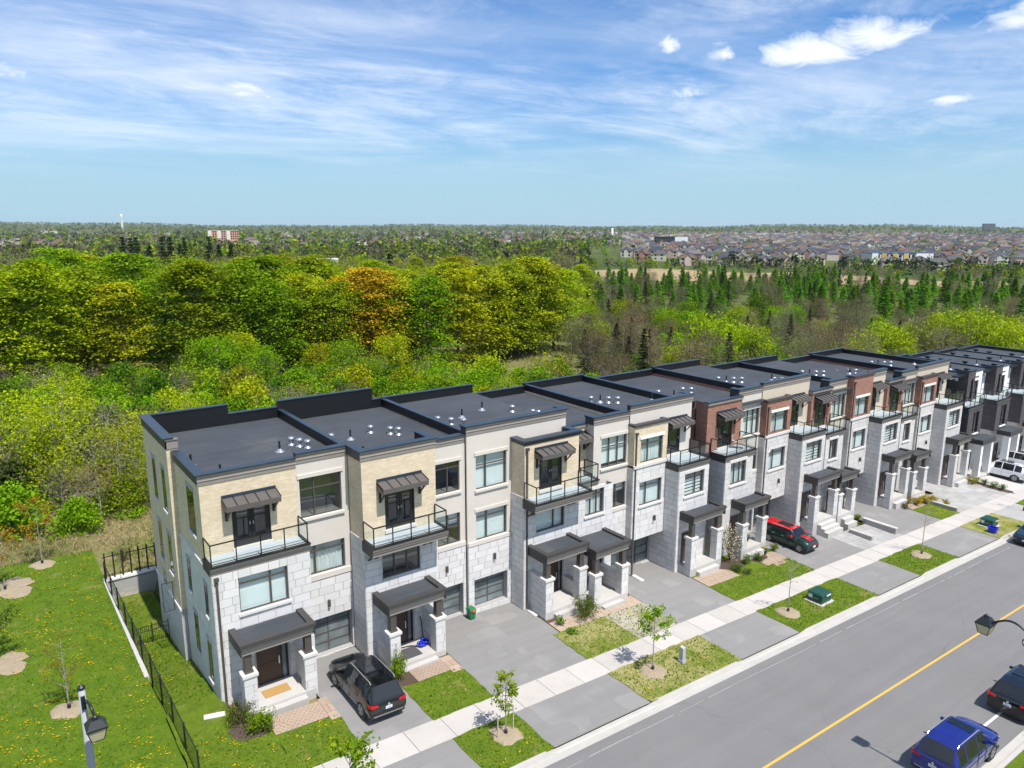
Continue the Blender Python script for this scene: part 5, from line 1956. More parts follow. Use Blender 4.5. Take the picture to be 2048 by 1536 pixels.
    MB().box(X0 - 0.012, X0 + 0.1, -W * 0.78, W * 0.78, 0.40, 0.43).build('bumper_strip', 'chrome' if spec.get('side_chrome') else 'car_trim', r, org=(0, 0, 0))
    MB().box(X1 - 0.1, X1 + 0.012, -W * 0.55, W * 0.55, 0.36, spec['head'] - 0.02).build('grille', 'car_trim', r, org=(0, 0, 0))
    if spec.get('sunroof'):
        a, b, w, z = spec['sunroof']
        o = MB().box(a, b, -w, w, z, z + 0.012).build('sunroof', 'car_glass', r, org=(0, 0, 0))
        MB().box(a + (b - a) * 0.45, a + (b - a) * 0.47, -w, w, z + 0.0121, z + 0.015).build('sunroof_bar', 'car_trim', o, org=(0, 0, 0))
    if spec.get('spoiler'):
        a, w, z = spec['spoiler']
        MB().box(a - 0.16, a + 0.10, -w, w, z - 0.03, z + 0.005).build('spoiler', RF, r, org=(0, 0, 0))
    return r


# x, zlow, zbelt, wbelt, ztop, wtop, wmax, zone
SUV = [(-2.34, 0.42, 0.62, 0.74, 0.72, 0.60, 0.80, 'b'), (-2.30, 0.34, 0.80, 0.84, 0.98, 0.74, 0.89, 'b'), (-2.24, 0.30, 0.92, 0.86, 1.06, 0.78, 0.905, 'rw'),
       (-1.90, 0.28, 1.02, 0.88, 1.58, 0.62, 0.92, 'q'), (-1.30, 0.27, 1.03, 0.89, 1.64, 0.63, 0.92, 'bp'), (-1.22, 0.27, 1.03, 0.89, 1.645, 0.63, 0.92, 'd2'),
       (-0.22, 0.27, 1.02, 0.89, 1.66, 0.64, 0.92, 'bp'), (-0.14, 0.27, 1.02, 0.89, 1.66, 0.64, 0.92, 'd1'), (0.52, 0.27, 1.01, 0.885, 1.60, 0.62, 0.92, 'ws'),
       (1.22, 0.27, 1.00, 0.87, 1.07, 0.76, 0.92, 'hood'), (1.85, 0.28, 0.94, 0.84, 1.00, 0.72, 0.915, 'hood'), (2.20, 0.31, 0.82, 0.76, 0.90, 0.62, 0.86, 'f'),
       (2.34, 0.40, 0.62, 0.62, 0.74, 0.48, 0.72, 'f')]
MINI = [(-1.94, 0.36, 0.66, 0.66, 0.80, 0.56, 0.74, 'b'), (-1.90, 0.30, 0.86, 0.76, 0.98, 0.70, 0.83, 'rw'), (-1.72, 0.28, 0.93, 0.80, 1.36, 0.64, 0.86, 'q'),
        (-1.15, 0.27, 0.93, 0.81, 1.41, 0.655, 0.865, 'bp'), (-1.08, 0.27, 0.93, 0.81, 1.41, 0.655, 0.865, 'd2'), (-0.40, 0.27, 0.93, 0.81, 1.42, 0.66, 0.865, 'bp'),
        (-0.32, 0.27, 0.93, 0.81, 1.42, 0.66, 0.865, 'd1'), (0.42, 0.27, 0.93, 0.81, 1.38, 0.64, 0.865, 'ws'), (0.86, 0.27, 0.93, 0.81, 0.99, 0.72, 0.865, 'hood'),
        (1.50, 0.28, 0.86, 0.79, 0.93, 0.66, 0.86, 'hood'), (1.82, 0.30, 0.74, 0.70, 0.82, 0.56, 0.80, 'f'), (1.94, 0.36, 0.58, 0.58, 0.66, 0.46, 0.66, 'f')]


def suv(paint, **kw):
    d = dict(W=1.84, st=SUV, paint=paint, belt=1.00, wr=-1.42, wf=1.38, R=0.37, tail=0.86, head=0.74, mir=0.86, plate=0.66, badge=0.86,
             rails=(-1.75, 0.35, 1.66), side_chrome=True, sunroof=(-0.95, 0.25, 0.46, 1.692))
    d.update(kw)
    return d


def slope(rz, x, y):
    """stand a car on the falling street: pitch and roll from the slope along x"""
    a = math.atan(S)
    fwd = Vector((math.cos(rz), math.sin(rz), 0))
    up = Vector((S, 0, 1)).normalized()
    f = (fwd - up * fwd.dot(up)).normalized()
    l = up.cross(f)
    return Matrix((f, l, up)).transposed().to_euler()


def put_car(spec, x, y, rz, label, dz=0.0):
    e = slope(rz, x, y)
    z = (gnear(x) - 0.105) if y < 20.8 else fz(x, y)
    return car(spec, (x, y, z + dz), (e.x, e.y, e.z), label)


put_car(suv('paint_black'), 12.98, 29.15, R_(90.5), 'black car with chrome roof rails parked in the end townhouse driveway')
m = put_car(dict(W=1.73, st=MINI, paint='paint_green', roof='paint_red', mirror='paint_red', belt=0.93, wr=-1.22, wf=1.27, R=0.315, tail=0.74, head=0.66, mir=0.62, plate=0.5,
                 round_lamp=True, sunroof=(-0.95, 0.10, 0.40, 1.448), spoiler=(-1.74, 0.6, 1.42), handle='chrome'), 47.35, 29.45, R_(-88), 'small dark green car with red roof and bonnet stripe')
for s in (1, -1):
    o = MB()
    for a, b, za, zb in ((0.92, 1.25, 1.012, 0.985), (1.25, 1.55, 0.985, 0.948), (1.55, 1.74, 0.948, 0.885)):
        y0, y1 = (0.04, 0.26) if s > 0 else (-0.26, -0.04)
        o.face([(a, y0, za + 0.004), (b, y0, zb + 0.004), (b, y1, zb + 0.003), (a, y1, za + 0.003)])
    o.build('bonnet_stripe', 'paint_red', m, org=(0, 0, 0))
MB().box(1.935, 1.965, -0.42, 0.42, 0.60, 0.64).build('grille_stripe', 'paint_red', m, org=(0, 0, 0))
put_car(suv('paint_blue', side_chrome=True, sunroof=(-0.25, 0.30, 0.48, 1.692)), 32.25, 11.32, R_(0.5), 'blue car with silver roof rails parked at the kerb')
put_car(suv('paint_black', rails=None, side_chrome=False), 39.85, 11.35, R_(0), 'dark car with dark tail lights parked ahead of the blue car')
put_car(suv('paint_white', side_chrome=False, rails=(-1.75, 0.35, 1.66), badge=None), 82.9, 28.6, R_(91), 'white car parked before the dark and white townhouses')
put_car(suv('paint_white', side_chrome=False, rails=None, badge=None), 88.6, 29.6, R_(90), 'white car half hidden at the picture edge')
put_car(suv('paint_navy', rails=None, side_chrome=False, badge=None), 65.7, 19.7, R_(180), 'dark blue car parked at the kerb by the recycling box')
# ------------------------------------------------------------------ plants
NP = np.random.RandomState(11)


def quads(cent, size, nrm=None, up=0.6, rs=None, aspect=1.0):
    """leaf-sized faces: centres (n,3), sizes (n,), facing mostly up (up) or round nrm"""
    rs = rs or NP
    n = len(cent)
    N = rs.normal(size=(n, 3))
    N /= np.linalg.norm(N, axis=1)[:, None] + 1e-9
    if nrm is None:
        N = N * (1 - up) + np.array([0, 0, 1.0]) * up
    else:
        N = N * 0.55 + nrm * 0.6 + np.array([0, 0, 0.35])
    N /= np.linalg.norm(N, axis=1)[:, None] + 1e-9
    T = np.cross(N, rs.normal(size=(n, 3)))
    T /= np.linalg.norm(T, axis=1)[:, None] + 1e-9
    B = np.cross(N, T)
    s = size[:, None] * 0.5
    k = rs.uniform(0.55, 1.0, size=(n, 1)) * aspect
    V = np.stack([cent - T * s, cent - B * s * k, cent + T * s, cent + B * s * k], axis=1)
    return V.reshape(-1, 3)


def leaf_mesh(name, V, r, m='leaf', cols=None):
    """V (4n,3): n leaf faces, r (n,): shade of each"""
    n = len(V) // 4
    me = bpy.data.meshes.new(name)
    me.vertices.add(4 * n)
    me.vertices.foreach_set('co', V.astype(np.float32).ravel())
    me.loops.add(4 * n)
    me.loops.foreach_set('vertex_index', np.arange(4 * n, dtype=np.int32))
    me.polygons.add(n)
    me.polygons.foreach_set('loop_start', np.arange(0, 4 * n, 4, dtype=np.int32))
    me.materials.append(MAT[m])
    if cols is None:
        at = me.attributes.new('rnd', 'FLOAT', 'FACE')
        at.data.foreach_set('value', r.astype(np.float32))
    else:
        at = me.attributes.new('tint', 'FLOAT_COLOR', 'FACE')
        c = np.ones((n, 4), np.float32)
        c[:, :3] = cols
        at.data.foreach_set('color', c.ravel())
    me.update(calc_edges=True)
    return me


def crown_points(rs, h0, h1, rad, nclump, per, leaf, shape='round', flat=0.45, spread=1.0, up=0.45):
    """sprays of leaves through the volume of a crown -> V, r"""
    H = h1 - h0
    out, rr = [], []
    lobes = rs.uniform(0, 6.28, 5)
    for _ in range(nclump):
        t = rs.uniform(0, 1) ** 0.8
        a = rs.uniform(0, 6.283)
        if shape == 'round':
            prof = math.sqrt(max(0.0, 1 - (2 * t - 0.85) ** 2 / 1.4)) if t < 0.95 else 0.3
        elif shape == 'vase':
            prof = 0.35 + 0.65 * math.sin(min(1, t * 1.15) * 2.2)
        elif shape == 'cone':
            prof = (1 - t) * 1.0 + 0.05
        else:
            prof = math.sqrt(max(0.05, 1 - t * t))
        lob = 1 + 0.22 * math.sin(2 * a + lobes[0]) + 0.16 * math.sin(3 * a + lobes[1] + 4 * t) + 0.12 * math.sin(5 * a + lobes[2] - 6 * t)
        k = rs.uniform(0.55, 1.03) if rs.rand() < 0.8 else rs.uniform(0.15, 0.6)
        q = rad * prof * lob * k
        c = np.array([q * math.cos(a), q * math.sin(a), h0 + H * t])
        m = max(4, int(per * rs.uniform(0.5, 1.4)))
        s = spread * rs.uniform(0.7, 1.3) * ((1.15 - 0.95 * t) if shape == 'cone' else 1.0)
        p = rs.normal(size=(m, 3)) * np.array([s, s, s * flat]) * 0.5
        # sprays droop outwards
        p[:, 2] -= 0.10 * (p[:, 0] ** 2 + p[:, 1] ** 2)
        out.append(c + p)
        base = rs.uniform(0.2, 0.85)
        rr.append(np.clip(base + rs.normal(size=m) * 0.13, 0, 1))
    P = np.concatenate(out)
    r = np.concatenate(rr)
    V = quads(P, rs.uniform(0.6, 1.3, len(P)) * leaf, up=up, rs=rs)
    return V, r


def limb(mb, rs, p, d, L, r, depth, n=5):
    pts, rad = [p], [r]
    q = Vector(p)
    d = Vector(d).normalized()
    for i in range(3):
        d = (d + Vector(rs.normal(size=3)) * 0.14).normalized()
        q = q + d * (L / 3)
        pts.append(tuple(q))
        rad.append(r * (1 - 0.24 * (i + 1)))
    mb.tube(pts, rad, n, 0, False)
    if depth > 0:
        for k in range(rs.randint(2, 4)):
            b = Vector(pts[rs.randint(1, 4)])
            e = (d + Vector(rs.normal(size=3)) * 0.7 + Vector((0, 0, 0.25))).normalized()
            limb(mb, rs, tuple(b), e, L * rs.uniform(0.45, 0.72), r * 0.45, depth - 1, max(3, n - 1))


def trunk_mesh(name, rs, h, r, depth=2, nl=5, m='bark', bare=False, lean=0.03, low=0.35):
    mb = MB()
    top = (rs.uniform(-lean, lean) * h, rs.uniform(-lean, lean) * h, h)
    pts = [(0, 0, -0.4), (top[0] * 0.3, top[1] * 0.3, h * 0.3), (top[0] * 0.7, top[1] * 0.7, h * 0.65), top]
    mb.tube(pts, [r * 1.15, r * 0.85, r * 0.55, r * 0.16], 7, 0, False)
    for k in range(nl):
        t = rs.uniform(low, 0.9)
        a = rs.uniform(0, 6.283)
        e = Vector((math.cos(a), math.sin(a), rs.uniform(0.5, 1.2))).normalized()
        limb(mb, rs, (top[0] * t, top[1] * t, h * t), e, h * (1.05 - t) * rs.uniform(0.45, 0.7) + 0.3, r * 0.42 * (1.15 - t), depth)
    return mb.mesh(name, m, (0, 0, 0), True)


PROTO = {}


def proto(key, trunk, crown):
    PROTO.setdefault(key, []).append((trunk, crown))


for i in range(5):                                   # broad maples
    rs = np.random.RandomState(100 + i)
    h = 17.0 + 2.5 * rs.rand()
    V, r = crown_points(rs, 2.0, h, 5.2 + rs.rand(), 165, 78, 0.44, 'round', 0.17, 2.3, up=0.62)
    proto('maple', trunk_mesh('trunk', rs, h * 0.86, 0.30, 2, 7), leaf_mesh('crown', V, r))
for i in range(3):                                   # airy light green trees
    rs = np.random.RandomState(200 + i)
    h = 9.0 + 1.5 * rs.rand()
    V, r = crown_points(rs, 1.2, h, 3.6, 170, 30, 0.34, 'vase', 0.9, 1.25)
    proto('willow', trunk_mesh('trunk', rs, h * 0.9, 0.20, 2, 7, 'bark_pale'), leaf_mesh('crown', V, r))
for i in range(4):                                   # trees still nearly bare
    rs = np.random.RandomState(300 + i)
    h = 12.0 + 3 * rs.rand()
    V, r = crown_points(rs, 2.0, h, 3.6, 190, 22, 0.26, 'vase', 0.8, 1.5)
    proto('bare', trunk_mesh('trunk', rs, h * 0.95, 0.20, 3, 12, 'bark_pale'), leaf_mesh('crown', V, r))
for i in range(3):                                   # dark pines and spruces
    rs = np.random.RandomState(400 + i)
    h = 14.0 + 3 * rs.rand()
    out, rr = [], []
    for k in range(22):
        t = 0.10 + 0.9 * k / 22
        L = (1 - t) * 3.6 * rs.uniform(0.75, 1.1) + 0.3
        nb = 7
        for b in range(nb):
            a = rs.uniform(0, 6.283)
            m = int(9 + L * 7)
            u = rs.uniform(0.1, 1, m)
            p = np.stack([np.cos(a) * u * L + rs.normal(size=m) * 0.16 * L * u, np.sin(a) * u * L + rs.normal(size=m) * 0.16 * L * u, h * t - 0.25 * u * L + rs.normal(size=m) * 0.12], axis=1)
            out.append(p)
            rr.append(np.clip(rs.uniform(0.3, 0.7) + 0.3 * (u - 0.5), 0, 1))
    P = np.concatenate(out)
    V = quads(P, rs.uniform(0.5, 1.1, len(P)) * 0.46, up=0.5, rs=rs)
    proto('pine', trunk_mesh('trunk', rs, h * 0.97, 0.22, 0, 4), leaf_mesh('crown', V, np.concatenate(rr)))
for i in range(3):                                   # bright green larches
    rs = np.random.RandomState(500 + i)
    h = 11.0 + 2 * rs.rand()
    V, r = crown_points(rs, 0.6, h, 3.2, 230, 22, 0.42, 'cone', 0.4, 1.0, up=0.6)
    proto('larch', trunk_mesh('trunk', rs, h * 0.95, 0.15, 0, 5), leaf_mesh('crown', V, r))
for i in range(5):                                   # scrub
    rs = np.random.RandomState(600 + i)
    h = 2.9 + 1.3 * rs.rand()
    V, r = crown_points(rs, 0.15, h, 2.3, 120, 30, 0.24, 'dome', 0.8, 0.8)
    proto('shrub', trunk_mesh('stem', rs, h * 0.75, 0.07, 2, 8, 'bark_pale', low=0.05), leaf_mesh('crown', V, r))
for i in range(3):                                   # twiggy thicket, hardly any leaf
    rs = np.random.RandomState(700 + i)
    h = 3.2 + 1.5 * rs.rand()
    V, r = crown_points(rs, 0.3, h, 1.9, 60, 12, 0.17, 'dome', 0.9, 0.9)
    proto('thicket', trunk_mesh('stem', rs, h * 0.9, 0.06, 3, 15, 'bark_pale', low=0.03), leaf_mesh('crown', V, r))


def tree(name, key, x, y, s, color, label, group, k=None, z=None, sz=None, cat='tree', dz=-0.1):
    tr, cr = PROTO[key][(k if k is not None else rnd.randrange(99)) % len(PROTO[key])]
    o = thing(name, (x, y, (gz(x, y) if z is None else z) + dz), label, cat, group)
    o.rotation_euler = (0, 0, rnd.uniform(0, 6.28))
    o.scale = (s, s, s * (sz or 1.0))
    inst('trunk' if key not in ('shrub', 'thicket') else 'stem', tr, o, (0, 0, 0))
    inst('crown', cr, o, (0, 0, 0), color=color)
    return o


def jit(c, a=0.18):
    k = rnd.uniform(1 - a, 1 + a)
    return tuple(max(0.002, v * k * rnd.uniform(1 - a * 0.5, 1 + a * 0.5)) for v in c)


GREEN = (0.175, 0.300, 0.010)
LIME = (0.300, 0.365, 0.010)
OLIVE = (0.235, 0.290, 0.010)
GOLD = (0.310, 0.330, 0.010)
AMBER = (0.450, 0.300, 0.016)
DEEP = (0.085, 0.165, 0.012)
GREY = (0.170, 0.160, 0.085)
PINE = (0.022, 0.045, 0.015)
LARCH = (0.135, 0.290, 0.018)
BROWN = (0.165, 0.125, 0.075)


def polar(az, d):
    a = R_(az)
    return d * math.sin(a), d * math.cos(a)


def leaf_ball(c, rx, rz, n, s, rg):
    rs = np.random.RandomState(rg.randrange(1 << 30))
    p = rs.normal(size=(n, 3))
    p /= np.linalg.norm(p, axis=1)[:, None]
    p *= (rs.uniform(0.25, 1, (n, 1)) ** 0.5)
    P = p * np.array([rx, rx, rz]) + np.array(c)
    return quads(P, rs.uniform(0.6, 1.3, n) * s, up=0.35, rs=rs), rs.uniform(0, 1, n)


def leaf_object(name, Vr, parent, color):
    V, r = Vr
    o = bpy.data.objects.new(name, leaf_mesh(name, V - np.array(root_org(parent)), r))
    COL.objects.link(o)
    o.parent = parent
    o.color = (*color, 1)
    return o


# ---- the maple grove behind the houses, lit fronts towards us
G1 = 'maples of the grove beyond the scrub'
MAPLE_L = {'g': 'green maple in the dense grove beyond the scrub', 'l': 'yellow-green maple in the dense grove beyond the scrub',
           'o': 'olive maple in the dense grove beyond the scrub', 'd': 'gold maple in the dense grove beyond the scrub'}
COLS = {'g': GREEN, 'l': LIME, 'o': OLIVE, 'd': GOLD}
front = [(-2.5, 118, 'l', 1.05), (0.8, 121, 'g', 0.98), (3.6, 116, 'l', 0.96), (6.4, 124, 'o', 0.90), (8.6, 119, 'd', 0.82), (11.3, 122, 'g', 0.86), (13.6, 118, 'o', 1.02), (16.2, 121, 'g', 0.98),
         (18.6, 117, 'g', 0.84), (20.9, 122, 'd', 0.90), (22.9, 119, 'o', 0.82), (27.4, 124, 'l', 0.93), (29.8, 123, 'g', 0.90),
         (32.2, 130, 'd', 1.0), (34.4, 136, 'l', 1.0), (36.3, 143, 'o', 1.04), (38.2, 150, 'd', 1.08), (39.6, 158, 'l', 1.02)]
for az, d, c, s in front:
    x, y = polar(az, d)
    tree('maple_tree', 'maple', x, y, s * 0.98, jit(COLS[c], 0.14), MAPLE_L[c], G1)
x, y = polar(25.4, 121)
tree('maple_tree', 'maple', x, y, 0.98, AMBER, 'maple with amber orange leaves in the front of the grove', G1)
for i in range(34):
    az, d = rnd.uniform(-4, 39.5), rnd.uniform(134, 172)
    x, y = polar(az, d)
    c = rnd.choice('gglood')
    tree('maple_tree', 'maple', x, y, rnd.uniform(0.82, 1.04), jit(COLS[c], 0.18), MAPLE_L[c], G1)
for i in range(14):
    az, d = rnd.uniform(-4, 34), rnd.uniform(106, 114)
    x, y = polar(az, d)
    c = rnd.choice('gld')
    tree('young_tree', 'willow', x, y, rnd.uniform(0.45, 0.75), jit(COLS[c], 0.18), 'young tree at the foot of the grove', G1)
# ---- scrub between gardens and grove
G2 = 'scrub behind the gardens'
for i in range(400):
    az = rnd.uniform(-4, 47)
    d = 58 + (rnd.random() ** 0.8) * 54
    x, y = polar(az, d)
    if y < 57.5:
        continue
    n = rnd.random()
    if n < (0.42 if d < 76 else 0.72):
        c, l = rnd.choice(((GREEN, 'mid green'), (GREEN, 'mid green'), (LIME, 'lime green') if d > 74 else (OLIVE, 'olive'), (DEEP, 'dark green')))
        tree('scrub_bush', 'shrub', x, y, rnd.uniform(0.75, 1.35), jit(c, 0.2), l + ' bush in the scrub between gardens and grove', G2, cat='bush')
    else:
        c, l = rnd.choice(((GREY, 'grey'), (OLIVE, 'olive'), (BROWN, 'brown')))
        tree('scrub_thicket', 'thicket', x, y, rnd.uniform(0.8, 1.5), jit(c, 0.2), l + ' twiggy half bare thicket in the scrub', G2, cat='bush')
for (x, y, s, kx) in ((4.5, 66, 0.62, 'bare'), (8.2, 62, 0.5, 'bare'), (10.6, 60, 0.55, 'bare'), (1.2, 70, 0.6, 'bare'), (12.5, 64, 0.5, 'bare'), (6.0, 75, 0.6, 'bare'), (15.5, 70, 0.5, 'bare')):
    tree('slender_tree', kx, x, y, s, jit(LIME), 'slender half bare tree at the edge of the straw grass', 'slender trees by the straw grass')
# ---- mixed low wood behind the right part of the row
G3 = 'low wood behind the far end of the row'
for i in range(300):
    az = rnd.uniform(41, 75)
    d = math.sqrt(rnd.uniform(92 ** 2, 225 ** 2))
    x, y = polar(az, d)
    if y < 56:
        continue
    n = rnd.random()
    if n < 0.40:
        tree('bare_tree', 'bare', x, y, rnd.uniform(0.45, 0.72), jit(rnd.choice((GREY, GREY, BROWN))), 'grey half bare tree in the low wood', G3)
    elif n < 0.62:
        tree('scrub_bush', 'shrub', x, y, rnd.uniform(1.0, 1.7), jit(rnd.choice((GREEN, DEEP, OLIVE, DEEP))), 'round bush in the low wood', G3, cat='bush')
    elif n < 0.82:
        tree('dark_conifer', 'pine', x, y, rnd.uniform(0.42, 0.65), jit((0.035, 0.05, 0.014)), 'dark conifer in the low wood', G3)
    else:
        tree('light_tree', 'willow', x, y, rnd.uniform(0.6, 0.9), jit(rnd.choice((GREEN, OLIVE, DEEP))), 'light green tree in the low wood', G3)
for (px_az, d, s) in ((51.5, 128, 1.05), (53.0, 133, 1.0), (54.4, 130, 0.9), (63.4, 150, 1.05), (68.0, 165, 1.35), (69.6, 170, 1.2), (66.5, 175, 1.0), (62.0, 145, 0.9), (49.0, 120, 0.7), (70.8, 160, 1.2)):
    x, y = polar(px_az, d)
    tree('light_tree', 'willow', x, y, s, jit((0.29, 0.38, 0.014), 0.08), 'bright lime willow standing out of the low wood', 'lime willows in the low wood')
# ---- larch belt and conifers before the straw field
G4 = 'bright green larch belt before the straw field'
for i in range(330):
    az = rnd.uniform(40.0, 75)
    d = math.sqrt(rnd.uniform(215 ** 2, 360 ** 2)) if az < 56 else math.sqrt(rnd.uniform(225 ** 2, 400 ** 2))
    x, y = polar(az, d)
    if rnd.random() < 0.72:
        tree('larch_tree', 'larch', x, y, rnd.uniform(0.6, 0.95), jit(LARCH, 0.25), 'bright green larch in the belt before the straw field', G4)
    elif rnd.random() < 0.5:
        tree('dark_conifer', 'pine', x, y, rnd.uniform(0.5, 0.75), jit((0.03, 0.05, 0.014)), 'dark conifer among the larches', G4)
    else:
        tree('bare_tree', 'bare', x, y, rnd.uniform(0.5, 0.8), jit(GREY), 'grey bare tree among the larches', G4)
# ---- bare wood behind the grove, left and middle
G5 = 'wood behind the maple grove'
for i in range(150):
    az = rnd.uniform(-1, 42)
    d = rnd.uniform(180, 340)
    x, y = polar(az, d)
    n = rnd.random()
    if n < 0.55:
        tree('bare_tree', 'bare', x, y, rnd.uniform(0.95, 1.25), jit(rnd.choice((GREY, OLIVE))), 'grey half bare tree in the wood behind the grove', G5)
    elif n < 0.9:
        tree('wood_tree', 'maple', x, y, rnd.uniform(0.65, 0.9), jit(rnd.choice((GREEN, LIME, OLIVE, DEEP))), 'green tree in the wood behind the grove', G5)
    else:
        tree('dark_conifer', 'pine', x, y, rnd.uniform(0.9, 1.1), jit(PINE), 'dark pine in the wood behind the grove', G5)
for i, (az, d) in enumerate(((9.2, 300), (10.0, 305), (10.8, 300), (11.6, 305), (12.1, 303), (13.0, 310), (14.6, 300), (15.2, 306), (16.0, 310), (27.2, 175), (12.7, 318), (9.7, 312))):
    x, y = polar(az, d)
    tree('tall_pine', 'pine', x, y, 1.45 if d > 250 else 1.15, jit(PINE), 'tall dark pine rising above the wood near the horizon' if d > 250 else 'dark pine rising behind the amber maple', 'tall pines above the wood', sz=1.05)
# ------------------------------------------------------------------ far land: forest mass, field, suburb, horizon
def far_forest():
    """far wood that reads as one mass: small leafy heaps, one colour per tree"""
    rs = np.random.RandomState(21)
    C, S_, K = [], [], []
    pal = np.array([GREEN, LIME, OLIVE, GREY, DEEP, PINE, (0.13, 0.13, 0.075), (0.10, 0.135, 0.03)])

    def zone(n, az0, az1, d0, d1, hmin, hmax, weights, pw=1.0, r=0.42):
        az = np.radians(rs.uniform(az0, az1, n))
        d = np.sqrt(rs.uniform(d0 * d0, d1 * d1, n)) if pw == 1.0 else d0 + (d1 - d0) * rs.uniform(0, 1, n) ** pw
        x, y = d * np.sin(az), d * np.cos(az)
        h = rs.uniform(hmin, hmax, n)
        c = pal[rs.choice(len(pal), n, p=np.array(weights) / sum(weights))] * rs.uniform(0.75, 1.25, (n, 1))
        for i in range(n):
            if blocked(x[i], y[i]):
                continue
            m = 46 if d[i] < 700 else 22 if d[i] < 1600 else 10
            z = gz(x[i], y[i])
            p = rs.normal(size=(m, 3))
            p /= np.linalg.norm(p, axis=1)[:, None]
            p *= rs.uniform(0.55, 1.0, (m, 1))
            p = p * np.array([h[i] * r, h[i] * r, h[i] * 0.46]) + np.array([x[i], y[i], z + h[i] * 0.50])
            C.append(p)
            S_.append(np.full(m, h[i] * (0.20 if m > 40 else 0.30 if m > 20 else 0.48)) * rs.uniform(0.6, 1.2, m))
            K.append(c[i] * 0.82 * np.clip(rs.normal(1.0, 0.18, (m, 1)), 0.5, 1.5))
    W1 = (3, 2, 3, 4, 2, 1, 4, 2)
    zone(1500, -6, 42, 330, 900, 9, 15, W1)
    zone(1500, -6, 44, 900, 2200, 9, 15, W1)
    zone(520, 38, 78, 92, 400, 1.6, 4.0, (3, 3, 3, 4, 3, 1, 4, 1), r=0.7)
    zone(420, 40, 78, 400, 560, 4, 8, (3, 2, 1, 2, 3, 2, 2, 1))
    zone(520, 52, 78, 560, 640, 6, 10, (1, 0, 0, 0, 2, 9, 0, 0), r=0.34)
    zone(1300, 38, 78, 600, 1600, 5, 10, (3, 2, 2, 2, 3, 2, 2, 2))
    zone(2300, -8, 80, 2200, 4200, 9, 15, W1)
    zone(2600, -8, 80, 4200, 8200, 10, 17, (2, 1, 1, 2, 4, 3, 2, 3))
    V = quads(np.concatenate(C), np.concatenate(S_), up=0.35, rs=rs)
    me = leaf_mesh('far_forest', V, None, 'leaf_mass', np.concatenate(K))
    o = bpy.data.objects.new('far_forest', me)
    COL.objects.link(o)
    tag(o, 'far wooded land fading into the horizon', 'forest', kind='stuff')


def in_field(x, y):
    az = math.degrees(math.atan2(x, y))
    d = math.hypot(x, y)
    return (42.5 < az < 57.0 and 405 < d < 505) or (60.0 < az < 70 and 408 < d < 470)


def blocked(x, y):
    if in_field(x, y):
        return True
    d = math.hypot(x, y)
    az = math.degrees(math.atan2(x, y))
    return 43.5 < az < 76 and 570 < d < 1250 and (int(x * 0.13) + int(y * 0.17)) % 5 != 0


def field():
    mb = MB()
    for az0, az1, d0, d1 in ((42.5, 57.0, 405, 505), (60.0, 70.0, 408, 470)):
        n = 14
        for i in range(n):
            a, b = az0 + (az1 - az0) * i / n, az0 + (az1 - az0) * (i + 1) / n
            q = []
            for az, d in ((a, d0 + 10 * math.sin(a)), (b, d0 + 10 * math.sin(b)), (b, d1 - 16 * math.sin(b * 0.5)), (a, d1 - 16 * math.sin(a * 0.5))):
                x, y = polar(az, d)
                q.append((x, y, gz(x, y) + 0.25))
            mb.face(q)
    mb.build('field', 'field_straw')['kind'] = 'structure'


field()
far_forest()
G6 = 'suburban houses beyond the field'


def house_proto(k):
    rg = random.Random(k)
    w, d, h = rg.uniform(9, 12), rg.uniform(10, 12), rg.uniform(5.4, 6.2)
    wall = MB().box(-w / 2, w / 2, -d / 2, d / 2, -1.5, h).mesh('wall', 'object_colour')
    e = 0.5
    zr = h + rg.uniform(2.6, 3.4)
    rf = MB()
    P = [(-w / 2 - e, -d / 2 - e, h), (w / 2 + e, -d / 2 - e, h), (w / 2 + e, d / 2 + e, h), (-w / 2 - e, d / 2 + e, h)]
    rl = d * 0.22
    T = [(0, -rl, zr), (0, rl, zr)]
    rf.face([P[0], P[1], T[0]]).face([P[1], P[2], T[1], T[0]]).face([P[2], P[3], T[1]]).face([P[3], P[0], T[0], T[1]]).face(P[::-1])
    # front gable
    g = w * 0.24
    gx = rg.uniform(-w * 0.2, w * 0.2)
    rf.face([(gx - g, -d / 2 - 0.9, h), (gx, -d / 2 - 0.9, h + g * 0.95), (gx, -d * 0.1, h + g * 0.95), (gx - g, -d * 0.1, h)])
    rf.face([(gx, -d / 2 - 0.9, h + g * 0.95), (gx + g, -d / 2 - 0.9, h), (gx + g, -d * 0.1, h), (gx, -d * 0.1, h + g * 0.95)])
    roof = rf.mesh('roof', 'object_colour')
    wn = MB()
    for z in (1.2, 3.9):
        for x in (-w * 0.3, 0.0, w * 0.3):
            wn.box(x - 0.8, x + 0.8, -d / 2 - 0.06, -d / 2, z, z + 1.5)
        for y in (-d * 0.25, d * 0.25):
            wn.box(-w / 2 - 0.06, -w / 2, y - 0.7, y + 0.7, z, z + 1.4)
    gb = MB().face([(gx - g * 0.85, -d / 2 - 0.5, h), (gx + g * 0.85, -d / 2 - 0.5, h), (gx, -d / 2 - 0.5, h + g * 0.85)]).box(gx - g * 0.85, gx + g * 0.85, -d / 2 - 0.5, -d / 2, -1.0, h - 0.01).mesh('gable', 'object_colour')
    return wall, roof, wn.mesh('window', 'car_glass'), gb


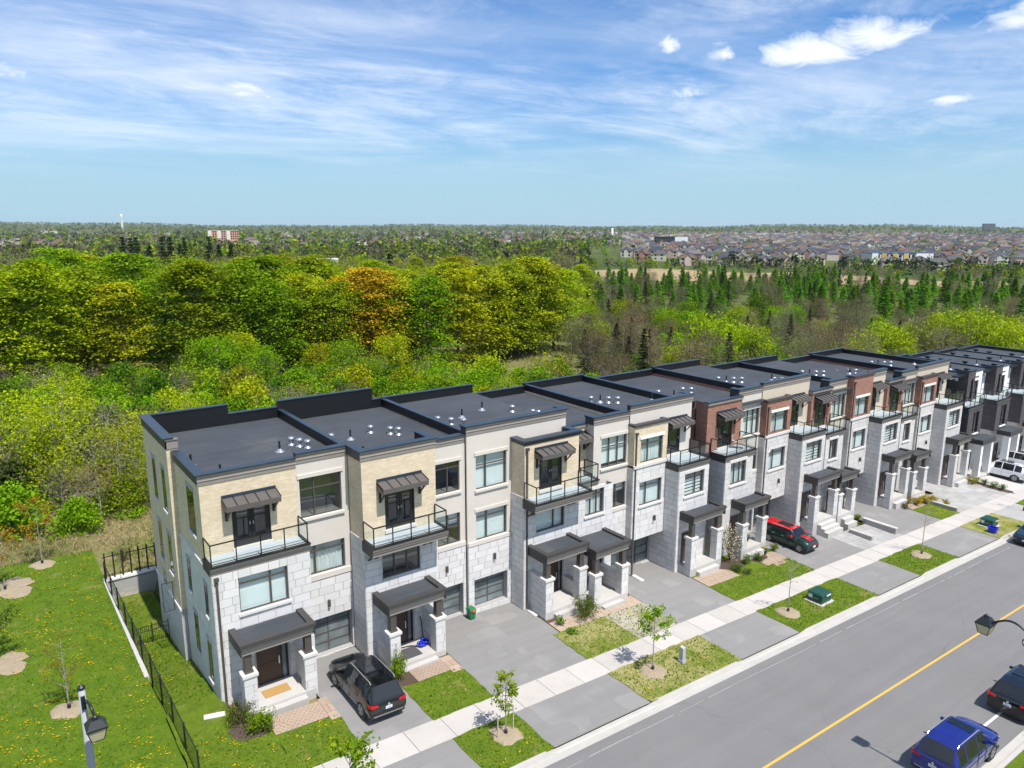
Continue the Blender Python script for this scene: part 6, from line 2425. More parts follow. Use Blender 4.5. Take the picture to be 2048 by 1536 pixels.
HP = [house_proto(k) for k in range(5)]
WALLC = [(0.46, 0.35, 0.28), (0.56, 0.49, 0.42), (0.36, 0.22, 0.17), (0.64, 0.60, 0.54), (0.50, 0.43, 0.37)]
ROOFC = [(0.085, 0.075, 0.075), (0.06, 0.068, 0.085), (0.14, 0.09, 0.07), (0.10, 0.095, 0.10), (0.05, 0.058, 0.075), (0.15, 0.135, 0.125)]
_n = 0
for row in range(16):
    d = 575 + row * 34 + (row // 3) * 26
    az = 45.0 if row > 1 else 49.5
    k = 0
    while az < 74.5 and _n < 292:
        x, y = polar(az, d)
        az += math.degrees((13.5 if row < 6 else 16.0) / d)
        k += 1
        if in_field(x, y) or rnd.random() < 0.18 or (62.6 < az < 66.6 and 610 < d < 700):
            continue
        if row < 3 and az > 58 and rnd.random() < 0.75:
            continue
        if row > 7 and rnd.random() < 0.45:
            continue
        wall, roof, win, gb = HP[rnd.randrange(5)]
        o = thing('suburban_house', (x, y, gz(x, y)), 'two-storey suburban house with hipped roof beyond the straw field', 'house', G6)
        o.rotation_euler = (0, 0, rnd.choice((0, 0, math.pi / 2, math.pi)) - R_(52) + rnd.uniform(-0.06, 0.06))
        wc, rc = jit(rnd.choice(WALLC), 0.15), jit(rnd.choice(ROOFC), 0.2)
        inst('wall', wall, o, (0, 0, 0), color=wc)
        inst('roof', roof, o, (0, 0, 0), color=rc)
        inst('gable', gb, o, (0, 0, 0), color=jit(wc, 0.2))
        inst('window', win, o, (0, 0, 0))
        _n += 1


def far_town():
    """roofs of the town too far to tell apart"""
    rs = np.random.RandomState(5)
    v, f, c = [], [], []

    def add(x, y, w, d, h, r, wc, rc):
        z = gz(x, y)
        ca, sa = math.cos(r), math.sin(r)
        b = len(v)
        for (px, py, pz) in ((-w, -d, -1), (w, -d, -1), (w, d, -1), (-w, d, -1), (-w, -d, h), (w, -d, h), (w, d, h), (-w, d, h), (0, -d * 0.5, h + w * 0.55), (0, d * 0.5, h + w * 0.55)):
            v.append((x + px * ca - py * sa, y + px * sa + py * ca, z + pz))
        for q in ((0, 1, 5, 4), (1, 2, 6, 5), (2, 3, 7, 6), (3, 0, 4, 7)):
            f.append(tuple(b + i for i in q))
            c.append(wc)
        for q in ((4, 5, 8), (5, 6, 9, 8), (6, 7, 9), (7, 4, 8, 9)):
            f.append(tuple(b + i for i in q))
            c.append(rc)
    for i in range(1500):
        az = 34 + 44 * rs.rand() ** 0.75
        d = rs.uniform(1250, 3000)
        x, y = polar(az, d)
        add(x, y, rs.uniform(4.5, 6.5), rs.uniform(5, 7), rs.uniform(5, 7), rs.choice([0.0, 1.57]) - 0.9, WALLC[rs.randint(5)], ROOFC[rs.randint(6)])
    for i in range(170):
        az = rs.uniform(-3, 12) if i % 2 else rs.uniform(17, 36)
        d = rs.uniform(900, 2600)
        x, y = polar(az, d)
        add(x, y, 6, 7, rs.uniform(5, 7), rs.choice([0.0, 1.57]) - 0.9, WALLC[rs.randint(5)], ROOFC[rs.randint(6)])
    mb = MB()
    mb.v, mb.f, mb.m = v, f, [0] * len(f)
    o = mb.build('far_town', 'tinted')
    at = o.data.attributes.new('tint', 'FLOAT_COLOR', 'FACE')
    at.data.foreach_set('color', np.array([(*q, 1) for q in c], np.float32).ravel())
    tag(o, 'far town roofs below the horizon', 'town', kind='stuff')


far_town()


def block_building(name, az, d, w, dp, h, rz, label, wall, trim, cols, rows, roofm='roof_membrane', accents=None, dz=0.0):
    x, y = polar(az, d)
    r = thing(name, (x, y, gz(x, y) + dz), label, 'building')
    r.rotation_euler = (0, 0, rz)
    o = MB().box(-w / 2, w / 2, -dp / 2, dp / 2, -2, h).build('wall', 'object_colour', r, org=(0, 0, 0))
    o.color = (*wall, 1)
    MB().box(-w / 2 - 0.3, w / 2 + 0.3, -dp / 2 - 0.3, dp / 2 + 0.3, h + 0.01, h + 0.6).build('roof', roofm, r, org=(0, 0, 0))
    fw, fh = w / cols, h / rows
    for j in range(rows):
        for i in range(cols):
            MB().box(-w / 2 + (i + 0.2) * fw, -w / 2 + (i + 0.8) * fw, -dp / 2 - 0.12, -dp / 2, j * fh + fh * 0.3, j * fh + fh * 0.85).build('window', 'car_glass', r, org=(0, 0, 0))
    for (a, b, c) in (accents or ()):
        q = MB().box(-w / 2 + a * w, -w / 2 + b * w, -dp / 2 - 0.4, -dp / 2 - 0.13, 0, h + 0.3).build('panel', 'object_colour', r, org=(0, 0, 0))
        q.color = (*c, 1)
    return r


block_building('school', 63.3, 640, 44, 22, 9.0, R_(-40), 'long flat school with white and amber panels beyond the pines', (0.62, 0.60, 0.55), None, 14, 2,
               'coping', ((0.0, 0.10, (0.75, 0.75, 0.73)), (0.16, 0.24, (0.55, 0.36, 0.12)), (0.34, 0.42, (0.55, 0.36, 0.12)), (0.52, 0.6, (0.58, 0.42, 0.2)), (0.72, 1.0, (0.78, 0.79, 0.79))))
block_building('office_block', 48.2, 1150, 48, 24, 13.0, R_(-48), 'white and black flat office block on the suburb edge', (0.06, 0.065, 0.07), None, 12, 3, 'roof_membrane', ((0.62, 1.0, (0.80, 0.81, 0.82)),))
block_building('apartment_block', 15.6, 1300, 46, 18, 14.0, R_(-15), 'cream and red brick apartment block between the trees near the horizon', (0.55, 0.30, 0.22), None, 14, 4, 'concrete',
               ((0.0, 0.12, (0.7, 0.64, 0.55)), (0.3, 0.42, (0.7, 0.64, 0.55)), (0.6, 0.72, (0.7, 0.64, 0.55))), dz=6)
block_building('warehouse', 22.0, 420, 20, 14, 7.5, R_(-20), 'white roofed hall showing above the grove', (0.75, 0.76, 0.77), None, 6, 1, 'white_paint', dz=3.4)
block_building('cottage', 9.3, 250, 10, 8, 5.5, R_(20), 'white cottage half hidden behind the grove', (0.72, 0.72, 0.70), None, 4, 1, 'roof_membrane', dz=1.5)
block_building('tower_block', 68.4, 4200, 46, 30, 34.0, R_(-50), 'dark tower block on the right horizon', (0.16, 0.16, 0.17), None, 8, 6)


def water_tower():
    x, y = polar(9.3, 2900)
    z = gz(x, y)
    r = thing('silo_tower', (x, y, z), 'slim white tower on the left horizon', 'tower')
    MB().lathe((x, y, z), [(4, 0), (3.2, 20), (3.2, 46), (3.8, 48), (3.8, 56), (1.5, 58)], 16).build('shaft', 'white_paint', r, smooth=True)
    x, y = polar(36.4 + math.degrees(math.atan((1220 - 1024) / 1491)), 1500)
    z = gz(x, y)
    r = thing('telecom_pole', (x, y, z), 'slim white telecom pole above the suburb', 'pole')
    MB().lathe((x, y, z), [(2.2, 0), (1.9, 24)], 10).build('shaft', 'white_paint', r, smooth=True)


water_tower()
# ------------------------------------------------------------------ fences, walls, lamps, street furniture
def retaining_wall():
    z0, z1 = -1.55, -0.22
    r = thing('retaining_wall', (6.3, 48.3, z0), 'low tan stacked stone retaining wall at the end of the sunk side yard', 'wall')
    core = MB().box(4.95, 9.0, 48.32, 48.7, z0 - 0.4, z1 - 0.1).build('core', 'mortar', r)
    n = 9
    h = (z1 - z0) / n
    rg = random.Random(3)
    for j in range(n):
        x = 4.95 - rg.uniform(0, 0.3)
        while x < 9.0:
            w = rg.uniform(0.35, 0.55)
            a, b = max(4.95, x) + 0.006, min(9.0, x + w) - 0.006
            x += w
            if b - a > 0.05:
                y = 48.30 + j * 0.012 + rg.uniform(-0.02, 0.02)
                MB().box(a, b, y, 48.4, z0 + j * h + 0.006, z0 + (j + 1) * h - 0.006).build('stone', 'retaining_stone', r)
    x = 4.9
    while x < 9.0:
        t = rg.uniform(-0.03, 0.03)
        MB().hexa([(x, 48.25, z1), (x + 0.92, 48.25, z1), (x + 0.92, 48.7, z1), (x, 48.7, z1), (x, 48.27 + t, z1 + 0.11), (x + 0.9, 48.27 - t, z1 + 0.11),
                   (x + 0.9, 48.7, z1 + 0.11), (x, 48.7, z1 + 0.11)]).build('capstone', 'precast', r)
        x += 0.94
    f = thing('iron_fence', (7.0, 48.55, z1 + 0.11), 'black iron fence standing on the stacked stone retaining wall', 'fence')
    zf = z1 + 0.112
    for i in range(9):
        x = 5.05 + i * 0.47
        MB().box(x - 0.04, x + 0.04, 48.44, 48.52, zf, zf + 1.62).lathe((x, 48.48, zf + 1.62), [(0.05, 0.0), (0.05, 0.03), (0.01, 0.06)], 6).build('post', 'black_paint', f)
    MB().box(4.9, 9.0, 48.47, 48.50, zf + 1.38, zf + 1.43).build('rail', 'black_paint', f)


retaining_wall()


def chain_fence():
    """black chain-link fence between park and end house; a kerb shows where the yard is sunk"""
    r = thing('chain_link_fence', (5.0, 38.0, -0.24), 'long black chain-link fence between the dandelion lawn and the end house', 'fence')
    ys = [27.55]
    while ys[-1] < 48.0:
        ys.append(ys[-1] + 2.06)

    def X(y):
        return 5.22 - (y - 27.5) * 0.0125

    def Z(y):
        return gnear(5.0) + 0.02
    H = 1.28
    for y in ys:
        x = X(y)
        MB().tube([(x, y, Z(y) - 0.4), (x, y, Z(y) + H + 0.05)], 0.038, 8).lathe((x, y, Z(y) + H + 0.05), [(0.05, 0), (0.045, 0.05), (0.01, 0.07)], 8).build('post', 'black_paint', r)
    MB().tube([(X(ys[0]), ys[0], Z(0) + H), (X(ys[-1]), ys[-1], Z(0) + H)], 0.024, 6).build('rail', 'black_paint', r)
    MB().tube([(X(ys[0]), ys[0], Z(0) + 0.05), (X(ys[-1]), ys[-1], Z(0) + 0.05)], 0.012, 5).build('bottom_wire', 'black_paint', r)
    mb = MB()
    L = ys[-1] - ys[0]
    n = int(L / 0.085)
    w = 0.012
    for i in range(-int(H / 0.085), n):
        for sgn in (1, -1):
            y0 = ys[0] + i * 0.085 if sgn > 0 else ys[0] + i * 0.085 + H
            z0, z1 = 0.05, H
            ya, yb = y0, y0 + sgn * (z1 - z0)
            # clip to the fence ends
            lo, hi = ys[0], ys[-1]
            a, b = (ya, z0), (yb, z1)
            t0 = 0.0
            t1 = 1.0
            for lim, s in ((lo, 1), (hi, -1)):
                fa, fb = (a[0] - lim) * s, (b[0] - lim) * s
                if fa < 0 and fb < 0:
                    t0, t1 = 1, 0
                elif fa < 0:
                    t0 = max(t0, fa / (fa - fb))
                elif fb < 0:
                    t1 = min(t1, fa / (fa - fb))
            if t1 - t0 < 0.02:
                continue
            p = (a[0] + (b[0] - a[0]) * t0, a[1] + (b[1] - a[1]) * t0)
            q = (a[0] + (b[0] - a[0]) * t1, a[1] + (b[1] - a[1]) * t1)
            xp, xq = X(p[0]) + 0.004 * sgn, X(q[0]) + 0.004 * sgn
            zz = Z(0)
            mb.face([(xp, p[0] - w, zz + p[1]), (xq, q[0] - w, zz + q[1]), (xq, q[0] + w, zz + q[1]), (xp, p[0] + w, zz + p[1])])
    mb.build('mesh_wire', 'black_paint', r)
    # kerb wall of the sunk yard
    k = MB().box(4.86, 5.06, 36.2, 48.3, -1.9, -0.17)
    tag(k.build('yard_wall', 'concrete'), 'low pale concrete wall under the rear half of the chain-link fence', 'wall')


chain_fence()


def yard_fence():
    z = gz_yard(41.6)
    r = thing('yard_fence', (6.1, 41.6, z), 'low thin black picket fence across the side yard', 'fence')
    for x in (5.25, 6.2, 7.05):
        MB().box(x - 0.025, x + 0.025, 41.575, 41.625, z - 0.2, z + 1.15).build('post', 'black_paint', r)
    for h in (0.12, 0.75, 1.02):
        MB().box(5.25, 7.05, 41.59, 41.61, z + h - 0.015, z + h + 0.015).build('rail', 'black_paint', r)
    for i in range(17):
        x = 5.34 + i * 0.10
        MB().box(x - 0.008, x + 0.008, 41.592, 41.608, z + 0.05, z + 1.05).build('picket', 'black_paint', r)


yard_fence()


def lantern_head(r, c, tilt=0.0, s=1.0):
    """four-sided street lantern hanging at c (top centre)"""
    x, y, z = c
    a, b = 0.27 * s, 0.16 * s
    MB().lathe((x, y, z - 0.02), [(0.06 * s, 0), (0.09 * s, 0.05), (0.075 * s, 0.10), (0.02, 0.14)], 10).build('finial', 'lamp_black', r)
    mb = MB()
    top = [(x - b * 0.8, y - b * 0.8, z), (x + b * 0.8, y - b * 0.8, z), (x + b * 0.8, y + b * 0.8, z), (x - b * 0.8, y + b * 0.8, z)]
    mid = [(x - a, y - a, z - 0.22 * s), (x + a, y - a, z - 0.22 * s), (x + a, y + a, z - 0.22 * s), (x - a, y + a, z - 0.22 * s)]
    mb.hexa(mid + top)
    zb = z - 0.22 * s
    mb.box(x - a - 0.015, x + a + 0.015, y - a - 0.015, y + a + 0.015, zb - 0.05, zb - 0.001)
    h = mb.build('lantern_roof', 'lamp_black', r)
    k = 0.62
    hi = [(x - a * 0.95, y - a * 0.95, zb - 0.051), (x + a * 0.95, y - a * 0.95, zb - 0.051), (x + a * 0.95, y + a * 0.95, zb - 0.051), (x - a * 0.95, y + a * 0.95, zb - 0.051)]
    lo = [(x - a * k, y - a * k, zb - 0.42 * s), (x + a * k, y - a * k, zb - 0.42 * s), (x + a * k, y + a * k, zb - 0.42 * s), (x - a * k, y + a * k, zb - 0.42 * s)]
    for i in range(4):
        j = (i + 1) % 4
        MB().face([lo[i], lo[j], hi[j], hi[i]]).build('pane', 'lamp_glass', h)
        MB().tube([lo[i], hi[i]], 0.016, 5).build('bar', 'lamp_black', h)
    MB().box(x - a * k, x + a * k, y - a * k, y + a * k, zb - 0.45 * s, zb - 0.421 * s).build('base_plate', 'lamp_black', h)


def lamp_left():
    x, y = 1.50, 24.0 + 0.15
    z = gnear(x)
    r = thing('street_lamp', (x, y, z), 'street lamp on a grey concrete pole standing in the dandelion lawn', 'street lamp', 'street lamps')
    top = 7.28
    MB().lathe((x, y, 0), [(0.17, z - 0.2), (0.125, 3.0), (0.095, top - 0.12)], 10).build('pole', 'pole_concrete', r, smooth=True)
    MB().lathe((x, y, 0), [(0.11, top - 0.12), (0.115, top - 0.05), (0.02, top + 0.02)], 10).build('pole_cap', 'lamp_black', r)
    MB().box(x - 0.06, x + 0.06, y - 0.16, y - 0.09, top - 0.75, top - 0.32).build('clamp', 'lamp_black', r)
    pts = []
    for i in range(9):
        t = i / 8
        pts.append((x + 0.04 + 0.15 * t, y - 0.12 - 0.78 * math.sin(t * 1.57), top - 0.48 + 0.28 * math.sin(t * 2.2) - 0.42 * t * t))
    MB().tube(pts, 0.045, 8).build('arm', 'lamp_black', r, smooth=True)
    e = pts[-1]
    lantern_head(r, (e[0], e[1], e[2] - 0.02), s=1.0)


def lamp_right():
    x, y = 30.1, 8.15
    z = gnear(x)
    r = thing('street_lamp', (x, y, z), 'street lamp with curled black arm reaching over the road', 'street lamp', 'street lamps')
    MB().lathe((x, y, 0), [(0.17, z - 0.2), (0.12, 3.0), (0.09, 7.1)], 10).build('pole', 'pole_concrete', r, smooth=True)
    pts = [(x, y + 0.1, 5.9)]
    for i in range(10):
        t = i / 9
        pts.append((x, y + 0.25 + 1.52 * t, 5.95 + 0.78 * math.sin(t * 2.35) - 0.22 * t))
    MB().tube(pts, 0.042, 8).build('arm', 'lamp_black', r, smooth=True)
    c = [(x, y + 0.62 + 0.17 * math.cos(a), 5.97 + 0.17 * math.sin(a)) for a in [k * 0.5 for k in range(13)]]
    MB().tube(c, 0.022, 6).build('scroll', 'lamp_black', r, smooth=True)
    e = pts[-1]
    MB().tube([e, (e[0], e[1] + 0.14, e[2] - 0.02)], 0.06, 8).build('collar', 'lamp_black', r)
    lantern_head(r, (x, e[1] + 0.28, e[2] + 0.12), s=1.0)


lamp_left()
lamp_right()


def transformer(x, y, label):
    z = gnear(x) + 0.02
    r = thing('transformer_box', (x, y, z), label, 'utility box', 'green transformer boxes on the boulevard')
    w, d, h = 1.05, 0.95, 0.62
    MB().box(x - 0.68, x + 0.68, y - 0.62, y + 0.62, z - 0.15, z + 0.06).build('pad', 'concrete', r)
    MB().box(x - w / 2, x + w / 2, y - d / 2, y + d / 2, z + 0.061, z + h - 0.03).build('body', 'utility_green', r)
    MB().hexa([(x - w / 2 - 0.03, y - d / 2 - 0.03, z + h - 0.029), (x + w / 2 + 0.03, y - d / 2 - 0.03, z + h - 0.029), (x + w / 2 + 0.03, y + d / 2 + 0.03, z + h - 0.029),
               (x - w / 2 - 0.03, y + d / 2 + 0.03, z + h - 0.029), (x - w / 2 + 0.03, y - d / 2 + 0.03, z + h + 0.06), (x + w / 2 - 0.03, y - d / 2 + 0.03, z + h + 0.06),
               (x + w / 2 - 0.03, y + d / 2 - 0.03, z + h + 0.06), (x - w / 2 + 0.03, y + d / 2 - 0.03, z + h + 0.06)]).build('lid', 'utility_green', r)
    MB().box(x - w / 2 - 0.008, x - w / 2, y + 0.15, y + 0.42, z + 0.28, z + 0.52).build('sticker', 'plate', r)
    MB().box(x + 0.02, x + 0.46, y - d / 2 - 0.008, y - d / 2, z + 0.44, z + 0.54).build('sticker', 'white_paint', r)
    MB().box(x - w / 2 - 0.006, x - w / 2, y - 0.25, y + 0.08, z + 0.33, z + 0.37).build('marking', 'grey_plastic', r)


transformer(40.95, 23.1, 'dark green transformer box beside the young tree with bare branches')
transformer(65.9, 23.15, 'dark green transformer box next to the blue recycling bin')


def pedestal():
    x, y = 28.05, 23.0
    z = gnear(x)
    r = thing('cable_pedestal', (x, y, z), 'slim grey cable pedestal standing on the dry boulevard grass', 'utility box')
    MB().box(x - 0.15, x + 0.15, y - 0.15, y + 0.15, z - 0.1, z + 0.16).build('foot', 'grey_plastic', r)
    MB().hexa([(x - 0.125, y - 0.125, z + 0.161), (x + 0.125, y - 0.125, z + 0.161), (x + 0.125, y + 0.125, z + 0.161), (x - 0.125, y + 0.125, z + 0.161),
               (x - 0.11, y - 0.11, z + 0.86), (x + 0.11, y - 0.11, z + 0.86), (x + 0.11, y + 0.11, z + 0.90), (x - 0.11, y + 0.11, z + 0.90)]).build('cover', 'grey_plastic', r)


pedestal()


def green_bin():
    x, y = 21.15, 32.55
    z = fz(x, y)
    r = thing('organics_bin', (x, y, z), 'small green wheeled bin with orange latch by the garage', 'bin')
    MB().hexa([(x - 0.15, y - 0.17, z + 0.02), (x + 0.15, y - 0.17, z + 0.02), (x + 0.15, y + 0.15, z + 0.02), (x - 0.15, y + 0.15, z + 0.02),
               (x - 0.20, y - 0.22, z + 0.58), (x + 0.20, y - 0.22, z + 0.58), (x + 0.20, y + 0.22, z + 0.58), (x - 0.20, y + 0.22, z + 0.58)]).build('body', 'bin_green', r)
    MB().hexa([(x - 0.22, y - 0.25, z + 0.581), (x + 0.22, y - 0.25, z + 0.581), (x + 0.22, y + 0.24, z + 0.581), (x - 0.22, y + 0.24, z + 0.581),
               (x - 0.17, y - 0.18, z + 0.68), (x + 0.17, y - 0.18, z + 0.68), (x + 0.17, y + 0.2, z + 0.68), (x - 0.17, y + 0.2, z + 0.68)]).build('lid', 'bin_green', r)
    MB().box(x - 0.07, x + 0.12, y - 0.275, y - 0.251, z + 0.5, z + 0.64).build('latch', 'orange_plastic', r)
    for s in (-1, 1):
        MB().tube([(x + s * 0.13, y + 0.2, z + 0.06), (x + s * 0.19, y + 0.2, z + 0.06)], 0.06, 10).build('wheel', 'rubber', r)


def blue_bin(x, y, zf_, label):
    z = zf_(x, y) + 0.03
    r = thing('recycling_box', (x, y, z), label, 'bin')
    lo, hi = 0.20, 0.26
    mb = MB()
    P = [(x - lo, y - lo * 1.2, z), (x + lo, y - lo * 1.2, z), (x + lo, y + lo * 1.2, z), (x - lo, y + lo * 1.2, z)]
    Q = [(x - hi, y - hi * 1.2, z + 0.46), (x + hi, y - hi * 1.2, z + 0.46), (x + hi, y + hi * 1.2, z + 0.46), (x - hi, y + hi * 1.2, z + 0.46)]
    mb.face(P)
    for i in range(4):
        j = (i + 1) % 4
        mb.face([P[i], P[j], Q[j], Q[i]])
    mb.build('box', 'bin_blue', r)
    for i in range(4):
        j = (i + 1) % 4
        MB().tube([Q[i], Q[j]], 0.022, 5).build('rim', 'bin_blue', r)


green_bin()
blue_bin(64.35, 22.25, lambda x, y: gnear(x), 'blue recycling box on the grass by the transformer box')
tag(MB().box(8.95, 10.15, 31.0, 31.62, -0.098, -0.065).build('doormat', 'doormat'), 'tan coir doormat at the end townhouse door', 'doormat')
tag(MB().box(15.35, 16.75, 30.35, 31.25, -0.358, -0.33).build('doormat', 'doormat_dark'), 'large charcoal mat on the porch with the blue bag', 'doormat')


def blue_bag():
    r = thing('garden_hose', (17.15, 31.0, -0.36), 'dark garden hose with blue reel heaped on the porch', 'hose')
    rg = random.Random(5)
    mb = MB()
    for k in range(5):
        c = (17.15 + rg.uniform(-0.12, 0.12), 31.0 + rg.uniform(-0.12, 0.12), -0.30 + k * 0.04)
        mb.tube([(c[0] + 0.2 * math.cos(a), c[1] + 0.2 * math.sin(a), c[2] + 0.03 * math.sin(a * 2 + k)) for a in [i * 0.45 for i in range(15)]], 0.035, 6)
    mb.build('reel', 'bin_blue', r, smooth=True)
    MB().tube([(17.3, 31.2, -0.2), (17.36, 31.45, 0.2), (17.40, 31.6, 0.7), (17.36, 31.66, 0.95)], 0.025, 6).build('hose', 'rubber', r, smooth=True)
    MB().tube([(17.0, 30.9, -0.3), (16.6, 31.3, -0.31), (16.0, 31.45, -0.32)], 0.025, 6).build('hose', 'rubber', r, smooth=True)


blue_bag()
SPL = MB().hexa([(-0.15, -0.45, 0), (0.15, -0.45, 0), (0.15, 0.45, 0), (-0.15, 0.45, 0), (-0.13, -0.43, 0.05), (0.13, -0.43, 0.05), (0.13, 0.43, 0.09), (-0.13, 0.43, 0.09)]).mesh('splash_block', 'precast')
for (x, y, rz, l) in ((6.75, 31.2, 1.35, 'pale concrete splash block on the grass beside the end house shrub'), (24.5, 31.2, 0.0, 'concrete splash block below the downspout next to the joined porches'),
                      (33.2, 31.2, 0.0, 'concrete splash block at the recessed garage'), (52.3, 29.9, 0.2, 'concrete splash block at the porch with wide steps')):
    tag(inst('splash_block', SPL, None, (x, y, fz(x, y) + 0.02), (0, 0, rz)), l, 'splash block', 'splash blocks under the downspouts')
# chairs on the red brick house balcony
def chair(x, y, z, rz, label):
    r = thing('patio_chair', (x, y, z), label, 'chair', 'patio chairs')
    r.rotation_euler = (0, 0, rz)
    for (a, b) in ((-0.22, -0.22), (0.22, -0.22), (0.22, 0.22), (-0.22, 0.22)):
        me = MB().box(a - 0.015, a + 0.015, b - 0.015, b + 0.015, 0, 0.44 if b < 0 else 0.9)
        o = me.build('leg', 'stake_wood', r, org=(0, 0, 0))
    MB().box(-0.25, 0.25, -0.25, 0.25, 0.441, 0.48).build('seat', 'stake_wood', r, org=(0, 0, 0))
    MB().box(-0.24, 0.24, 0.19, 0.205, 0.5, 0.88).build('backrest', 'stake_wood', r, org=(0, 0, 0))


chair(43.3, 31.2, 5.62, 2.2, 'wooden chair on the red brick balcony near the railing corner')
chair(43.0, 31.6, 5.62, 0.6, 'wooden chair against the wall of the red brick balcony')


def low_wall(name, x0, x1, y0, y1, h, label, m='paver_pale'):
    z = min(fz(x0, y0), fz(x1, y1))
    zt = fz((x0 + x1) / 2, y1) + h
    r = thing(name, ((x0 + x1) / 2, (y0 + y1) / 2, z), label, 'wall')
    MB().box(x0, x1, y0, y1, z - 0.3, zt - 0.08).build('wall_body', m, r)
    MB().box(x0 - 0.03, x1 + 0.03, y0 - 0.03, y1 + 0.03, zt - 0.079, zt).build('capstone', 'concrete', r)


low_wall('garden_wall', 56.85, 57.15, 26.3, 29.0, 0.42, 'low pale block wall beside the wide porch steps')
low_wall('garden_wall', 53.8, 54.1, 26.6, 28.4, 0.30, 'short pale planter wall in the slab path')
low_wall('garden_wall', 67.0, 67.22, 26.1, 28.6, 0.32, 'low pale wall between the yellow flower lawn and the slab drive')
# planter pots
def pot(x, y, z, label, flower):
    r = thing('flower_pot', (x, y, z), label, 'flower pot')
    MB().lathe((x, y, z), [(0.15, 0), (0.22, 0.32), (0.24, 0.34), (0.24, 0.38)], 12).build('pot', 'planter_black', r, smooth=True)
    leaves = leaf_ball((x, y, z + 0.46), 0.24, 0.20, 90, 0.06, random.Random(int(x * 7)))
    leaf_object('leaves', leaves, r, (0.12, 0.22, 0.02))
    leaves = leaf_ball((x, y, z + 0.55), 0.2, 0.14, 40, 0.05, random.Random(int(x * 9)))
    leaf_object('flowers', leaves, r, flower)
# ------------------------------------------------------------------ garden plants, street trees, grass
def sapling(x, y, h, label, dense=1.0, color=LIME, stakes=True, zf=None, mulch=True, crown_w=0.55, base=0.42, lean=0.0, leaf=0.11, bark='bark_pale', r=0.035):
    z = (zf(x, y) if zf else gnear(x) + 0.02)
    o = thing('street_tree', (x, y, z), label, 'tree', 'young street trees')
    rs = np.random.RandomState(int(abs(x) * 31 + y))
    mb = MB()
    top = (x + lean * h, y, z + h * 0.97)
    mb.tube([(x, y, z), (x + lean * h * 0.4, y + 0.02, z + h * 0.4), top], [r, r * 0.75, r * 0.25], 6, 0, False)
    C = []
    for k in range(16):
        t = base + (0.95 - base) * (k + rs.rand()) / 16
        a = rs.uniform(0, 6.283)
        L = crown_w * (0.4 + 0.9 * math.sin(min(1.0, (t - base) / (1 - base) + 0.18) * 2.7)) * rs.uniform(0.7, 1.1)
        p0 = Vector((x + lean * h * t, y, z + h * t))
        p1 = p0 + Vector((math.cos(a) * L, math.sin(a) * L, L * 0.7))
        mb.tube([tuple(p0), tuple((p0 + p1) / 2 + Vector((0, 0, 0.03))), tuple(p1)], [r * 0.4, r * 0.28, r * 0.1], 4, 0, False)
        C.append((p0, p1))
    mb.build('trunk', bark, o)
    if dense > 0:
        n = int(520 * dense)
        P = []
        for i in range(n):
            a, b = C[rs.randint(len(C))]
            p = a + (b - a) * rs.uniform(0.35, 1.1)
            P.append((p.x + rs.normal() * 0.09, p.y + rs.normal() * 0.09, p.z + rs.normal() * 0.10))
        P = np.array(P)
        leaf_object('crown', (quads(P, rs.uniform(0.6, 1.3, n) * leaf, up=0.45, rs=rs), rs.uniform(0.1, 1, n)), o, color)
    MB().lathe((x, y, z), [(0.075, -0.02), (0.075, 0.28), (0.05, 0.30)], 8).build('trunk_guard', 'black_paint', o)
    if mulch:
        pr = [(0.05, 0.10), (0.32, 0.11), (0.56, 0.075), (0.72, 0.0)]
        m = MB()
        b = 14
        pts = []
        for (q, zz) in pr:
            pts.append([(x + q * math.cos(2 * math.pi * k / b) * rs.uniform(0.82, 1.18), y + q * math.sin(2 * math.pi * k / b) * rs.uniform(0.82, 1.18), z + zz + gnear(x + q * math.cos(2 * math.pi * k / b)) - gnear(x)) for k in range(b)])
        for i in range(3):
            for k in range(b):
                m.face([pts[i][k], pts[i + 1][k], pts[i + 1][(k + 1) % b], pts[i][(k + 1) % b]])
        m.face(pts[0])
        tag(m.build('mulch_ring', 'mulch', smooth=True), label.replace('young ', '').split(' with')[0][:60] + ', its round mulch bed', 'mulch bed', 'mulch beds round the young trees')
    if stakes:
        for (dx, dy, t) in ((-0.48, -0.06, -0.10), (0.44, 0.06, 0.10)):
            MB().box(x + dx - 0.02, x + dx + 0.02, y + dy - 0.02, y + dy + 0.02, z - 0.1, z + 1.25).build('stake', 'stake_wood', o)
    return o


Y0 = lambda x, y: gnear(x) + 0.03
sapling(16.85, 23.25, 3.05, 'young staked tree with a narrow leafy crown on the nearest boulevard grass', 1.5, (0.20, 0.27, 0.012), True, Y0, True, 0.42, 0.36)
sapling(26.1, 23.25, 3.5, 'young tree with a full round crown near the grey pedestal', 1.5, GREEN, False, Y0, True, 0.75, 0.47, leaf=0.13)
sapling(37.8, 23.2, 3.6, 'young tree with nearly bare branches by the transformer box', 0.05, LIME, False, Y0, True, 0.55, 0.5)
sapling(54.4, 23.15, 4.3, 'young tree with brownish buds and bare branches on the far boulevard grass', 0.35, (0.20, 0.15, 0.03), False, Y0, True, 0.8, 0.45, leaf=0.06)
sapling(9.35, 22.6, 2.75, 'young tree whose leafy top shows at the lower picture edge', 1.6, (0.16, 0.25, 0.010), False, Y0, False, 0.8, 0.5, leaf=0.15)
sapling(73.0, 23.1, 3.8, 'young bare tree at the far end of the boulevard', 0.1, (0.2, 0.15, 0.03), False, Y0, False, 0.6, 0.5, leaf=0.06)
sapling(2.1, 53.0, 4.6, 'young amber leaved park tree before the straw grass', 2.6, (0.34, 0.20, 0.02), False, Y0, True, 0.8, 0.3, leaf=0.09)
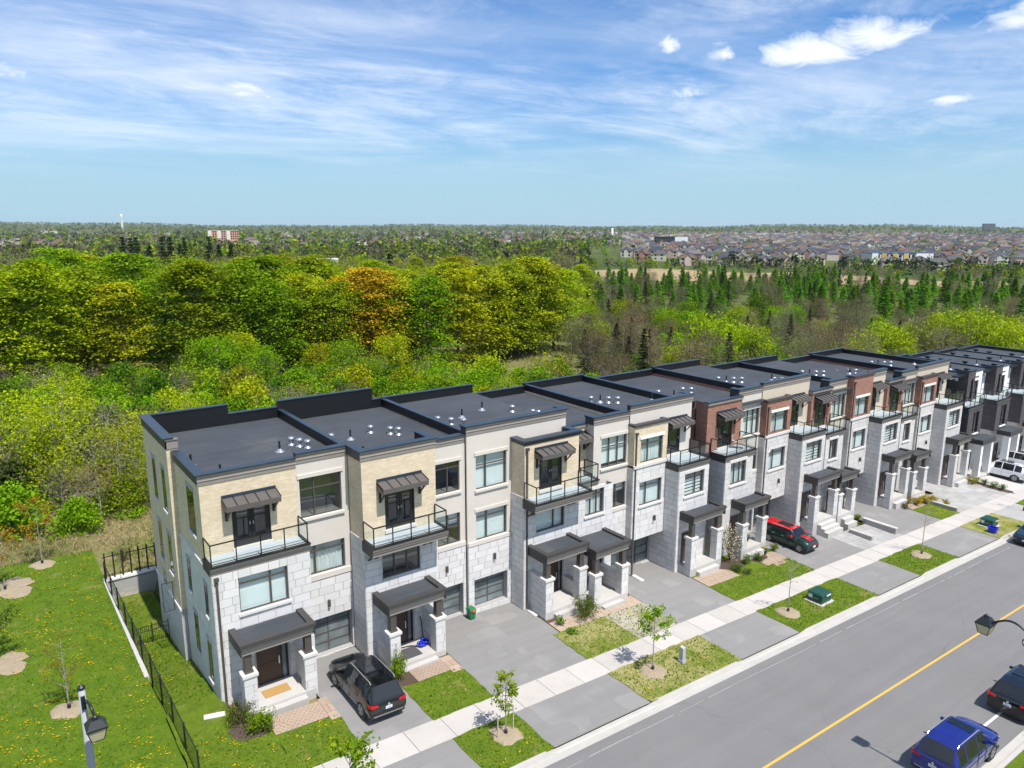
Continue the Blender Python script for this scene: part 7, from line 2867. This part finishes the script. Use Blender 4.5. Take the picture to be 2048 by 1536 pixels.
sapling(0.0, 50.0, 4.2, 'young amber park tree in a wide bare bed at the left edge', 2.4, (0.34, 0.19, 0.02), False, Y0, True, 0.7, 0.35, leaf=0.09)
sapling(1.65, 35.3, 3.4, 'young budding park tree behind the street lamp', 3.2, (0.22, 0.21, 0.02), False, Y0, True, 0.8, 0.2, leaf=0.06)
sapling(-0.75, 41.0, 4.4, 'bushy young park tree at the left edge', 4.0, (0.08, 0.12, 0.012), False, Y0, True, 0.9, 0.1, leaf=0.10)
def patch_mesh():
    rs = np.random.RandomState(77)
    k = 26
    jr = [1 + 0.10 * rs.normal() + 0.12 * math.sin(i * 0.7) for i in range(k)]
    rings = [[(q * jr[i] * math.cos(6.2832 * i / k), q * jr[i] * math.sin(6.2832 * i / k), z + 0.02 * rs.normal()) for i in range(k)] for q, z in ((0.3, 0.10), (0.8, 0.09), (1.2, 0.03), (1.35, -0.03))]
    mb = MB().face(rings[0])
    for a, b in zip(rings[:-1], rings[1:]):
        for i in range(k):
            mb.face([a[i], b[i], b[(i + 1) % k], a[(i + 1) % k]])
    return mb.mesh('mulch_patch', 'mulch', (0, 0, 0), True)


MU = patch_mesh()
for (x, y, s, l) in ((0.1, 50.2, 1.0, 'wide bare mulch patch at the left lawn edge'), (-0.5, 41.0, 0.75, 'mulch patch under the bushy park tree')):
    tag(inst('mulch_patch', MU, None, (x, y, gnear(x) + 0.03), (0, 0, 0.4), (s, s * 1.2, s * 0.6)), l, 'mulch bed')


def garden_shrub(x, y, rx, h, n, leaf, color, label, twigs=True, z=None, name='garden_shrub', flowers=None, seed=None, stretch=1.0):
    z = fz(x, y) + 0.02 if z is None else z
    o = thing(name, (x, y, z), label, 'shrub')
    rs = np.random.RandomState(seed or int(x * 13 + y))
    mb = MB()
    C = []
    for k in range(14):
        a, t = rs.uniform(0, 6.283), rs.uniform(0.25, 1.0)
        e = Vector((x + rx * t * math.cos(a), y + rx * t * stretch * math.sin(a), z + h * rs.uniform(0.55, 0.98) * (1.15 - 0.5 * t)))
        mb.tube([(x + rs.uniform(-0.08, 0.08), y + rs.uniform(-0.08, 0.08), z - 0.05), tuple((Vector((x, y, z)) + e) / 2 + Vector((0, 0, h * 0.12))), tuple(e)], [0.022, 0.014, 0.004], 4, 0, False)
        C.append(e)
    mb.build('stem', 'bark', o)
    P = []
    for i in range(n):
        e = C[rs.randint(len(C))]
        u = rs.uniform(0.45, 1.12)
        p = Vector((x, y, z + h * 0.1)) + (e - Vector((x, y, z + h * 0.1))) * u
        P.append((p.x + rs.normal() * rx * 0.17, p.y + rs.normal() * rx * 0.17, max(z + 0.03, p.z + rs.normal() * h * 0.10)))
    leaf_object('crown', (quads(np.array(P), rs.uniform(0.5, 1.3, n) * leaf, up=0.4, rs=rs), rs.uniform(0, 1, n)), o, color)
    if flowers:
        c, m = flowers
        Q = np.array(P)[rs.choice(n, m)] + rs.normal(size=(m, 3)) * 0.05 + np.array([0, -0.03, 0.05])
        leaf_object('flowers', (quads(Q, rs.uniform(0.7, 1.3, m) * 0.10, up=0.4, rs=rs), rs.uniform(0.3, 0.8, m)), o, c)
    return o


def bed(x, y, rx, ry, label, m='soil', dz=0.05):
    rs = random.Random(int(x * 17 + y))
    mb = MB()
    n = 18
    ring = []
    for k in range(n):
        a = 2 * math.pi * k / n
        q = rs.uniform(0.85, 1.1)
        px, py = x + rx * q * math.cos(a), y + ry * q * math.sin(a)
        ring.append((px, py, fz(px, py) + 0.034))
    c = (x, y, fz(x, y) + 0.034 + dz)
    for k in range(n):
        mb.face([c, ring[k], ring[(k + 1) % n]])
    tag(mb.build('flower_bed', m), label, 'flower bed')


bed(7.8, 29.5, 1.0, 0.75, 'brown bed under the two shrubs beside the end house steps', 'soil')
garden_shrub(7.55, 30.0, 0.72, 1.15, 1500, 0.060, (0.085, 0.095, 0.020), 'dark leaved shrub against the end house corner', seed=3)
garden_shrub(8.15, 29.05, 0.62, 1.05, 1700, 0.075, (0.16, 0.24, 0.010), 'bright green shrub next to the end house steps', seed=4)
garden_shrub(14.95, 29.45, 0.55, 1.15, 1100, 0.08, (0.16, 0.25, 0.012), 'bright green shrub between the black car and the second porch', seed=5)
garden_shrub(15.15, 29.95, 0.35, 1.5, 420, 0.05, (0.12, 0.11, 0.03), 'thin brownish twigs rising behind the bright shrub', seed=6)
garden_shrub(26.8, 29.2, 0.85, 1.35, 2400, 0.070, (0.085, 0.125, 0.010), 'big spreading green bush before the joined porches', seed=7)
garden_shrub(25.0, 29.3, 0.28, 0.5, 300, 0.09, (0.11, 0.22, 0.012), 'small leafy plant left of the spreading bush', seed=8)
garden_shrub(25.0, 28.3, 0.3, 0.3, 260, 0.09, (0.11, 0.22, 0.012), 'low leafy weed at the path edge', seed=9)
bed(40.6, 29.4, 1.4, 0.7, 'dark soil bed below the blossom tree', 'soil')
bed(43.0, 29.3, 1.0, 0.7, 'dark soil bed by the small porch', 'soil')
garden_shrub(40.9, 29.9, 0.85, 2.6, 900, 0.07, (0.13, 0.16, 0.03), 'small magnolia with pale pink blossoms between two porches', name='magnolia', flowers=((0.62, 0.50, 0.48), 420), seed=10)
garden_shrub(42.7, 28.9, 0.5, 0.6, 800, 0.06, (0.075, 0.13, 0.014), 'round low shrub at the path by the small dark green car', seed=11)
garden_shrub(41.5, 28.9, 0.35, 0.7, 500, 0.07, (0.11, 0.2, 0.012), 'small light shrub beside the soil bed', seed=12)
garden_shrub(39.9, 28.5, 0.6, 0.55, 800, 0.06, (0.075, 0.13, 0.012), 'low wide shrub at the porch corner with soil bed', seed=13)
garden_shrub(40.2, 27.9, 0.45, 0.45, 600, 0.05, (0.08, 0.13, 0.02), 'low shrub at the lawn edge before the blossom tree', seed=14)
garden_shrub(45.2, 29.3, 0.45, 0.62, 900, 0.06, (0.15, 0.21, 0.010), 'round yellow-green shrub beside the small dark green car', seed=15)
garden_shrub(57.0, 29.4, 0.42, 0.55, 800, 0.06, (0.13, 0.2, 0.010), 'round clipped shrub above the wide steps', seed=16)
garden_shrub(63.7, 28.9, 0.4, 0.6, 500, 0.07, (0.12, 0.13, 0.02), 'small mixed shrub at the corner of the grey drive', seed=17)
for i, (x, y) in enumerate(((65.6, 28.9), (66.6, 28.6), (67.6, 28.5))):
    garden_shrub(x, y, 0.62, 0.75, 1100, 0.07, (0.36, 0.27, 0.012), ('first', 'second', 'third')[i] + ' of the golden yellow shrubs along the path, counted from the porch', seed=18 + i)
garden_shrub(68.3, 27.6, 0.4, 0.5, 500, 0.06, (0.3, 0.26, 0.012), 'small yellow shrub at the end of the low wall', seed=22)
bed(78.0, 27.2, 0.6, 1.6, 'narrow soil bed with grasses beside the slab drive', 'soil')
for i, y in enumerate((28.3, 27.4, 26.6)):
    garden_shrub(78.0, y, 0.42, 0.65, 600, 0.07, (0.09, 0.15, 0.03), ('rear', 'middle', 'front')[i] + ' grassy clump in the narrow bed beside the slab drive', seed=23 + i)
garden_shrub(77.2, 29.0, 0.7, 0.8, 1100, 0.07, (0.26, 0.24, 0.012), 'yellow-green shrub before the last red brick porch', seed=27)
garden_shrub(82.0, 30.2, 0.7, 0.6, 800, 0.07, (0.16, 0.21, 0.012), 'low shrub at the dark downspout of the white framed entry', seed=28)
garden_shrub(36.9, 9.0, 0.9, 1.0, 1200, 0.09, (0.12, 0.13, 0.03), 'roadside bush at the lower right picture corner', seed=29, z=gnear(36.9))
garden_shrub(38.3, 8.9, 0.9, 1.0, 1200, 0.09, (0.12, 0.15, 0.03), 'second roadside bush behind the parked dark car', seed=30, z=gnear(38.3))
pot(44.05, 29.3, fz(44.05, 29.3), 'black pot of yellow flowers on the path', (0.70, 0.40, 0.01))
pot(43.4, 30.4, -1.14, 'black pot of white flowers on the porch floor', (0.7, 0.7, 0.65))
# bright ground plants at the wood edge
garden_shrub(11.5, 57.5, 1.6, 0.5, 900, 0.20, (0.22, 0.36, 0.010), 'patch of vivid lime leaves at the edge of the straw grass', z=gz(11.5, 57.5), seed=31, name='lime_plant')
garden_shrub(8.3, 59.5, 1.4, 0.5, 700, 0.20, (0.20, 0.34, 0.010), 'second patch of vivid lime leaves near the slender trees', z=gz(8.3, 59.5), seed=32, name='lime_plant')
for i, (x, y, s) in enumerate(((6.4, 51.0, 0.9), (8.2, 50.5, 0.8))):
    garden_shrub(x, y, 0.45 * s, 1.3 * s, 600, 0.06, (0.05, 0.08, 0.012), ('left', 'right')[i] + ' of two small conifers behind the retaining wall', z=gz(x, y), seed=33 + i)


def grass_mass():
    """blades of the lawns"""
    rs = np.random.RandomState(8)
    P, hgt, col = [], [], []
    for (a, b, c, d) in LAWN_RECTS:
        a = max(a, -8.0)
        if b <= a or a > 60:
            continue
        dens = 48 if a > 4.9 else 26
        n = int((b - a) * (d - c) * dens)
        x, y = rs.uniform(a + 0.03, b - 0.03, n), rs.uniform(c + 0.03, d - 0.03, n)
        if a > 4.9 and c > 32:
            z = np.array([gz_yard(q) for q in y]) + 0.02
        else:
            z = np.array([(fz(p, q) if a > 4.9 else gnear(p)) for p, q in zip(x, y)]) + 0.025
        P.append(np.stack([x, y, z], 1))
        hgt.append(rs.uniform(0.03, 0.085, n))
        dry = rs.rand(n) < 0.16
        g = np.where(dry[:, None], np.array([[0.30, 0.25, 0.09]]), np.array([[0.085, 0.165, 0.010]]))
        col.append(g * rs.uniform(0.65, 1.45, (n, 1)))
    P, hgt, col = np.concatenate(P), np.concatenate(hgt), np.concatenate(col)
    n = len(P)
    a = rs.uniform(0, 6.283, n)
    w = 0.030
    dx, dy = np.cos(a) * w, np.sin(a) * w
    lx, ly = rs.normal(size=n) * hgt * 0.6, rs.normal(size=n) * hgt * 0.6
    V = np.zeros((n, 4, 3))
    V[:, 0] = P + np.stack([-dx, -dy, np.zeros(n)], 1)
    V[:, 1] = P + np.stack([dx, dy, np.zeros(n)], 1)
    V[:, 2] = P + np.stack([dx * 0.6 + lx, dy * 0.6 + ly, hgt], 1)
    V[:, 3] = P + np.stack([-dx * 0.6 + lx, -dy * 0.6 + ly, hgt], 1)
    o = bpy.data.objects.new('grass', leaf_mesh('grass', V.reshape(-1, 3), None, 'leaf_mass', col))
    COL.objects.link(o)
    tag(o, 'short mown grass of the lawns', 'grass', kind='stuff')


grass_mass()


def dandelions():
    rs = np.random.RandomState(9)
    P = []
    for k in range(520):                             # clumps in the park
        cx, cy = rs.uniform(-6, 4.7), rs.uniform(26.2, 53)
        if rs.rand() < 0.35 and cx > 2:
            continue
        for j in range(rs.randint(1, 9)):
            P.append((cx + rs.normal() * 0.16, cy + rs.normal() * 0.16))
    for (a, b, c, d, n) in ((5.3, 11.0, 26.1, 29.5, 34), (24.6, 30.0, 21.6, 24.1, 16), (5.2, 7.0, 33, 47, 18), (64.0, 67.0, 26.0, 28.3, 36), (64, 69, 21.6, 24.1, 36), (15.2, 17.8, 21.7, 24.1, 6), (25.5, 30.5, 26.2, 28.3, 10)):
        for k in range(n):
            cx, cy = rs.uniform(a, b), rs.uniform(c, d)
            for j in range(rs.randint(1, 6)):
                P.append((cx + rs.normal() * 0.10, cy + rs.normal() * 0.10))
    V, C = [], []
    for (x, y) in P:
        z = (gz_yard(y) if (x > 5.05 and y > 32.5 and x < 8) else fz(x, y) if x > 5 else gnear(x)) + 0.085
        V.append((x, y, z))
    V = np.array(V)
    n = len(V)
    Q = quads(V, rs.uniform(0.055, 0.10, n), up=0.85, rs=rs)
    col = np.array([[0.75, 0.50, 0.008]]) * rs.uniform(0.7, 1.15, (n, 1))
    o = bpy.data.objects.new('dandelions', leaf_mesh('dandelions', Q, None, 'leaf_mass', col))
    COL.objects.link(o)
    tag(o, 'yellow dandelion heads scattered over the lawns', 'flowers', kind='stuff')


dandelions()


def straw():
    """tall dry grass and weeds on the rough ground behind the gardens"""
    rs = np.random.RandomState(10)
    n = 70000
    az = np.radians(rs.uniform(-4, 62, n))
    d = 49 + 40 * rs.uniform(0, 1, n) ** 1.5
    x, y = d * np.sin(az), d * np.cos(az)
    keep = (y > 49.2) & ((x > 6) | (y > 53.5))
    x, y = x[keep], y[keep]
    n = len(x)
    z = np.array([gz(a, b) for a, b in zip(x, y)])
    patch = np.sin(x * 0.33 + 1.3) * np.cos(y * 0.29) + 0.5 * np.sin(x * 0.9 - y * 0.7)
    green = patch + rs.normal(size=n) * 0.5 > 0.55
    h = rs.uniform(0.12, 0.5, n) * np.where(green, 0.7, 1.0)
    col = np.where(green[:, None], np.array([[0.13, 0.20, 0.015]]), np.array([[0.36, 0.285, 0.16]])) * rs.uniform(0.6, 1.4, (n, 1))
    a = rs.uniform(0, 6.283, n)
    w = rs.uniform(0.012, 0.03, n)
    lx, ly = rs.normal(size=n) * h * 0.55, rs.normal(size=n) * h * 0.55
    P = np.stack([x, y, z], 1)
    V = np.zeros((n, 4, 3))
    V[:, 0] = P + np.stack([-np.cos(a) * w, -np.sin(a) * w, np.zeros(n)], 1)
    V[:, 1] = P + np.stack([np.cos(a) * w, np.sin(a) * w, np.zeros(n)], 1)
    V[:, 2] = P + np.stack([np.cos(a) * w * 0.4 + lx, np.sin(a) * w * 0.4 + ly, h], 1)
    V[:, 3] = P + np.stack([-np.cos(a) * w * 0.4 + lx, -np.sin(a) * w * 0.4 + ly, h], 1)
    o = bpy.data.objects.new('straw_grass', leaf_mesh('straw_grass', V.reshape(-1, 3), None, 'leaf_mass', col))
    COL.objects.link(o)
    tag(o, 'tall pale straw and weeds behind the gardens', 'grass', kind='stuff')


straw()
# ------------------------------------------------------------------ the air: a thin even haze round everything
def haze():
    m = bpy.data.materials.new('haze')
    m.use_nodes = True
    t = NT(m.node_tree)
    t.n.clear()
    out = t.new('ShaderNodeOutputMaterial')
    v = t.new('ShaderNodeVolumePrincipled')
    v.inputs['Color'].default_value = (0.80, 0.90, 1.0, 1)
    v.inputs['Density'].default_value = 0.000045
    v.inputs['Anisotropy'].default_value = 0.1
    t.l.new(v.outputs[0], out.inputs['Volume'])
    MAT['haze'] = m
    o = MB().box(-9000, 9600, -300, 9600, -16, 62).build('haze', 'haze')
    tag(o, 'thin blue haze over the far land', 'haze', kind='stuff')


haze()
